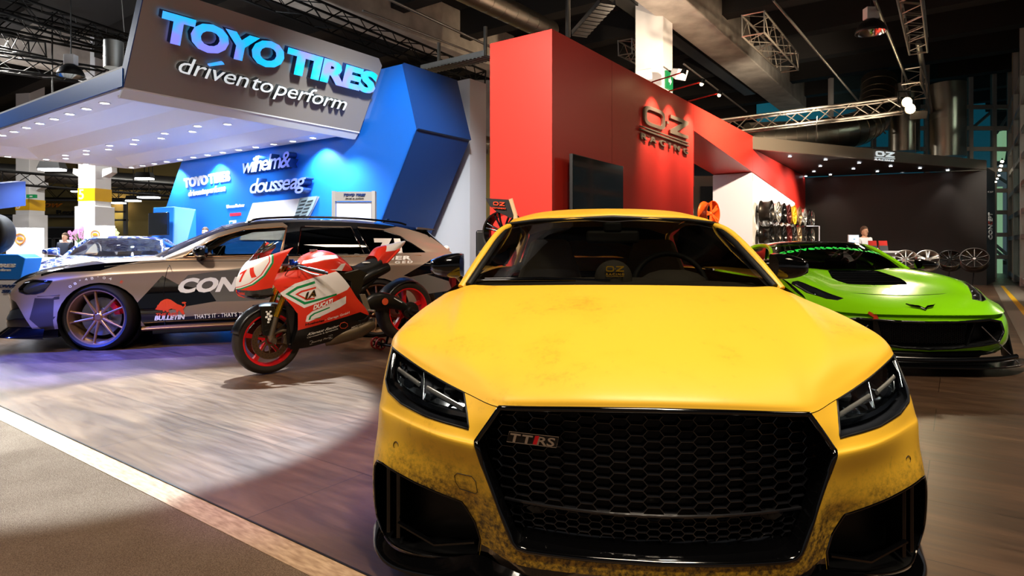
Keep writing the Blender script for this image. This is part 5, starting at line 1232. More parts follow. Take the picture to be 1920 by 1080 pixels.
wtext('TIER', (716, 487), (772, 486.5), (718, 480), M_wprint, off=.04, space=1.1); wtext('GED', (740, 494), (774, 493), (741, 489.5), M_wprint, off=.03, space=1.4)
WT2 = tree_of([o for o in wg.children if o.name.startswith(('quarter', 'body_shell', 'cabin_frame'))])
bm = text_bm('71', 1, off=.06); x0, x1, _, _ = bounds(bm); place3(bm, x0, x1, .73, *[wat(*q, x=.9) for q in ((706, 474), (757, 474), (703, 447))], n=(1, 0, 0)); wrap(bm, WT2, (-1, 0, 0), .004, .04); mk('lettering', bm, M_wprint, wg)
bull = [[(210,832),(222,815),(238,812),(246,792),(252,770),(275,757),(300,750),(330,757),(352,775),(380,790),(410,800),(428,812),(434,826),(415,835),(385,838),(335,826),(300,842),(270,826),(225,836)], [(222,815),(229,794),(238,812)], [(426,812),(440,800),(448,802),(434,824)], [(440,800),(435,788),(444,786),(448,802)], [(435,788),(418,786),(416,776),(440,773),(452,780)], [(285,834),(310,830),(318,852),(300,854)], [(270,828),(290,832),(280,852),(268,848)], [(395,836),(425,830),(440,868),(424,874),(410,858)], [(370,832),(395,836),(388,856),(372,854)]]
bm = bmesh.new()
for pl_ in bull:
    f = bm.faces.new([bm.verts.new(wat(240+x/4.153, 380+y/4.153, x=.96)) for x, y in pl_])
bmesh.ops.triangulate(bm, faces=bm.faces[:], ngon_method='EAR_CLIP'); wrap(bm, WT, (-1, 0, 0), .006, 5); mk('bull_print', bm, M_orng, wg)
s_ = "08\u00b048'04 E"; 
for i, ch_ in enumerate(s_):
    if ch_ == ' ': continue
    a = R(127-i*7.2); bm = text_bm(ch_, .046, off=.0007); rr_ = .43; c0 = V(1.1, .92+rr_*-cos(pi-a)*-1, .335+rr_*sin(a))
    c0 = V(1.1, .92+rr_*cos(a), .335+rr_*sin(a)); t_ = V(0, sin(a), -cos(a)); n2 = V(0, cos(a), sin(a)); x0, x1, _, _ = bounds(bm)
    for v in bm.verts: p = c0+t_*(v.co.x-(x0+x1)/2)*1.25+n2*v.co.y*.85; v.co = p
    wrap(bm, WT, (-1, 0, 0), .003, .04); mk('lettering', bm, M_orng if ch_ == 'E' else M_wprint, wg)
q = wat(834, 469, x=.6); k = MB(); k.cyl((.66, q.y-.02, q.z), (.62, q.y+.02, q.z+.02), .045, n=20); k.build('round_sticker', M_wprint, wg)
# ================================================================ RACING MOTORCYCLE
M_bred = mat('bike_red', '#e23420', .28, coat=.4); M_bwht = mat('bike_white', '#efe9e6', .3, coat=.3); M_bgrn = mat('bike_green', '#0f8a4c', .35); M_bblk = mat('bike_black', '#0d0d0e', .35, coat=.15)
M_rimr = mat('rim_red', '#e01a20', .3, coat=.3); M_gold = mat('fork_gold', '#c8992a', .22, .9); M_titan = mat('titanium', '#7d6f5e', .35, .85); M_alu = mat('cast_alloy', '#a9a39c', .35, .85); M_dalu = mat('dark_alloy', '#3a3836', .4, .8)
bk, bat = carframe('motorcycle', -2.14, 5.42, 47.5, 'red white and green racing motorcycle with red wheels and number 1A', 'motorcycle')
def st_b(k, ro, wd):
    for i in range(5):
        a = 2*pi*i/5+.35
        rs = []
        for r_, w_, t in ((.03, .034, .022), (ro*.45, .028, .017), (ro*.95, .042, .02)):
            c_ = V(0, cos(a)*r_, sin(a)*r_); sd = V(0, -sin(a), cos(a))*w_/2
            rs.append([c_-sd+V(-t, 0, 0), c_+sd+V(-t, 0, 0), c_+sd+V(t, 0, 0), c_-sd+V(t, 0, 0)])
        k.rings(rs)
def bwheel(loc, rad, wd, rr, front):
    k = MB(); h = wd*.5
    k.lathe([(rr*1.01, h*.8), (rr*1.03, h*.86), (rr*.97, h*.84), (rr*.93, h*.5), (rr*.9, 0), (rr*.93, -h*.5), (rr*.97, -h*.84), (rr*1.03, -h*.86), (rr*1.01, -h*.8)], RX, 56)
    st_b(k, rr, wd); k.lathe([(.0001, .05), (.035, .05), (.04, -.05), (.0001, -.05)], RX, 20)
    w_ = k.build('wheel', M_rimr, bk, 50); w_.location = loc
    k = MB(); pr_ = [(rr, h*.78)]+[(rr+(rad-rr)*(.25+.75*sin(t)**.8), h*cos(t)) for t in [pi*.08+(pi*.84)*i/14 for i in range(15)]]+[(rr, -h*.78)]
    k.lathe(pr_, RX, 64); t_ = k.build('tyre', mat('tyre_slick', '#2a211a' if front else '#191614', .6), w_, 60)
    return w_
fw = bwheel((0, 0, .30), .30, .12, .222, True); rw = bwheel((0, 1.40, .46), .315, .19, .222, False)
def rotor(par, x, R1, R0):
    k = MB(); k.lathe([(R1, x+.003), (R1, x-.003), (R0, x-.003), (R0, x+.003)], RX, 56, True)
    for i in range(10):
        a = 2*pi*i/10; k.cyl((x, cos(a)*.045, sin(a)*.045), (x, cos(a+.25)*R0, sin(a+.25)*R0), .007, n=6)
    k.lathe([(.05, x+.006), (.05, x-.006), (.035, x-.006), (.035, x+.006)], RX, 24, True); k.build('brake_disc', mat('rotor_bronze', '#6b5440', .35, .85), par, 40)
    k = MB()
    for ring in (.3, .7):
        for i in range(28):
            a = 2*pi*(i+ring)/28; rr_ = R0+(R1-R0)*ring; k.cyl((x+.0032, cos(a)*rr_, sin(a)*rr_), (x+.0038, cos(a)*rr_, sin(a)*rr_), .0035, n=6)
    k.build('drill_holes', M_black, par)
rotor(fw, .07, .165, .115); rotor(fw, -.07, .165, .115)
# rear sprocket, hub, axle
k = MB(); k.lathe([(.11, -.1), (.11, -.106), (.05, -.106), (.05, -.1)], RX, 40, True); k.build('sprocket', M_alu, rw)
k = MB(); k.lathe([(.0001, .16), (.045, .16), (.05, .14), (.085, .135), (.09, .10), (.05, .09), (.05, .02)], RX, 24)
for i in range(6): a = pi*i/3; k.cyl((.13, cos(a)*.068, sin(a)*.068), (.145, cos(a)*.068, sin(a)*.068), .01, n=8)
k.cyl((.15, 0, 0), (.30, 0, 0), .014, n=10); k.build('axle_hub', M_dalu, rw, 40)
# forks
for s_ in (1, -1):
    x = .10*s_
    k = MB(); k.cyl((x, .035, .50), (x, .215, .98), .026, n=16); k.build('fork_tube', M_gold, bk, 50)
    k = MB(); k.cyl((x, -.01, .33), (x, .04, .51), .024, .022, 14); k.cyl((x, .0, .30), (x, -.01, .35), .032, n=14); k.tube([V(x, .01, .36), V(x+.005*s_, .09, .38), V(x, .13, .37)], .014, 8); k.cyl((x-.03*s_, 0, .30), (x+.05*s_, 0, .30), .022, n=14); k.build('fork_foot', M_titan, bk, 50)
    k = MB(); rs = []
    for i in range(6):
        a = -.35+.75*i/5; rs.append([V(x-.045*s_, cos(a)*.10, .30+sin(a)*.10+.0), V(x+.0*s_, cos(a)*.10, .30+sin(a)*.10), V(x+.0*s_, cos(a)*.175, .30+sin(a)*.175), V(x-.045*s_, cos(a)*.175, .30+sin(a)*.175)])
    k.rings(rs); k.build('brake_caliper', M_titan, bk, bev=.006)
# front mudguard with side blade
k = MB(); rs = []
for i in range(15):
    a = R(165-i*8.5); rs.append([V(w_, cos(a)*(.325-abs(w_)*.5)*-1*-1, .30+sin(a)*(.325-abs(w_)*.45)) for w_ in (-.08, -.06, -.03, 0, .03, .06, .08)])
for r_ in rs:
    for p in r_: p.y = -p.y*-1
k.rings(rs, cap=False, wrap=False); k.build('front_mudguard', M_bblk, bk, 60, solid=.004)
for s_ in (1, -1):
    k = MB(); k.prism([V(.085*s_, y, z) for y, z in ((-.10, .60), (.02, .60), (.045, .52), (.02, .40), (-.04, .335), (-.075, .35), (-.085, .45))], (.008*s_, 0, 0)); mg = k.build('fork_cover', M_bblk, bk, bev=.004)
    if s_ > 0:
        k = MB()
        for (a, b_, r_) in ((-.03, .53, .016), (-.01, .51, .015), (-.045, .505, .013), (-.022, .485, .016), (-.03, .46, .011), (-.012, .55, .01), (-.045, .55, .009)): k.ball((.095, a, b_), r_, 8, (.25, 1, 1))
        k.build('white_figure_sticker', M_wprint, mg, 60)
        k = MB(); 
        for zz in (.43, .39): k.ball((.095, -.045, zz), .014, 8, (.2, 1.4, .6))
        k.build('cover_slot', M_black, mg, 60)
# nose
NR = [[(0,-.27,.75),(.06,-.24,.745),(.12,-.15,.74),(.155,-.02,.76)], [(0,-.268,.82),(.07,-.235,.82),(.13,-.14,.83),(.168,0,.85)], [(0,-.235,.90),(.08,-.20,.91),(.145,-.10,.93),(.185,.06,.98)], [(0,-.195,.955),(.08,-.16,.97),(.15,-.04,1.02),(.19,.12,1.075)], [(0,-.165,.985),(.07,-.13,1.0),(.14,-.01,1.045),(.185,.15,1.105)]]
k = MB(); k.grid(patch(NR, 6, 5)); bmesh.ops.recalc_face_normals(k.bm, faces=k.bm.faces)
nl = [(-.4, .70), (-.24, .752), (-.16, .79), (-.08, .86), (-.015, .97), (.0, 1.2), (-.4, 1.2)]
def shiftp(p, d): return [(a+d, b_-d*.4) for a, b_ in p]
paint(k.bm, nl, 2, 'x'); paint(k.bm, shiftp(nl, -.014), 1, 'x'); paint(k.bm, shiftp(nl, -.026), 0, 'x'); paint(k.bm, shiftp(nl, -.034), 1, 'x'); k.mirror(); k.build('nose_fairing', [M_bred, M_bwht, M_bgrn], bk, 60)
CR_ = [[(0,-.265,.752),(.06,-.24,.746),(.12,-.15,.742),(.15,-.02,.762)], [(0,-.24,.70),(.05,-.2,.69),(.10,-.12,.685),(.13,-.0,.70)], [(0,-.14,.66),(.05,-.12,.66),(.09,-.06,.665),(.13,.03,.70)]]
panel('air_intake', patch(CR_, 5, 4), M_gblack, bk)
k = MB(); k.grid(patch([[(.02,-.262,.728),(.07,-.21,.722),(.12,-.12,.726)], [(.02,-.245,.705),(.06,-.20,.70),(.11,-.11,.705)]], 4, 3)); k.pair('intake_flap', M_bred, bk, 60)
SC = [[(0,-.165,.985),(.07,-.13,1.0),(.14,-.01,1.045),(.18,.14,1.10)], [(0,-.09,1.075),(.055,-.065,1.08),(.11,.02,1.09),(.15,.13,1.115)], [(0,-.02,1.165),(.04,-.005,1.16),(.08,.04,1.145),(.12,.12,1.13)]]
panel('windscreen', patch(SC, 5, 4), M_clear, bk, smooth=180)
k = MB(); k.tube([V(.05, -.06, 1.06), V(.06, .03, 1.13), V(.04, .07, 1.15)], .012, 8, sc=(.4, 1)); k.pair('clip_bracket', M_dalu, bk)
# side fairing
SF = [[(.09,.16,.20),(.11,.35,.21),(.12,.6,.255),(.12,.86,.335)], [(.15,.17,.29),(.17,.36,.31),(.175,.62,.36),(.165,.90,.43)], [(.18,.19,.40),(.205,.38,.43),(.205,.62,.47),(.18,.86,.52)], [(.19,.175,.54),(.225,.36,.56),(.225,.58,.60),(.19,.76,.63)], [(.17,.05,.70),(.23,.28,.70),(.235,.50,.73),(.20,.66,.77)], [(.155,-.02,.80),(.215,.2,.82),(.225,.42,.85),(.19,.56,.88)], [(.13,.0,.875),(.18,.16,.905),(.19,.34,.92),(.15,.50,.925)]]
k = MB(); k.grid(patch(SF, 7, 5)); bmesh.ops.recalc_face_normals(k.bm, faces=k.bm.faces)
z2 = lambda pts, x=.22: [(q.y, q.z) for q in [bat(400+a/3.176, 380+b_/3.176, x=x) for a, b_ in pts]]
paint(k.bm, z2([(405, 545), (490, 482), (600, 445), (740, 410), (840, 480), (800, 520), (730, 548), (545, 628)]), 1, 'x')
paint(k.bm, z2([(440, 546), (500, 500), (600, 466), (604, 480), (505, 514), (462, 547), (548, 592), (730, 540), (732, 551), (545, 608)]), 2, 'x')
paint(k.bm, z2([(492, 547), (525, 524), (606, 500), (608, 510), (530, 534), (510, 547), (560, 571), (600, 565), (600, 574), (556, 582)]), 0, 'x')
paint(k.bm, z2([(556, 710), (562, 675), (590, 648), (792, 556), (790, 600), (755, 622), (572, 712)]), 1, 'x')
paint(k.bm, z2([(571, 700), (577, 676), (600, 657), (690, 620), (692, 627), (606, 664), (587, 680), (582, 698), (640, 680), (642, 686)]), 2, 'x')
paint(k.bm, z2([(510, 762), (880, 652), (1000, 700), (980, 900), (440, 900), (440, 600), (505, 660)], .2), 3, 'x', lambda c_: c_.z < .56)
k.pair('side_fairing', [M_bred, M_bwht, M_bgrn, M_bblk], bk, 60)
BT = tree_of([o for o in bk.children if o.name.startswith(('side_fairing', 'nose_fairing'))])
def btext(s, LL, LR, UL, m, h=.73, x=.22, **kw):
    bm = text_bm(s, 1, **kw); x0, x1, _, _ = bounds(bm); place3(bm, x0, x1, h, *[bat(400+a/3.176, 380+b_/3.176, x=x) for a, b_ in (LL, LR, UL)], n=(1, 0, 0)); wrap(bm, BT, (-1, 0, 0), .003, .03); return mk('lettering', bm, m, bk)
btext('1A', (546, 574), (608, 553), (556, 533), M_bblk, off=.05); btext('1A', (543, 577), (600, 558), (553, 537), M_gold, off=.02)
btext('DUCATI', (594, 638), (704, 596), (598, 610), M_wprint, off=.05)
btext('Huebwies', (556, 735), (662, 707), (556, 720), M_bblk, off=.03); btext('- Garage GmbH', (668, 704), (815, 660), (668, 690), M_wprint, off=.01)
btext('Kienast Racing', (555, 792), (738, 738), (557, 775), M_wprint, x=.16, off=.02, shear=.4); btext('Carrosserie & Spritzwerk', (555, 808), (738, 752), (555, 800), M_wprint, x=.16, off=.02)
btext('Racing Parts', (585, 838), (700, 804), (587, 826), M_wprint, x=.14); btext('MICHELIN', (826, 752), (908, 724), (826, 740), M_wprint, x=.17, off=.02)
def bline(pts, m, r=.0022, x=.16, nm='outline_print', close=True):
    q = []
    for a, b_ in pts:
        p0, p1 = bat(400+a/3.176, 380+b_/3.176, x=.5), bat(400+a/3.176, 380+b_/3.176, x=.0); h_ = BT.ray_cast(p0, (p1-p0).normalized()); q.append(h_[0] if h_[0] else bat(400+a/3.176, 380+b_/3.176, x=x))
    k = MB(); k.tube(q, r, 5, close); return k.build(nm, m, bk)
bline([(575, 845), (575, 825), (710, 786), (710, 806)], M_wprint, .0015)
bline([(752, 735), (760, 718), (780, 712), (798, 720), (800, 735), (785, 748), (762, 748)], mat('print_orange', '#d8502a', .5), .003)
bline([(420, 505), (470, 500), (560, 470)], M_bblk, .0012, close=False)
bm = text_bm('71', 1, off=.03, shear=-.2); x0, x1, _, _ = bounds(bm); place3(bm, x0, x1, .73, (.02, -.4, .80), (.13, -.34, .86), (.015, -.37, .89), (0, -1, .2)); wrap(bm, BT, (0, 1, 0), .003, .03); mk('number_print', bm, M_bred, bk)
# front inner panel / radiator
k = MB(); k.hexa([(-.1, .17, .21), (.1, .17, .21), (.1, .3, .21), (-.1, .3, .21), (-.16, .2, .62), (.16, .2, .62), (.16, .3, .62), (-.16, .3, .62)]); k.build('radiator', M_dalu, bk)
for s_ in (1, -1):
    k = MB(); k.prism([(.17*s_, .17, .56), (.175*s_, .09, .60), (.10*s_, .13, .25), (.09*s_, .19, .22)], (-.01*s_, .02, 0)); k.build('radiator_duct', M_bblk, bk)
# tank
TK = [[(0,.27,.955),(.07,.28,.95),(.12,.30,.93),(.13,.33,.88)], [(0,.34,1.03),(.09,.34,1.02),(.155,.35,.97),(.17,.37,.90)], [(0,.46,1.075),(.1,.46,1.06),(.17,.46,1.0),(.185,.47,.90)], [(0,.58,1.06),(.09,.58,1.045),(.155,.58,.99),(.175,.58,.89)], [(0,.70,.99),(.07,.70,.98),(.115,.70,.94),(.125,.70,.88)], [(0,.77,.92),(.05,.77,.915),(.09,.765,.90),(.10,.76,.87)]]
k = MB(); k.grid(patch(TK, 6, 5)); bmesh.ops.recalc_face_normals(k.bm, faces=k.bm.faces)
paint(k.bm, [(.28, .955), (.45, .99), (.60, 1.005), (.60, 1.035), (.44, 1.03), (.30, .985)], 1, 'x')
paint(k.bm, [(.44, .895), (.56, .905), (.62, .95), (.68, .955), (.66, .93), (.62, .885), (.5, .86)], 1, 'x')
k.mirror(); k.build('fuel_tank', [M_bred, M_bwht], bk, 60)
k = MB(); k.cyl((0, .42, 1.065), (0, .42, 1.085), .035, n=20); k.build('filler_cap', M_alu, bk, 40)
ST = [[(0,.76,.93),(.06,.76,.925),(.10,.77,.90),(.10,.78,.87)], [(0,.86,.925),(.08,.86,.92),(.13,.86,.90),(.13,.87,.865)], [(0,.97,.965),(.08,.97,.96),(.135,.97,.935),(.135,.98,.885)], [(0,1.06,1.0),(.07,1.06,.995),(.125,1.06,.975),(.12,1.08,.93)]]
panel('seat', patch(ST, 5, 5), mat('seat_black', '#161616', .75), bk)
k = MB(); k.ball((.06, .93, .955), .035, 10, (1, 1.3, .25)); k.build('seat_logo', M_wprint, bk, 60)
TL = [[(0,1.02,1.02),(.06,1.02,1.015),(.115,1.02,.98),(.125,1.03,.90)], [(0,1.08,1.10),(.05,1.08,1.09),(.10,1.09,1.03),(.11,1.10,.93)], [(0,1.2,1.13),(.045,1.2,1.12),(.08,1.2,1.07),(.085,1.2,.995)], [(0,1.32,1.155),(.03,1.32,1.15),(.05,1.32,1.13),(.05,1.31,1.08)], [(0,1.40,1.17),(.015,1.40,1.168),(.02,1.40,1.16),(.02,1.38,1.13)]]
k = MB(); k.grid(patch(TL, 5, 5)); bmesh.ops.recalc_face_normals(k.bm, faces=k.bm.faces); paint(k.bm, [(1.13, 1.06), (1.22, 1.2), (1.45, 1.25), (1.42, 1.13), (1.24, 1.07)], 1, 'x'); k.mirror(); k.build('tail_fairing', [M_bred, M_bwht], bk, 60)
k = MB(); k.tube([V(.10, .85, .85), V(.105, 1.02, .89), V(.10, 1.12, .94), V(.06, 1.3, 1.08)], .014, 8); k.pair('tail_lower_edge', M_bred, bk, 60)
# cockpit
k = MB(); k.cbox((0, .12, 1.0), (.2, .06, .08)); k.build('instrument_panel', M_black, bk, bev=.01)
k = MB(); k.cbox((0, .2, .95), (.26, .09, .03)); k.build('top_yoke', M_alu, bk, bev=.01)
for s_ in (1, -1):
    k = MB(); k.tube([V(.12*s_, .2, .935), V(.2*s_, .23, .93), V(.26*s_, .27, .915)], .012, 8); k.build('handlebar', M_dalu, bk, 60)
    k = MB(); k.cyl((.25*s_, .26, .918), (.35*s_, .36, .885), .018, n=12); k.cyl((.35*s_, .36, .885), (.37*s_, .38, .878), .012, n=10); k.build('hand_grip', M_black, bk, 50)
    k = MB(); k.tube([V(.2*s_, .19, .93), V(.27*s_, .17, .92), V(.33*s_, .24, .88), V(.37*s_, .30, .865)], .006, 6); k.build('brake_lever', M_alu, bk, 60)
k = MB(); k.ball((.19, .17, .965), .022, 10); k.cyl((.15, .15, .95), (.15, .15, 1.0), .02, n=12); k.build('fluid_reservoir', mat('anodised_blue', '#2546a8', .3, .8), bk, 60)
k = MB(); k.tube(curve([V(.2, .2, .94), V(.24, .12, .93), V(.2, .08, .88), V(.12, .1, .84)], 5), .004, 6); k.build('cable', M_black, bk, 60)
# engine, frame, shock, exhaust, swingarm
k = MB(); k.cyl((-.14, .62, .45), (.15, .62, .45), .12, n=24); k.cyl((-.13, .80, .50), (.14, .80, .50), .09, n=24); k.cbox((0, .56, .62), (.22, .26, .22)); k.cbox((0, .74, .66), (.2, .16, .2)); k.build('engine', M_dalu, bk, bev=.01)
k = MB()
for i in range(8): a = 2*pi*i/8; k.cyl((.15, .62+.1*cos(a), .45+.1*sin(a)), (.16, .62+.1*cos(a), .45+.1*sin(a)), .008, n=8)
for i in range(7): k.cyl((.12, .80+.03*i-.1, .55+.02*(i % 3)), (.15, .82+.03*i-.1, .53+.03*(i % 2)), .014, n=8)
k.build('engine_bolts', M_alu, bk, 40)
k = MB(); k.prism([(.12, .50, .90), (.12, .66, .87), (.12, .80, .90), (.12, .92, .85), (.12, .86, .78), (.12, .80, .62), (.12, .72, .62), (.12, .72, .78), (.12, .62, .82)], (.03, 0, 0)); k.pair('rear_subframe', M_bblk, bk, bev=.008)
k = MB(); k.cyl((.08, .74, .60), (.10, .99, .80), .028, n=14); k.build('shock_body', M_black, bk, 50)
k = MB(); 
hx = [V(.075, .71, .57)+(V(.085, .82, .66)-V(.075, .71, .57))*(i/60)+V(.035*cos(i*.63), .03*sin(i*.63)*.6, -.03*sin(i*.63)*.8) for i in range(61)]; k.tube(hx, .0055, 6); k.build('shock_spring', M_bwht, bk, 60)
k = MB(); k.tube(curve([V(.08, .78, .72), V(.1, .88, .80), V(.11, 1.0, .86), V(.11, 1.14, .91)], 5), [.04, .044, .048, .052, .056, .058, .06, .06, .06, .06, .06, .058, .056, .054, .05, .045][:16], 18); k.build('upper_silencer', M_bblk, bk, 60)
k = MB(); k.cyl((.115, .92, .79), (.12, 1.04, .85), .022, n=12); k.build('remote_damper', M_gold, bk, 50)
k = MB(); k.tube(curve([V(.06, .50, .24), V(.10, .62, .27), V(.12, .80, .31), V(.12, .97, .37)], 5), [.05, .055, .06, .062, .064, .066, .068, .07, .07, .07, .07, .07, .068, .066, .06, .05], 18, sc=(1, .75)); k.build('exhaust_silencer', M_titan, bk, 60)
SW_ = [V(.11, .88, .50), V(.12, 1.0, .57), V(.13, 1.14, .57), V(.13, 1.28, .52), V(.12, 1.40, .46)]
k = MB(); k.tube(curve(SW_, 5), [.06, .07, .08, .085, .09, .092, .092, .09, .085, .08, .075, .07, .065, .06, .055, .05, .045, .042, .04, .04, .04], 14, sc=(1, .32)); k.build('swingarm', M_bblk, bk, 60)
k = MB(); k.tube(curve([V(-p.x, p.y, p.z-.03) for p in SW_], 5), .04, 10, sc=(1, .4)); k.build('swingarm', M_bblk, bk, 60)
k = MB(); k.cyl((.172, 1.07, .575), (.178, 1.07, .575), .033, n=20); k.build('round_sticker', mat('print_orange', '#d8502a', .5), bk)
k = MB(); k.prism([(.173, 1.17, .60), (.173, 1.26, .55), (.173, 1.262, .557), (.173, 1.172, .607)], (.003, 0, 0)); k.build('stripe_print', M_wprint, bk)
k = MB(); rs = []
for i in range(12):
    a = R(175-i*9.5); rs.append([V(w_, 1.40+cos(a)*(.335-abs(w_)*.35), .46+sin(a)*(.335-abs(w_)*.35)) for w_ in (-.11, -.08, 0, .08, .11)])
k.rings(rs, cap=False, wrap=False); k.build('rear_hugger', M_bblk, bk, 60, solid=.004)
k = MB(); k.tube([V(-.1, .90, .44), V(-.1, 1.15, .40), V(-.1, 1.40, .355)], .009, 6, sc=(1.4, 1)); k.tube([V(-.1, .90, .54), V(-.1, 1.40, .57)], .009, 6, sc=(1.4, 1)); k.build('chain', mat('chain_bronze', '#8a4a2c', .4, .7), bk)
for s_ in (1, -1):
    k = MB(); k.prism([(.15*s_, .80, .66), (.15*s_, .86, .66), (.15*s_, .92, .50), (.15*s_, .88, .44), (.15*s_, .84, .46), (.15*s_, .86, .52)], (.015*s_, 0, 0)); k.cyl((.15*s_, .90, .50), (.25*s_, .91, .50), .012, n=10); k.build('foot_peg', M_alu, bk, bev=.003)
    k = MB(); k.tube([V(.17*s_, .90, .46), V(.19*s_, .84, .42), V(.19*s_, .78, .41)], .006, 6); k.cyl((.18*s_, .78, .41), (.23*s_, .78, .41), .009, n=8); k.build('foot_lever', M_dalu, bk, 60)
k = MB(); k.tube(curve([V(.12, .02, .37), V(.15, .10, .46), V(.13, .13, .60), V(.12, .16, .75)], 5), .0045, 6); k.build('brake_hose', M_black, bk, 60)
k = MB(); k.box((-.09, .3, .25), (.09, .55, .32)); k.box((-.06, .2, .6), (.06, .5, .9)); k.build('main_frame', M_bblk, bk)
# paddock stand
th = R(47.5)
ps = empty('paddock_stand', bk.location.copy(), bk.rotation_euler.copy(), 'black paddock stand with small red rimmed wheels under the motorcycle rear', 'paddock stand')
k = MB(); k.tube([V(.19, 1.40, .40), V(.22, 1.44, .10), V(.24, 1.75, .05), V(-.34, 1.75, .05), V(-.36, 1.40, .06), V(-.2, 1.40, .40)], .016, 8); k.tube([V(.22, 1.42, .06), V(-.46, 1.36, .06)], .014, 8); k.build('stand_frame', M_black, ps, 60)
for x in (-.40, -.50, .30):
    k = MB(); k.lathe([(.062, .014), (.066, .0), (.062, -.014), (.05, -.012), (.05, .012)], Matrix.Translation((x, 1.36, .066)) @ RX, 32, True); wl_ = k.build('stand_wheel', mat('stand_wheel_red', '#b5281c', .4), ps, 50)
    k = MB()
    for i in range(5): a = 2*pi*i/5; k.cyl((x, 1.36, .066), (x, 1.36+.052*cos(a), .066+.052*sin(a)), .008, n=6)
    k.cyl((x-.015, 1.36, .066), (x+.015, 1.36, .066), .018, n=12); k.build('wheel_spokes', M_black, wl_)
# ================================================================ GREEN SPORTS CAR
M_grn = mat('lime_green_paint', '#93e80e', .22, coat=.8); M_gvin = mat('lime_vinyl', '#3be01a', .4, emit=None); M_carb = mat('carbon_black', '#0b0c0e', .22, coat=.5)
gv, gat = carframe('green_sports_car', 3.6, 5.35, 5, 'bright lime green sports car with black bonnet vent and carbon front splitter')
gc = [(0, -.02, .52), (.3, .0, .52), (.55, .05, .525), (.72, .15, .54), (.84, .30, .56), (.90, .48, .60), (.93, .70, .66), (.945, .95, .745), (.935, 1.25, .80), (.90, 1.7, .80), (.89, 2.3, .82), (.93, 2.9, .86), (.97, 3.4, .87), (.93, 3.9, .84), (.8, 4.25, .80), (.4, 4.4, .78), (0, 4.42, .78)]
rows = []
for f_, dx in ((0, -.10), (.12, -.04), (.3, .0), (.5, .01), (.7, .0), (.85, -.025), (1, -.075)):
    rows.append([(max(0, x+dx*min(1, x/.9)), y+(-dx*.5 if y < .3 else 0), .16+(zt-.16)*f_) for x, y, zt in gc])
k = MB(); k.grid(patch(rows, 6, 3)); bmesh.ops.remove_doubles(k.bm, verts=k.bm.verts, dist=1e-4); bmesh.ops.recalc_face_normals(k.bm, faces=k.bm.faces)
for yc, r_ in ((.98, .37), (3.68, .38)): cut(k.bm, arch_poly(yc, .335, r_), 'x').free()
gp_ = [(-.01, .455), (.25, .46), (.55, .475), (.66, .455), (.68, .37), (.62, .285), (.45, .26), (.2, .235), (-.01, .225)]
gpc = cut(k.bm, gp_, 'y', lambda c_: c_.y < .6)
paint(k.bm, [(-.1, .0), (1, 0), (1, .14), (.72, .17), (.45, .215), (-.1, .20)], 1, 'y', lambda c_: c_.y < .5)
k.mirror(); k.build('body_shell', [M_grn, M_carb], gv, 45)
gb = dbl(gpc.copy()); k = rim(gb, .012, 6); k.build('grille_frame', M_carb, gv, 60); k = pocket(gb, (0, .16, 0), False, .96); k.build('grille_opening', M_black, gv, 40)
M_holes = mat('mesh_grey', '#8a8078', .35, .6)
k = MB(); honeycomb(k, [(-.36, .43), (.36, .43), (.34, .27), (-.34, .27)], lambda x, z: .06+.1*x*x, .018, .016, .004, .006); k.build('grille_mesh', M_carb, gv)
k = MB()
k.prism([(.40, .04, .455), (.43, .06, .455), (.40, .10, .27), (.34, .05, .25)], (.012, .1, 0)); k.pair('grille_divider', M_carb, gv)
HG = [[(0,-.02,.52),(.3,.0,.52),(.55,.05,.522),(.70,.14,.53),(.79,.27,.545),(.85,.43,.58)],
      [(0,.10,.575),(.28,.12,.575),(.50,.17,.58),(.64,.26,.60),(.73,.38,.62),(.83,.55,.63)],
      [(0,.35,.64),(.25,.36,.645),(.46,.40,.655),(.60,.47,.67),(.72,.56,.69),(.85,.72,.70)],
      [(0,.70,.70),(.24,.70,.705),(.44,.72,.715),(.60,.76,.745),(.72,.82,.775),(.865,.92,.755)],
      [(0,1.05,.755),(.24,1.05,.76),(.40,1.06,.775),(.58,1.08,.815),(.72,1.12,.825),(.865,1.2,.79)],
      [(0,1.38,.83),(.22,1.38,.835),(.40,1.40,.85),(.58,1.44,.86),(.72,1.5,.85),(.85,1.56,.80)],
      [(0,1.52,.86),(.22,1.53,.86),(.42,1.57,.87),(.60,1.65,.87),(.72,1.75,.855),(.83,1.85,.80)]]
k = MB(); k.grid(patch(HG, 6, 6)); bmesh.ops.remove_doubles(k.bm, verts=k.bm.verts, dist=1e-4); bmesh.ops.recalc_face_normals(k.bm, faces=k.bm.faces)
lampG = cut(k.bm, [(.565, .33), (.63, .30), (.70, .36), (.80, .58), (.855, .82), (.83, .86), (.79, .84), (.73, .66), (.64, .46)], 'z')
vent = cut(k.bm, [(-.01, .86), (.28, .86), (.33, 1.0), (.34, 1.12), (.26, 1.42), (.22, 1.46), (-.01, 1.47)], 'z')
k.mirror(); k.build('bonnet', [M_grn], gv, 60)
for s_, h, bm in lamp_set(gv, lampG, (0, .02, -.07), M_lin, sc=.94):
    k = MB()
    for (x, y, z) in ((.64, .42, .63), (.73, .58, .68), (.79, .72, .71)): k.ball((x*s_, y, z-.045), .035, 10)
    k.build('projector', M_lchr, h, 60)
    k = MB(); k.tube([V(.585*s_, .35, .60), V(.68*s_, .40, .61), V(.77*s_, .56, .655), V(.83*s_, .78, .725)], .008, 6); k.build('light_bar', M_lbar, h, 60)
vb = dbl(vent); k = pocket(vb, (0, 0, -.05), False, .97); k.build('bonnet_vent', M_carb, gv, 40)
k = MB()
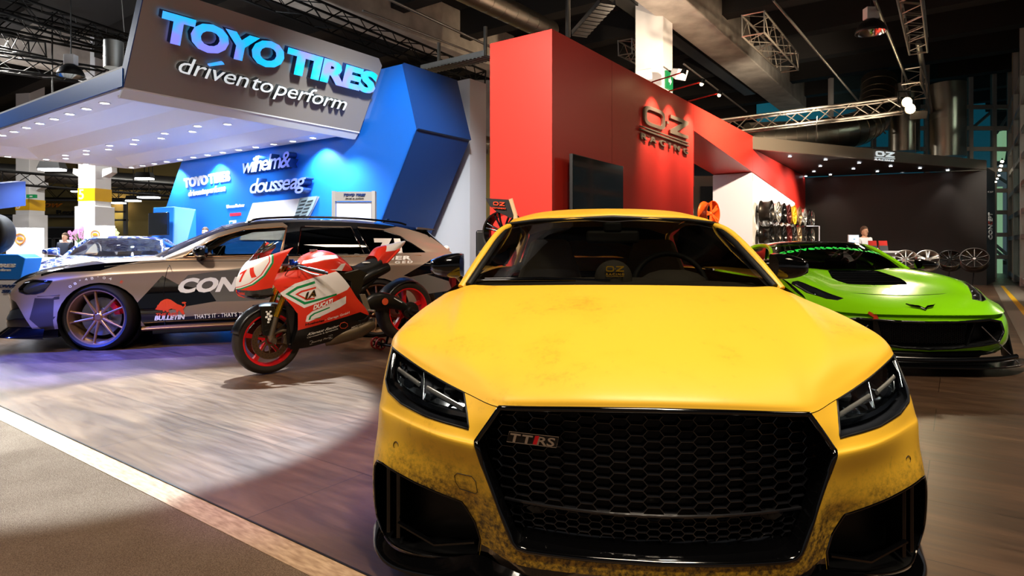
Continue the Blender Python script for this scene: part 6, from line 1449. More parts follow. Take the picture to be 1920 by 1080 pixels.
for i in range(7):
    y = .90+i*.075; w_ = .29+(.03 if 1 <= i <= 4 else 0)-(.05 if i == 6 else 0); z = .735+(y-.9)*.19; k.hexa([(-w_, y, z), (w_, y, z), (w_, y+.05, z-.03), (-w_, y+.05, z-.03), (-w_, y, z+.008), (w_, y, z+.008), (w_, y+.055, z-.022), (-w_, y+.055, z-.022)])
k.build('vent_louvres', M_carb, gv)
k = MB(); k.tube(curve([V(-.66, .78, .752), V(-.55, .55, .683), V(-.3, .45, .665), V(0, .42, .655), V(.3, .45, .665), V(.55, .55, .683), V(.66, .78, .752)], 8), .003, 5); k.build('bonnet_gap', M_black, gv)
q = gat(1717, 575, y=.12); k = MB()
for s_ in (1, -1): k.prism([V(.0, .06, .565), V(.035*s_, .085, .585), V(.10*s_, .105, .592), V(.125*s_, .125, .60), V(.09*s_, .09, .578), V(.03*s_, .065, .568), V(0, .04, .55)], (0, -.008, .012))
k.build('badge', M_gblack, gv, bev=.002)
k = MB(); k.prism([gat(1624.5, 590, y=.05)+V(0, -.02, .01)]+[gat(a, b_, y=.05)+V(0, -.02, .01) for a, b_ in ((1627, 585.5), (1638, 591), (1640, 588.5), (1645, 600), (1634, 600.5), (1636, 597.5))], (0, -.004, .002)); k.build('tow_arrow_print', mat('arrow_red', '#e0431f', .5), gv)
# splitter with end plates and rods
sp_ = [(0, -.12), (.35, -.11), (.60, -.05), (.78, .05), (1.10, .34), (.98, .42), (.88, .5), (.6, .35), (0, .3)]
k = MB(); a = [V(x, y, .075) for x, y in sp_]+[V(-x, y, .075) for x, y in reversed(sp_) if x > 0]; k.prism(a, (0, 0, .015)); k.build('front_splitter', M_carb, gv, bev=.003)
k = MB(); k.tube(curve([V(-.8, .12, .15), V(-.5, .0, .14), V(0, -.05, .135), V(.5, .0, .14), V(.8, .12, .15)], 6), .016, 6, sc=(1.6, 1)); k.build('lower_blade', M_carb, gv, 60)
for s_ in (1, -1):
    k = MB(); k.cyl((.47*s_, .06, .42), (.80*s_, .10, .10), .006, n=8); k.build('splitter_rod', M_chrome, gv, 50)
    k = MB(); k.prism([(.88*s_, .28, .09), (.955*s_, .55, .09), (.955*s_, .62, .40), (.92*s_, .45, .42)], (.012*s_, 0, 0)); k.build('end_plate', M_carb, gv)
    mirror_pod(gv, (.78*s_, .985*s_, 1.66, .855, .965, .14), M_gblack, foot=(.74*s_, 1.72, .84))
    for yc in (.98, 3.68):
        k = MB(); k.lathe([(.37, .02), (.38, -.2), (.0001, -.22)], Matrix.Translation((.88*s_, yc, .335)) @ Matrix.Rotation(pi/2*s_, 4, 'Y'), 24); k.build('wheel_arch_liner', M_under, gv, 40); wheel(gv, (.80*s_, yc, .335), .335, .26, .25, M_black, st_10, s_)
WS = [[(0, 1.42, .845), (.3, 1.46, .85), (.56, 1.58, .855), (.72, 1.74, .85)], [(0, 1.75, 1.0), (.28, 1.78, 1.0), (.52, 1.88, .99), (.66, 2.0, .98)], [(0, 2.15, 1.14), (.26, 2.17, 1.138), (.46, 2.24, 1.125), (.58, 2.34, 1.10)]]
k = MB(); k.grid(patch(WS, 6, 6)); k.mirror(); k.build('windscreen', thin_glass('green_car_glass', '#5a605c'), gv, 180)
GT = tree_of([o for o in gv.children if o.name.startswith('windscreen')])
bm = text_bm('corvettetotal.ch', 1, off=.05, space=1.25); x0, x1, _, _ = bounds(bm)
W_ = 1.10
for v in bm.verts:
    t = (v.co.x-x0)/(x1-x0); v.co = V(-.57+1.14*t, -1, 1.082-.075*((2*t-1)**2)*.9+v.co.y*.042)
wrap(bm, GT, (0, 1, 0), .004, .04); mk('windscreen_lettering', bm, mat('letter_green', '#22e04a', .5, emit='#18c040', es=.25), gv)
RF = [[(0, 2.13, 1.14), (.26, 2.15, 1.138), (.46, 2.22, 1.125), (.60, 2.33, 1.10)], [(0, 2.3, 1.17), (.26, 2.3, 1.168), (.46, 2.36, 1.155), (.60, 2.46, 1.12)], [(0, 2.8, 1.175), (.26, 2.8, 1.172), (.45, 2.8, 1.155), (.585, 2.8, 1.11)], [(0, 3.4, 1.10), (.26, 3.4, 1.095), (.45, 3.4, 1.07), (.6, 3.35, 1.02)], [(0, 4.1, .92), (.3, 4.1, .915), (.55, 4.05, .9), (.75, 4.0, .86)]]
panel('roof', patch(RF, 5, 5), M_gblack, gv, smooth=60)
k = MB(); k.tube(curve([V(.745, 1.72, .84), V(.665, 2.02, .985), V(.60, 2.34, 1.10), V(.60, 2.8, 1.115), V(.64, 3.3, 1.03), V(.74, 3.8, .9)], 6), .026, 8); k.pair('roof_pillar', M_grn, gv, 60)
SG = [[(.80, 1.9, .83), (.80, 2.4, .84), (.80, 3.1, .87)], [(.72, 2.1, .97), (.71, 2.5, 1.0), (.72, 3.1, .98)], [(.62, 2.38, 1.09), (.61, 2.7, 1.10), (.63, 3.1, 1.06)]]
panel('side_window', patch(SG, 5, 5), M_dark, gv, smooth=180)
SHG = [[(.86, 1.5, .80), (.85, 1.9, .79), (.84, 2.5, .81), (.88, 3.1, .86), (.9, 3.9, .84)], [(.80, 1.6, .835), (.80, 1.95, .835), (.80, 2.5, .845), (.80, 3.1, .875), (.6, 4.1, .90)]]
panel('shoulder', patch(SHG, 5, 3), M_grn, gv, smooth=60)
k = MB(); k.box((-.7, .3, .14), (.7, 4.2, .25)); k.box((-.7, 1.6, .25), (.7, 1.95, .80)); k.box((-.7, 2.9, .25), (.7, 3.0, .9)); k.box((-.6, .3, .25), (.6, .4, .5)); k.build('underbody', M_under, gv)
k = MB(); k.tube([V(-.5, 2.85, .3), V(-.48, 2.8, 1.08), V(.48, 2.8, 1.08), V(.5, 2.85, .3)], .02, 8); k.tube([V(-.45, 2.8, 1.05), V(.3, 2.85, .5)], .02, 8); k.build('roll_cage', mat('cage_green', '#2fae1e', .4), gv, 60)
for x in (-.35, .35): seat(gv, x, 2.3, .25, M_int, h=.62)
steering(gv, (.35, 2.0, .78), .17, 25)
# ================================================================ HALL BEHIND, LEFT
M_olive = mat('restaurant_wall', '#8d7f4e', .7); M_dkw = mat('dark_glazing', '#17191a', .3); M_grey = mat('grey_steel', '#6d7073', .5); M_orange = mat('orange_mark', '#ee8a1a', .5); M_peach = mat('peach_panel', '#e5b98a', .55)
YB = 34
g = MB(); g.box((-45, YB, 0), (9, YB+.3, 7.7)); struct(g.build('wall_back', M_olive))
def bx(px0, px1, py0, py1, Y): a = P(px0, py1, Y); b_ = P(px1, py0, Y); return a, b_
def bar(name, px0, px1, py0, py1, Y, m, dp=.15):
    a, b_ = bx(px0, px1, py0, py1, Y); g = MB(); g.box((a.x, Y, a.z), (b_.x, Y+dp, b_.z)); return g.build(name, m)
e = empty('window_3', Vector(), (0, 0, 0)); struct(e)
g = MB()
for (x0, x1, y0, y1) in ((-80, 158, 428, 468), (-80, 42, 402, 424), (74, 158, 402, 404), (-80, 42, 368, 385)):
    a, b_ = bx(x0, x1, y0, y1, YB-.2); g.box((a.x, YB-.2, max(0, a.z)), (b_.x, YB-.1, b_.z))
g.build('window_pane', M_dkw, e)
g = MB()
for (x0, x1, y0, y1) in ((-80, 160, 374, 377), (-80, 158, 404.5, 408), (-80, 158, 425, 428), (-80, 158, 446, 448), (200, 236, 396, 398.5), (200, 238, 411, 414), (146, 150, 372, 428), (232, 237, 376, 440), (98, 100, 446, 470), (200, 204, 376, 440)):
    a, b_ = bx(x0, x1, y0, y1, YB-.4); g.box((a.x, YB-.45, max(0, a.z)), (b_.x, YB-.25, b_.z))
g.build('window_frame', M_grey, e)
def wtext3(s, x0p, x1p, yb_, yt, Y, m, label, cat='lettering', **kw):
    bm = text_bm(s, 1, ext=.04, **kw); x0, x1, _, _ = bounds(bm); place3(bm, x0, x1, .73, P(x0p, yb_, Y), P(x1p, yb_, Y), P(x0p, yt, Y), (0, -1, 0)); o = mk('wall_lettering', bm, m); return tag(o, label, cat)
wtext3('yellow', 42, 117, 389, 376.5, YB-.5, M_orange, 'slanted yellow lettering high on the restaurant wall', shear=.4)
wtext3('Restaurant', 106, 190, 401, 393.5, YB-.5, M_black, 'black lettering reading Restaurant on the far wall', off=.02)
for i, px in enumerate((206, 222)):
    spot('niche_beam', P(px, 382, YB-.35), P(px, 440, YB-.05), 60, (1, .85, .45), 70, .6, .05)
    g = MB(); g.cyl(P(px, 381, YB-.35), P(px, 378, YB-.35), .08, n=12); tag(g.build('niche_lamp', M_lampw), ('left' if i == 0 else 'right')+' small lamp over the glowing yellow niche', 'lamp', 'niche lamps')
def hallpillar(px, Y, w_, yb0, yb1, ylow, lab):
    c_ = P(px, 0, Y); e = empty('pillar', (c_.x, Y, 0), (0, 0, -.2), lab, 'pillar', 'yellow banded hall pillars')
    z0, z1, zl = P(0, yb1, Y).z, P(0, yb0, Y).z, P(0, ylow, Y).z
    g = MB(); g.box((-w_/2, -w_/2, 0), (w_/2, w_/2, 7.65)); g.build('shaft', M_white, e, bev=.02)
    g = MB(); g.box((-w_/2-.006, -w_/2-.006, z0), (w_/2+.006, w_/2+.006, z1)); bn = g.build('yellow_band', M_yel, e)
    g = MB(); g.box((-w_*.6, -w_*.6, 0), (w_*.6, w_*.6, zl)); g.build('wide_base', M_white, e, bev=.01)
    bm = text_bm('5', (z1-z0)*1.1, off=.004, ext=.005); place(bm, (-w_/2+.03, -w_/2-.012, z0+(z1-z0)*.15), (1, 0, 0), (0, 0, 1)); mk('number', bm, M_wprint, bn)
    for s_ in (-1, 1):
        k = MB(); k.rings([[(s_*(w_/2+.1), -.15, z1+.35), (s_*(w_/2+.1), .15, z1+.35), (s_*(w_/2+.12), .15, z1+.6), (s_*(w_/2+.12), -.15, z1+.6)], [(s_*(w_/2+.42), -.1, z1+.5), (s_*(w_/2+.42), .1, z1+.5), (s_*(w_/2+.4), .1, z1+.66), (s_*(w_/2+.4), -.1, z1+.66)]]); k.cyl((s_*w_/2, 0, z1+.5), (s_*(w_/2+.12), 0, z1+.5), .03, n=8); k.build('horn_box', M_offw, e)
    return e
hallpillar(178, 19.5, .62, 354.5, 378, 388, 'white pillar with yellow band, the nearer one by the blue wall'); hallpillar(57, 24, .64, 375, 395, 403, 'white pillar with yellow band, the farther one, carrying a green exit sign')
g = MB(); a, b_ = bx(53, 70, 365, 371.5, 23.4); g.box((a.x, 23.3, a.z), (b_.x, 23.4, b_.z)); e = empty('exit_sign', (0, 0, 0), (0, 0, 0), 'small green exit sign on the farther yellow banded pillar', 'sign'); g.build('sign_body', M_green, e)
g = MB(); a, b_ = bx(56, 61, 367, 369.5, 23.3); g.box((a.x, 23.28, a.z), (b_.x, 23.3, b_.z)); g.build('arrow', M_white, e)
for i, (px, py, Y, w_) in enumerate([(98, 318, 17, .32), (271, 335, 22, .3), (279, 370, 26, .42), (286, 373, 30, .3), (250, 376.5, 27, .3), (222, 380.5, 28, .3), (144, 359, 30, .25)]):
    c_ = P(px, py, Y); e = empty('hall_lamp', c_, (0, 0, 0), ['hall lamp right of the farther banded pillar top', 'hall lamp under the canopy corner by the blue wall', 'brightest hall lamp left of the blue wall', 'small hall lamp touching the brightest one on its right', 'middle hall lamp of the bright three', 'lowest and leftmost of the bright hall lamps', 'faint hall lamp left of the nearer banded pillar'][i], 'lamp', 'far hall lamps')
    g = MB(); g.rings([[(-w_, -w_*.5, .02), (w_, -w_*.5, .02), (w_, w_*.5, .02), (-w_, w_*.5, .02)], [(-w_*.8, -w_*.4, .22), (w_*.8, -w_*.4, .22), (w_*.8, w_*.4, .22), (-w_*.8, w_*.4, .22)]]); g.cyl((0, 0, .2), (0, 0, max(.4, CZ-c_.z)), .02, n=6); g.build('housing', M_black, e)
    g = MB(); g.box((-w_*.9, -w_*.45, -.03), (w_*.9, w_*.45, .02)); g.build('diffuser', M_lamp, e)
# banner top left, counters
e = empty('hanging_banner', P(-10, 370, 14), (0, 0, 0), 'dark blue hanging banner with white lettering at the left edge', 'banner'); o0 = e.location.copy()
g = MB(); g.prism([P(-90, 349, 12.5)-o0, P(-90, 400, 12.5)-o0, P(32, 385, 14)-o0, P(32, 339, 14)-o0], (.1, .12, 0)); g.build('banner_box', mat('banner_blue', '#27407f', .5), e)
g = MB(); g.prism([P(32, 385, 14)-o0+V(.0, 0, 0), P(36, 385, 14)-o0, P(36, 339, 14)-o0, P(32, 339, 14)-o0], (.0, .12, 0)); g.build('banner_edge', M_lav, e)
bm = text_bm('Carhelper', 1, off=.01, ext=.01); x0, x1, _, _ = bounds(bm); place3(bm, x0, x1, .73, P(4, 370.5, 13.55)-o0, P(23, 368, 13.8)-o0, P(4, 362.5, 13.55)-o0, (0, -1, 0)); mk('banner_lettering', bm, M_lav, e)
def counter(px0, px1, py0, py1, Y, label):
    a, b_ = bx(px0, px1, py0, py1, Y); c_ = Vector(((a.x+b_.x)/2, Y, 0)); e = empty('info_stand', c_, (0, 0, 0), label, 'stand'); w_ = (b_.x-a.x)/2
    g = MB(); g.box((-w_, 0, 0), (w_, .3, b_.z)); g.build('panel_body', M_offw, e, bev=.01)
    g = MB(); g.box((-w_+.02, -.01, 0), (w_-.02, 0, b_.z-(b_.z)*.42)); g.build('peach_base', M_peach, e)
    r_ = w_*.34; zc = b_.z-w_*.75; g = MB(); g.tube([V(r_*cos(t), -.02, zc+r_*sin(t)) for t in [2*pi*i/24 for i in range(24)]], r_*.11, 6, True); g.tube([V(0, -.02, zc-r_), V(0, -.02, zc-r_*1.35)], r_*.1, 6); g.prism([(-r_*.6, -.02, zc-.25*r_), (r_*.6, -.02, zc-.25*r_), (r_*.6, -.02, zc+.05*r_), (r_*.3, -.02, zc+.35*r_), (-r_*.35, -.02, zc+.35*r_), (-r_*.6, -.02, zc+.05*r_)], (0, -.01, 0)); g.build('car_mark', M_orange, e)
counter(11, 66, 427, 475, 15, 'white and peach display panel with an orange car mark at the far left')
counter(157, 202, 423, 475, 15.5, 'white panel with an orange car mark below the nearer banded pillar')
g = MB(); a, b_ = bx(111, 132, 450, 462, 17); g.box((a.x, 17, .8), (b_.x, 17.1, b_.z)); e = empty('monitor', (0, 0, 0), (0, 0, 0), 'white monitor beside the pink flowers', 'monitor'); g.build('casing', M_white, e, bev=.01); g = MB(); g.box((a.x+.03, 16.985, a.z+.02), (b_.x-.03, 17, b_.z-.02)); g.build('screen', mat('screen_cyan', '#9ed8f0', .4, emit='#9ed8f0', es=.8), e)
g = MB(); g.box((-.5, -.3, 0), (.6, .3, .8)); t = g.build('table', M_offw, bev=.01); t.location = (P(118, 0, 17).x, 17.1, 0); tag(t, 'white table under the monitor near the pink flowers', 'table')
# flowers
def flowers(px, py, Y, m, label, n, r, h, seed):
    rnd = random.Random(seed); c_ = P(px, py, Y); e = empty('flower_arrangement', (c_.x, Y, 0), (0, 0, 0), label, 'flowers'); z = c_.z
    g = MB(); g.lathe([(.0001, 0), (.13, 0), (.10, z*.4), (.15, z-h), (.13, z-h)], None, 20); g.build('vase', M_white, e, 60)
    g = MB(); gs = MB()
    for i in range(n):
        a = rnd.uniform(0, 2*pi); q = rnd.uniform(.1, 1)*r; hh = z-h+rnd.uniform(.25, 1)*h*1.6; p = V(q*cos(a), q*sin(a)*.6, hh); gs.tube([V(0, 0, z-h), V(p.x*.5, p.y*.5, (z-h+hh)/2+.05), p], .006, 5)
        for j in range(5):
            b2 = 2*pi*j/5; g.ball(p+V(.03*cos(b2), rnd.uniform(-.02, .02), .03*sin(b2)), .028, 6, (1, .5, 1))
    g.build('blossoms', m, e, 60); gs.build('stems', mat('stem_green', '#4c7a36', .6), e, 60)
flowers(151, 440, 16.2, mat('pink_petals', '#e79ad0', .5), 'pink orchids in a white vase beside the nearer banded pillar', 34, .30, .30, 3)
flowers(210, 437, 16.2, mat('cream_petals', '#cfdf8c', .5), 'cream and green flower bunch right of the nearer banded pillar', 24, .16, .16, 5)
# tyre display at left edge
e = empty('tyre_display', P(0, 0, 8.0), (0, 0, 0), 'blue and white tyre display box with lettering at the left edge', 'display'); e.location.z = 0; ox = e.location.x
def dp(px, py): p = P(px, py, 8.0); return V(p.x-ox, 0, p.z)
g = MB(); g.prism([dp(-90, 524), dp(38, 524), dp(47, 484), dp(33, 477), dp(-90, 477)], (0, .3, 0)); g.build('blue_top', mat('display_blue', '#0d74d8', .35), e, bev=.01)
q0, q1 = dp(-90, 600), dp(30, 600); g = MB(); g.prism([V(q0.x, .02, 0), V(q1.x, .02, 0), dp(38, 526)+V(0, .02, 0), dp(-90, 526)+V(0, .02, 0)], (0, .26, 0)); g.build('white_body', M_white, e)
for s_, x0p, x1p, yb_, yt, m_ in (('TOYO TIRES', -62, 30.5, 501, 494.5, M_wprint), ('driven to perform', -42, 21, 508, 503.5, M_wprint), ('SNOWPROX', -21, 66, 539, 533.5, M_side), ('S953', 5, 36, 549, 543, M_side)):
    bm = text_bm(s_, 1, off=.04, ext=.01, shear=.15); x0, x1, _, _ = bounds(bm); place3(bm, x0, x1, .73, dp(x0p, yb_)+V(0, -.01, 0), dp(x1p, yb_)+V(0, -.01, 0), dp(x0p, yt)+V(0, -.01, 0), (0, -1, 0))
    if s_ == 'SNOWPROX':
        for v in [v for v in bm.verts if v.co.x > dp(33, 0).x]: bm.verts.remove(v)
    mk('display_lettering', bm, m_, e)
e = empty('loose_tyre', P(-17, 464, 8.15), (0, 0, 0), 'black tyre standing on top of the blue tyre display', 'tyre')
k = MB(); pr_ = [(.17, .1), (.2, .115), (.24, .11), (.262, .09), (.27, .05), (.27, -.05), (.262, -.09), (.24, -.11), (.2, -.115), (.17, -.1), (.165, 0)]; k.lathe(pr_, Matrix.Rotation(pi/2, 4, 'X') @ Matrix.Identity(4), 48, True); k.build('tread_body', M_tyre, e, 50)
k = MB(); k.lathe([(.165, .06), (.15, .05), (.04, .03), (.0001, .03)], Matrix.Rotation(pi/2, 4, 'X'), 32); k.build('hub_insert', M_dalu, e, 50); e.location.z = P(0, 477, 8.0).z+.27

# ================================================================ CAMOUFLAGED COUPE behind the estate car
def m_camo(nt, b):
    n = noise(nt, 3.6, 1.5, (1, 1, 1), .5, 2.2); c = ramp(nt, n, [(.44, '#14225c'), (.46, '#aeb8cc'), (.55, '#aeb8cc'), (.57, '#2a49a8'), (.66, '#2a49a8'), (.68, '#a8b2c6')]); nt.links.new(c, b.inputs['Base Color'])
M_camo = mat('camouflage_foil', rough=.15, coat=.7, fn=m_camo)
cc, cat_ = carframe('camouflage_coupe', -6.2, 8.96, -20, 'blue and white patterned glossy coupe partly hidden behind the estate car')
SZ = 1.10
def sc(rows_): return [[(p[0], p[1], p[2]*SZ) for p in r_] for r_ in rows_]
rows = []
for f_, dx in ((0, -.10), (.3, .0), (.5, .01), (.7, .0), (.85, -.025), (1, -.075)): rows.append([(max(0, x+dx*min(1, x/.9)), y+(-dx*.5 if y < .3 else 0), .16+(zt*SZ-.16)*f_) for x, y, zt in gc])
k = MB(); k.grid(patch(rows, 5, 3)); bmesh.ops.recalc_face_normals(k.bm, faces=k.bm.faces)
for yc in (.98, 3.68): cut(k.bm, arch_poly(yc, .345, .38), 'x').free()
gq = cut(k.bm, [(-.01, .50), (.6, .50), (.7, .3), (.5, .22), (-.01, .2)], 'y', lambda c_: c_.y < .6); k.mirror(); k.build('body_shell', M_camo, cc, 45); pocket(dbl(gq), (0, .1, 0), False, .96).build('grille_opening', M_black, cc)
k = MB(); k.grid(patch(sc(HG), 5, 5)); bmesh.ops.recalc_face_normals(k.bm, faces=k.bm.faces); lq = cut(k.bm, [(.50, .28), (.66, .24), (.80, .50), (.83, .62), (.7, .55), (.58, .42)], 'z'); k.mirror(); k.build('bonnet', M_camo, cc, 60)
for s_, h, bm in lamp_set(cc, lq, (0, .02, -.07), M_lin, sc=.94):
    k = MB()
    for (x, y) in ((.60, .33), (.70, .42), (.77, .54)): k.ball((x*s_, y, .655), .035, 10)
    k.build('projector', M_lchr, h, 60)
k = MB(); k.grid(patch(sc(WS), 5, 5)); k.mirror(); k.build('windscreen', M_wind, cc, 180)
panel('roof', patch(sc(RF), 5, 5), M_camo, cc, smooth=60)
k = MB(); k.tube([p for p in curve([V(.745, 1.72, .84*SZ), V(.665, 2.02, .985*SZ), V(.60, 2.34, 1.10*SZ), V(.60, 2.8, 1.115*SZ), V(.64, 3.3, 1.03*SZ), V(.74, 3.8, .9*SZ)], 6)], .026, 8); k.pair('roof_pillar', M_camo, cc, 60)
panel('side_window', patch(sc(SG), 5, 5), M_dark, cc, smooth=180); panel('shoulder', patch(sc(SHG), 5, 3), M_camo, cc, smooth=60)
k = MB(); k.box((-.7, .3, .14), (.7, 4.2, .25)); k.box((-.7, 1.6, .25), (.7, 1.95, .88)); k.box((-.7, 2.9, .25), (.7, 3.0, .95)); k.box((-.6, .3, .25), (.6, .4, .5)); k.build('underbody', M_under, cc)
for s_ in (1, -1):
    mirror_pod(cc, (.78*s_, 1.0*s_, 1.66, .96, 1.09, .14), M_camo, foot=(.74*s_, 1.72, .93))
    for yc in (.98, 3.68): wheel(cc, (.80*s_, yc, .345), .345, .26, .25, M_black, st_10, s_)
for x in (-.35, .35): seat(cc, x, 2.35, .3, M_int, h=.62)

# ================================================================ PEOPLE
M_skin = mat('skin', '#c99a7c', .55); M_hair = mat('hair_brown', '#4a3626', .7); M_suit = mat('suit_navy', '#1c2438', .7); M_shirt = mat('shirt_white', '#dfe3e8', .7)
def person(loc, rz, label, top, trousers, hair, h=1.76, arms=0):
    e = empty('person', loc, (0, 0, rz), label, 'person'); s = h/1.76
    def skin(name, verts, edges, rad, m, sub=2):
        me = bpy.data.meshes.new(name); me.from_pydata([V(*v)*s for v in verts], edges, []); o = bpy.data.objects.new(name, me); C.objects.link(o); o.parent = e; me.materials.append(m)
        md = o.modifiers.new('skin', 'SKIN'); 
        for i, r_ in enumerate(rad): me.skin_vertices[0].data[i].radius = (r_[0]*s, r_[1]*s) if isinstance(r_, tuple) else (r_*s, r_*s)
        me.skin_vertices[0].data[0].use_root = True; md.use_smooth_shade = True
        o.modifiers.new('sub', 'SUBSURF').levels = sub; o.modifiers['sub'].render_levels = sub; return o
    y2 = -.28 if arms else -.04
    hz = 1.02 if arms else .80
    V_ = [(0, 0, .95), (0, 0, 1.15), (0, 0, 1.38), (0, 0, 1.47), (0, -.01, 1.56), (.18, 0, 1.42), (.24, .02, 1.14), (.22, y2, hz+.12), (.21, y2-.06, hz), (-.18, 0, 1.42), (-.24, .02, 1.14), (-.22, y2, hz+.12), (-.21, y2-.06, hz), (.1, 0, .88), (.11, -.02, .50), (.11, .02, .09), (.12, -.13, .04), (-.1, 0, .88), (-.11, -.02, .50), (-.11, .02, .09), (-.12, -.13, .04)]
    E_ = [(0, 1), (1, 2), (2, 3), (3, 4), (2, 5), (5, 6), (6, 7), (7, 8), (2, 9), (9, 10), (10, 11), (11, 12), (0, 13), (13, 14), (14, 15), (15, 16), (0, 17), (17, 18), (18, 19), (19, 20)]
    skin('body', V_, E_, [(.15, .11), (.14, .1), (.15, .1), .06, .055, .065, .048, .034, .024, .065, .048, .034, .024, .09, .06, .042, .035, .09, .06, .042, .035], M_skin)
    Vt = V_[:3]+[V_[5], V_[6], V_[7], V_[9], V_[10], V_[11]]+[(0, 0, 1.44)]
    skin('jacket', Vt, [(0, 1), (1, 2), (2, 3), (3, 4), (4, 5), (2, 6), (6, 7), (7, 8), (2, 9)], [(.17, .125), (.155, .115), (.17, .115), .08, .06, .046, .08, .06, .046, .07], top)
    skin('trousers', [V_[0], V_[13], V_[14], V_[15], V_[17], V_[18], V_[19]], [(0, 1), (1, 2), (2, 3), (0, 4), (4, 5), (5, 6)], [(.165, .12), .105, .075, .06, .105, .075, .06], trousers)
    k = MB(); rs = []
    for z, rx, ry, cy in ((1.50, .035, .04, -.03), (1.53, .055, .07, -.015), (1.57, .068, .085, -.005), (1.62, .074, .094, 0), (1.67, .076, .097, .003), (1.72, .068, .086, .006), (1.75, .045, .06, .008), (1.765, .015, .02, .008)):
        rs.append([V(rx*cos(a), cy+ry*sin(a), z)*s for a in [2*pi*i/20 for i in range(20)]])
    k.rings(rs); k.tube([V(0, -.094, 1.65)*s, V(0, -.113, 1.615)*s, V(0, -.095, 1.60)*s], [.008*s, .014*s, .01*s], 8)
    for s_ in (1, -1): k.ball(V(.078*s_, .0, 1.63)*s, .02*s, 8, (.4, .8, 1.4))
    k.build('head', M_skin, e, 60)
    k = MB()
    for s_ in (1, -1): k.ball(V(.03*s_, -.088, 1.645)*s, .009*s, 8)
    k.build('eyes', M_black, e, 60); k = MB(); k.ball(V(0, -.09, 1.57)*s, .018*s, 8, (1.3, .4, .3)); k.build('mouth', mat('lips', '#9c5a50', .5), e, 60)
    k = MB(); rs = []
    for z, rx, ry, cy in ((1.60, .078, .06, .045), (1.66, .083, .085, .025), (1.71, .08, .10, .008), (1.75, .06, .078, .008), (1.78, .02, .03, .01)): rs.append([V(rx*cos(a), cy+ry*sin(a), z)*s for a in [2*pi*i/20 for i in range(20)]])
    k.rings(rs); k.build('hair', hair, e, 60)
    for s_ in (1, -1):      # hands
        hp = V(.21*s_, y2-.06, hz); vs = [hp, hp+V(0, -.05, -.05)]; ed = [(0, 1)]; rd = [(.02, .03), (.014, .034)]
        for j in range(4):
            b0 = hp+V((j-1.5)*.018*s_, -.055, -.055); vs += [b0, b0+V(0, -.03, -.025), b0+V(0, -.035, -.055)]; n0 = len(vs)-3; ed += [(1, n0), (n0, n0+1), (n0+1, n0+2)]; rd += [.008, .0075, .006]
        b0 = hp+V(-.03*s_, -.03, -.02); vs += [b0, b0+V(-.015*s_, -.03, -.02)]; n0 = len(vs)-2; ed += [(0, n0), (n0, n0+1)]; rd += [.009, .007]
        skin('hand', [tuple(v) for v in vs], ed, rd, M_skin, 1)
    return e
person((P(385, 0, 13.7).x, 13.7, 0), .2, 'person in a dark suit standing between the blue kiosk and the estate car', M_suit, M_suit, M_hair, 1.52)
person((P(137, 0, 16.6).x, 16.3, 0), 0, 'person seen as a head below the pink flowers at the far table', M_suit, M_suit, M_hair, 1.45)
person((P(1612, 0, 15.2).x, 15.0, 0), .3, 'person in white working behind the white desk of the black stand', M_shirt, M_suit, M_hair, 1.58, 1)

# ================================================================ RIGHT STAND THINGS
rzW = math.atan2(nR.y, nR.x)
M_gun = mat('gunmetal', '#3f3c3a', .35, .85); M_sil = mat('bright_silver', '#cfcdc8', .25, .9); M_gld = mat('wheel_yellow', '#e2a91a', .35, .3); M_blkw = mat('wheel_black', '#121212', .25, .4, coat=.5); M_orw = mat('wheel_orange', '#e2591a', .35, .2); M_redw = mat('wheel_dark_red', '#501815', .3, .4); M_bron = mat('wheel_bronze', '#a98e6c', .3, .8)
top_ = [(1437, 396, M_gun, st_5w, 'gunmetal wheel nearest the lavender block, upper row'), (1451, 398, M_sil, st_10, 'many spoked silver wheel, second in the upper row'), (1461.5, 400, M_blkw, st_5w, 'black wheel, third in the upper row'), (1471, 402, M_redw, st_7, 'dark wheel with red tint, left of the yellow one in the upper row'), (1481.5, 403, M_gld, st_7, 'yellow wheel in the upper row on the white wall'), (1491.5, 405, M_bron, st_5w, 'bronze silver wheel right of the yellow one in the upper row'), (1501.5, 407, M_sil, st_10, 'silver wheel, third from the far end of the upper row'), (1510, 408.5, M_gun, st_7, 'dark wheel, second from the far end of the upper row'), (1517, 410, M_sil, st_5w, 'bright silver wheel at the far end of the upper row')]
bot_ = [(1437, 441, M_blkw, st_5w, 'black wheel nearest the lavender block, lower row'), (1451, 441, M_gun, st_5w, 'second wheel of the lower row, dark with thin spokes'), (1462, 441, M_blkw, st_10, 'third wheel of the lower row, glossy black'), (1472, 441, M_redw, st_5w, 'wheel of the lower row below the dark red one'), (1482, 441, M_gun, st_7, 'wheel of the lower row below the yellow one'), (1491.5, 441, M_bron, st_7, 'pale bronze wheel in the lower row'), (1501.5, 441, M_gun, st_10, 'dark wheel, third from the far end of the lower row'), (1510, 442, M_blkw, st_5w, 'black wheel, second from the far end of the lower row'), (1517, 443, M_sil, st_5w, 'silver wheel at the far end of the lower row')]
for grp, L_ in (('wheels in the upper row on the white wall', top_), ('wheels in the lower row on the white wall', bot_)):
    for px, py, m_, st, lab in L_:
        c_ = ra(px, py, .22); w_ = wheel(None, c_, .28, .25, .262, m_, st, 1, tyre=False, disc=False, name='alloy_wheel'); w_.rotation_euler = (R(17), 0, rzW); tag(w_, lab, 'wheel', grp)
        k = MB(); k.cyl((-.24, 0, 0), (.06, 0, 0), .03, n=10); k.build('wall_mount', M_black, w_)
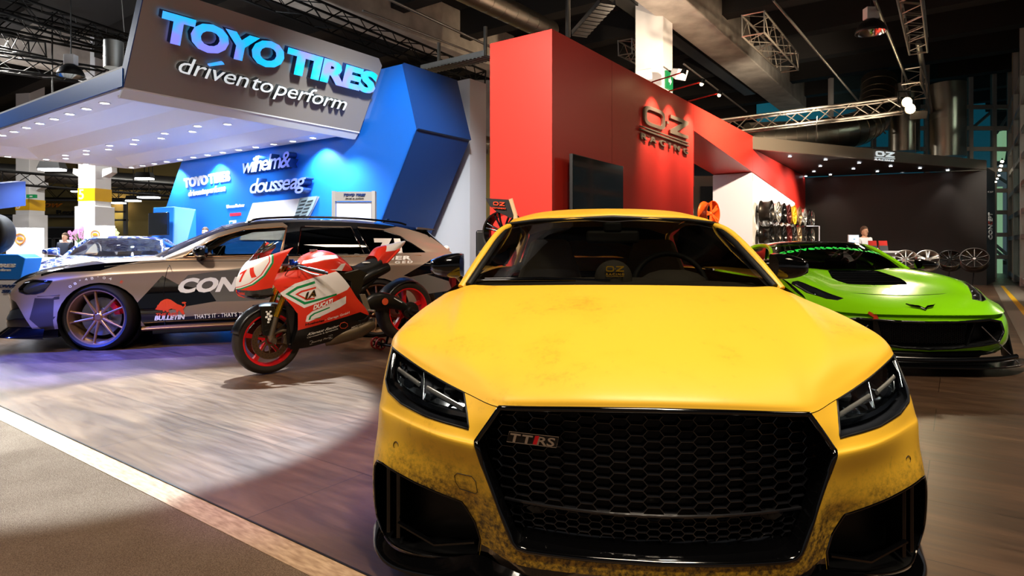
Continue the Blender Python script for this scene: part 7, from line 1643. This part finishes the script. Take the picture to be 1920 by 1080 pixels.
for i, (px, py, r_, Y, m_, st, lab) in enumerate([(1698, 488.5, .235, 14.6, M_sil, st_10, 'polished many spoked wheel on a stand, leftmost of four before the black wall'), (1739, 488.5, .235, 14.6, M_sil, st_5w, 'silver twin spoked wheel on a stand, second from left before the black wall'), (1781, 489, .235, 14.6, M_blkw, st_7, 'black wheel with bright rim on a stand, third before the black wall'), (1827, 488, .25, 13.2, M_gun, st_10, 'dark ten spoked wheel on a stand, nearest the pylon')]):
    c_ = P(px, py, Y); rt = wheel(None, c_, .26, .2, r_, m_, st, 1, tyre=False, disc=False, name='alloy_wheel'); az = math.atan2(-c_.y, -c_.x)
    rt.rotation_mode = 'QUATERNION'; n_ = V(cos(az)*cos(R(38)), sin(az)*cos(R(38)), sin(R(38))); rt.rotation_quaternion = n_.to_track_quat('X', 'Z'); tag(rt, lab, 'wheel', 'wheels on stands before the black wall')
    s_ = empty('wheel_stand', (c_.x, c_.y, 0), (0, 0, 0), 'thin black stand under the '+['leftmost', 'second', 'third', 'rightmost'][i]+' display wheel before the black wall', 'stand', 'wheel stands'); bk_ = c_-n_*.1
    k = MB(); k.cyl((0, .1, 0), (bk_.x-c_.x, bk_.y-c_.y, bk_.z), .018, n=8); k.build('pole', M_black, s_); k = MB(); k.cyl((0, .1, 0), (0, .1, .02), .16, n=24); k.build('base_plate', M_black, s_)
    if i == 2:
        k = MB(); k.lathe([(r_*1.03, .1), (r_*1.045, .09), (r_*.99, .1)], RX, 40); k.build('bright_rim', M_chrome, rt)
# desk
dx = P(1636, 0, 14).x; e = empty('reception_desk', (dx, 14, 0), (0, 0, .1), 'white desk standing in front of the black wall', 'desk')
k = MB(); k.box((-.55, -.25, .95), (.45, .35, 1.0)); k.build('worktop', M_white, e, bev=.01); k = MB(); k.box((-.5, -.2, 0), (.4, .3, .95)); k.build('desk_body', M_offw, e)
m_ = empty('monitor', (P(1600, 0, 14).x, 14, 1.0), (0, 0, .2), 'white framed monitor lit up on the white desk', 'monitor'); k = MB(); k.cbox((0, 0, .27), (.27, .03, .19)); k.cyl((0, 0, 0), (0, 0, .18), .02, n=8); k.cyl((0, 0, 0), (0, 0, .01), .08, n=20); k.build('casing', M_white, m_, bev=.005); k = MB(); k.cbox((0, -.018, .27), (.25, .004, .165)); k.build('screen', mat('screen_pale', '#cfe6ff', .4, emit='#bcdcff', es=1.2), m_); k = MB(); k.prism([(-.02, -.022, .26), (.03, -.022, .26), (.03, -.022, .275), (-.02, -.022, .275)], (0, -.002, 0)); k.build('screen_mark', M_side, m_)
for i, (px, py) in enumerate([(1629, 448), (1638, 450), (1648, 448), (1658, 452)]):
    c_ = P(px, 0, 14); b_ = empty('brochure_holder', (c_.x, 13.9+.05*(i % 2), 1.0), (0, 0, -.1), ['leftmost red brochure holder beside the lit monitor', 'second red brochure holder on the white desk', 'third red brochure holder on the white desk', 'rightmost red brochure holder on the white desk'][i], 'brochure holder', 'brochure holders on the desk'); k = MB(); k.hexa([(-.045, -.02, 0), (.045, -.02, 0), (.045, .05, 0), (-.045, .05, 0), (-.045, .03, .23), (.045, .03, .23), (.045, .06, .23), (-.045, .06, .23)]); k.build('red_leaflets', M_red, b_); k = MB(); k.hexa([(-.047, -.03, 0), (.047, -.03, 0), (.047, -.02, 0), (-.047, -.02, 0), (-.047, .005, .12), (.047, .005, .12), (.047, .015, .12), (-.047, .015, .12)]); k.build('clear_pocket', mat('pocket_grey', '#55585c', .2), b_)
# low frame beside wheels
k = MB(); a = P(1512, 424, 17); b_ = P(1536, 424, 17); k.tube([a, b_, V(b_.x, 17, 0)], .015, 6); tag(k.build('rail_frame', M_lav), 'thin pale square frame right of the wheel display wall', 'frame')
# portal: orange wheel, far things through the gap
c_ = P(1329, 401, 13.3); w_ = wheel(None, c_, .28, .22, .27, M_orw, st_5w, 1, tyre=False, disc=False, name='alloy_wheel'); w_.rotation_euler = (R(17), 0, rzW-.2); tag(w_, 'orange wheel standing alone in the portal of the red wall', 'wheel')
s_ = empty('wheel_stand', (c_.x, c_.y, 0), (0, 0, 0), 'thin post carrying the orange wheel in the portal', 'stand'); k = MB(); k.cyl((0, 0, 0), (0, 0, c_.z-.25), .02, n=8); k.build('pole', M_black, s_); k = MB(); k.cyl((0, 0, 0), (0, 0, .02), .15, n=20); k.build('base_plate', M_black, s_)
bar('partition', 1296, 1340, 330, 470, 16.5, mat('partition_green', '#9aa394', .6)); bpy.context.scene.objects['partition']['label'] = 'pale greenish partition seen through the portal of the red wall'; bpy.context.scene.objects['partition']['category'] = 'partition'
k = MB(); a, b_ = bx(1312, 1345, 350, 470, 16.3); k.box((a.x, 16.2, 0), (b_.x, 16.3, b_.z)); tag(k.build('dark_panel', M_dkw), 'dark glazed panel behind the orange wheel', 'panel')
a, b_ = bx(893, 925, 150, 232, 20); k = MB(); k.box((a.x-.4, 20, b_.z-2), (b_.x, 20.2, b_.z)); t = k.build('wall_gap', M_conc); struct(t)
a, b_ = bx(880, 925, 370, 470, 18); k = MB(); k.box((a.x, 18, 0), (b_.x-.25, 18.2, b_.z)); struct(k.build('wall_gap_low', mat('pale_green', '#b9c6b8', .6)))
# feather banner with logo, wheel tower, black case
bn = empty('feather_banner', P(935, 400, 6.9), (0, 0, 0), 'black feather banner with an orange logo, left of the red box', 'banner'); o0 = bn.location.copy(); bY = 6.9
k = MB(); cv_ = [(911, 371.5), (957, 374.5), (966, 404), (957, 409), (945, 403), (930, 396), (918, 386), (912.5, 377)]
k.prism([P(x, y, bY)-o0 for x, y in cv_], (0, .012, 0)); k.build('banner_cloth', M_blk, bn)
k = MB(); k.tube([P(957, 373, bY)-o0, P(966, 402, bY)-o0, V(P(990, 0, bY).x-o0.x, .05, -o0.z)], .018, 8, sc=(1, 1.8)); k.build('banner_pole', mat('pole_beige', '#b79a74', .5), bn)
k = MB(); O0, U1, V1 = P(925, 385, bY)-o0, P(946, 386.5, bY)-o0, P(925, 378, bY)-o0; oz(k, lambda x, y: O0+V(0, -.006, 0)+(U1-O0)*(x/2.3)+(V1-O0)*y, V(0, -1, 0), .006, .14); k.build('logo_mark', M_orng, bn)
bm = text_bm('MOTORBIKE', 1, off=.02, ext=.01, space=1.2); x0, x1, _, _ = bounds(bm); place3(bm, x0, x1, .73, P(923, 391, bY-.008)-o0, P(948, 392.5, bY-.008)-o0, P(923, 388.5, bY-.008)-o0, (0, -1, 0)); mk('logo_lettering', bm, M_orng, bn)
c_ = P(945, 436, 7.35); w_ = wheel(None, c_, .26, .16, .235, M_blkw, st_7, 1, disc=False, name='alloy_wheel'); w_.rotation_euler = (R(17), 0, R(-120)); tag(w_, 'black wheel with tyre behind the coupe left roof corner', 'wheel')
s_ = empty('wheel_stand', (c_.x, c_.y+.12, 0), (0, 0, 0), 'black post holding the wheel beside the feather banner', 'stand'); k = MB(); k.cyl((0, 0, 0), (0, 0, c_.z), .02, n=8); k.build('pole', M_black, s_); k = MB(); k.cyl((0, 0, 0), (0, 0, .02), .15, n=20); k.build('base_plate', M_black, s_)
a, b_ = bx(893, 921, 432, 470, 8.6); k = MB(); k.box((a.x, 8.5, 0), (b_.x, 8.9, b_.z)); e = empty('flight_case', (0, 0, 0), (0, 0, 0), 'tall black case between the white wall end and the red box', 'case'); k.build('case_body', M_black, e, bev=.03, bseg=3); k = MB(); k.cbox(((a.x+b_.x)/2, 8.49, b_.z-.3), (.12, .02, .03)); k.build('handle', M_galv, e)
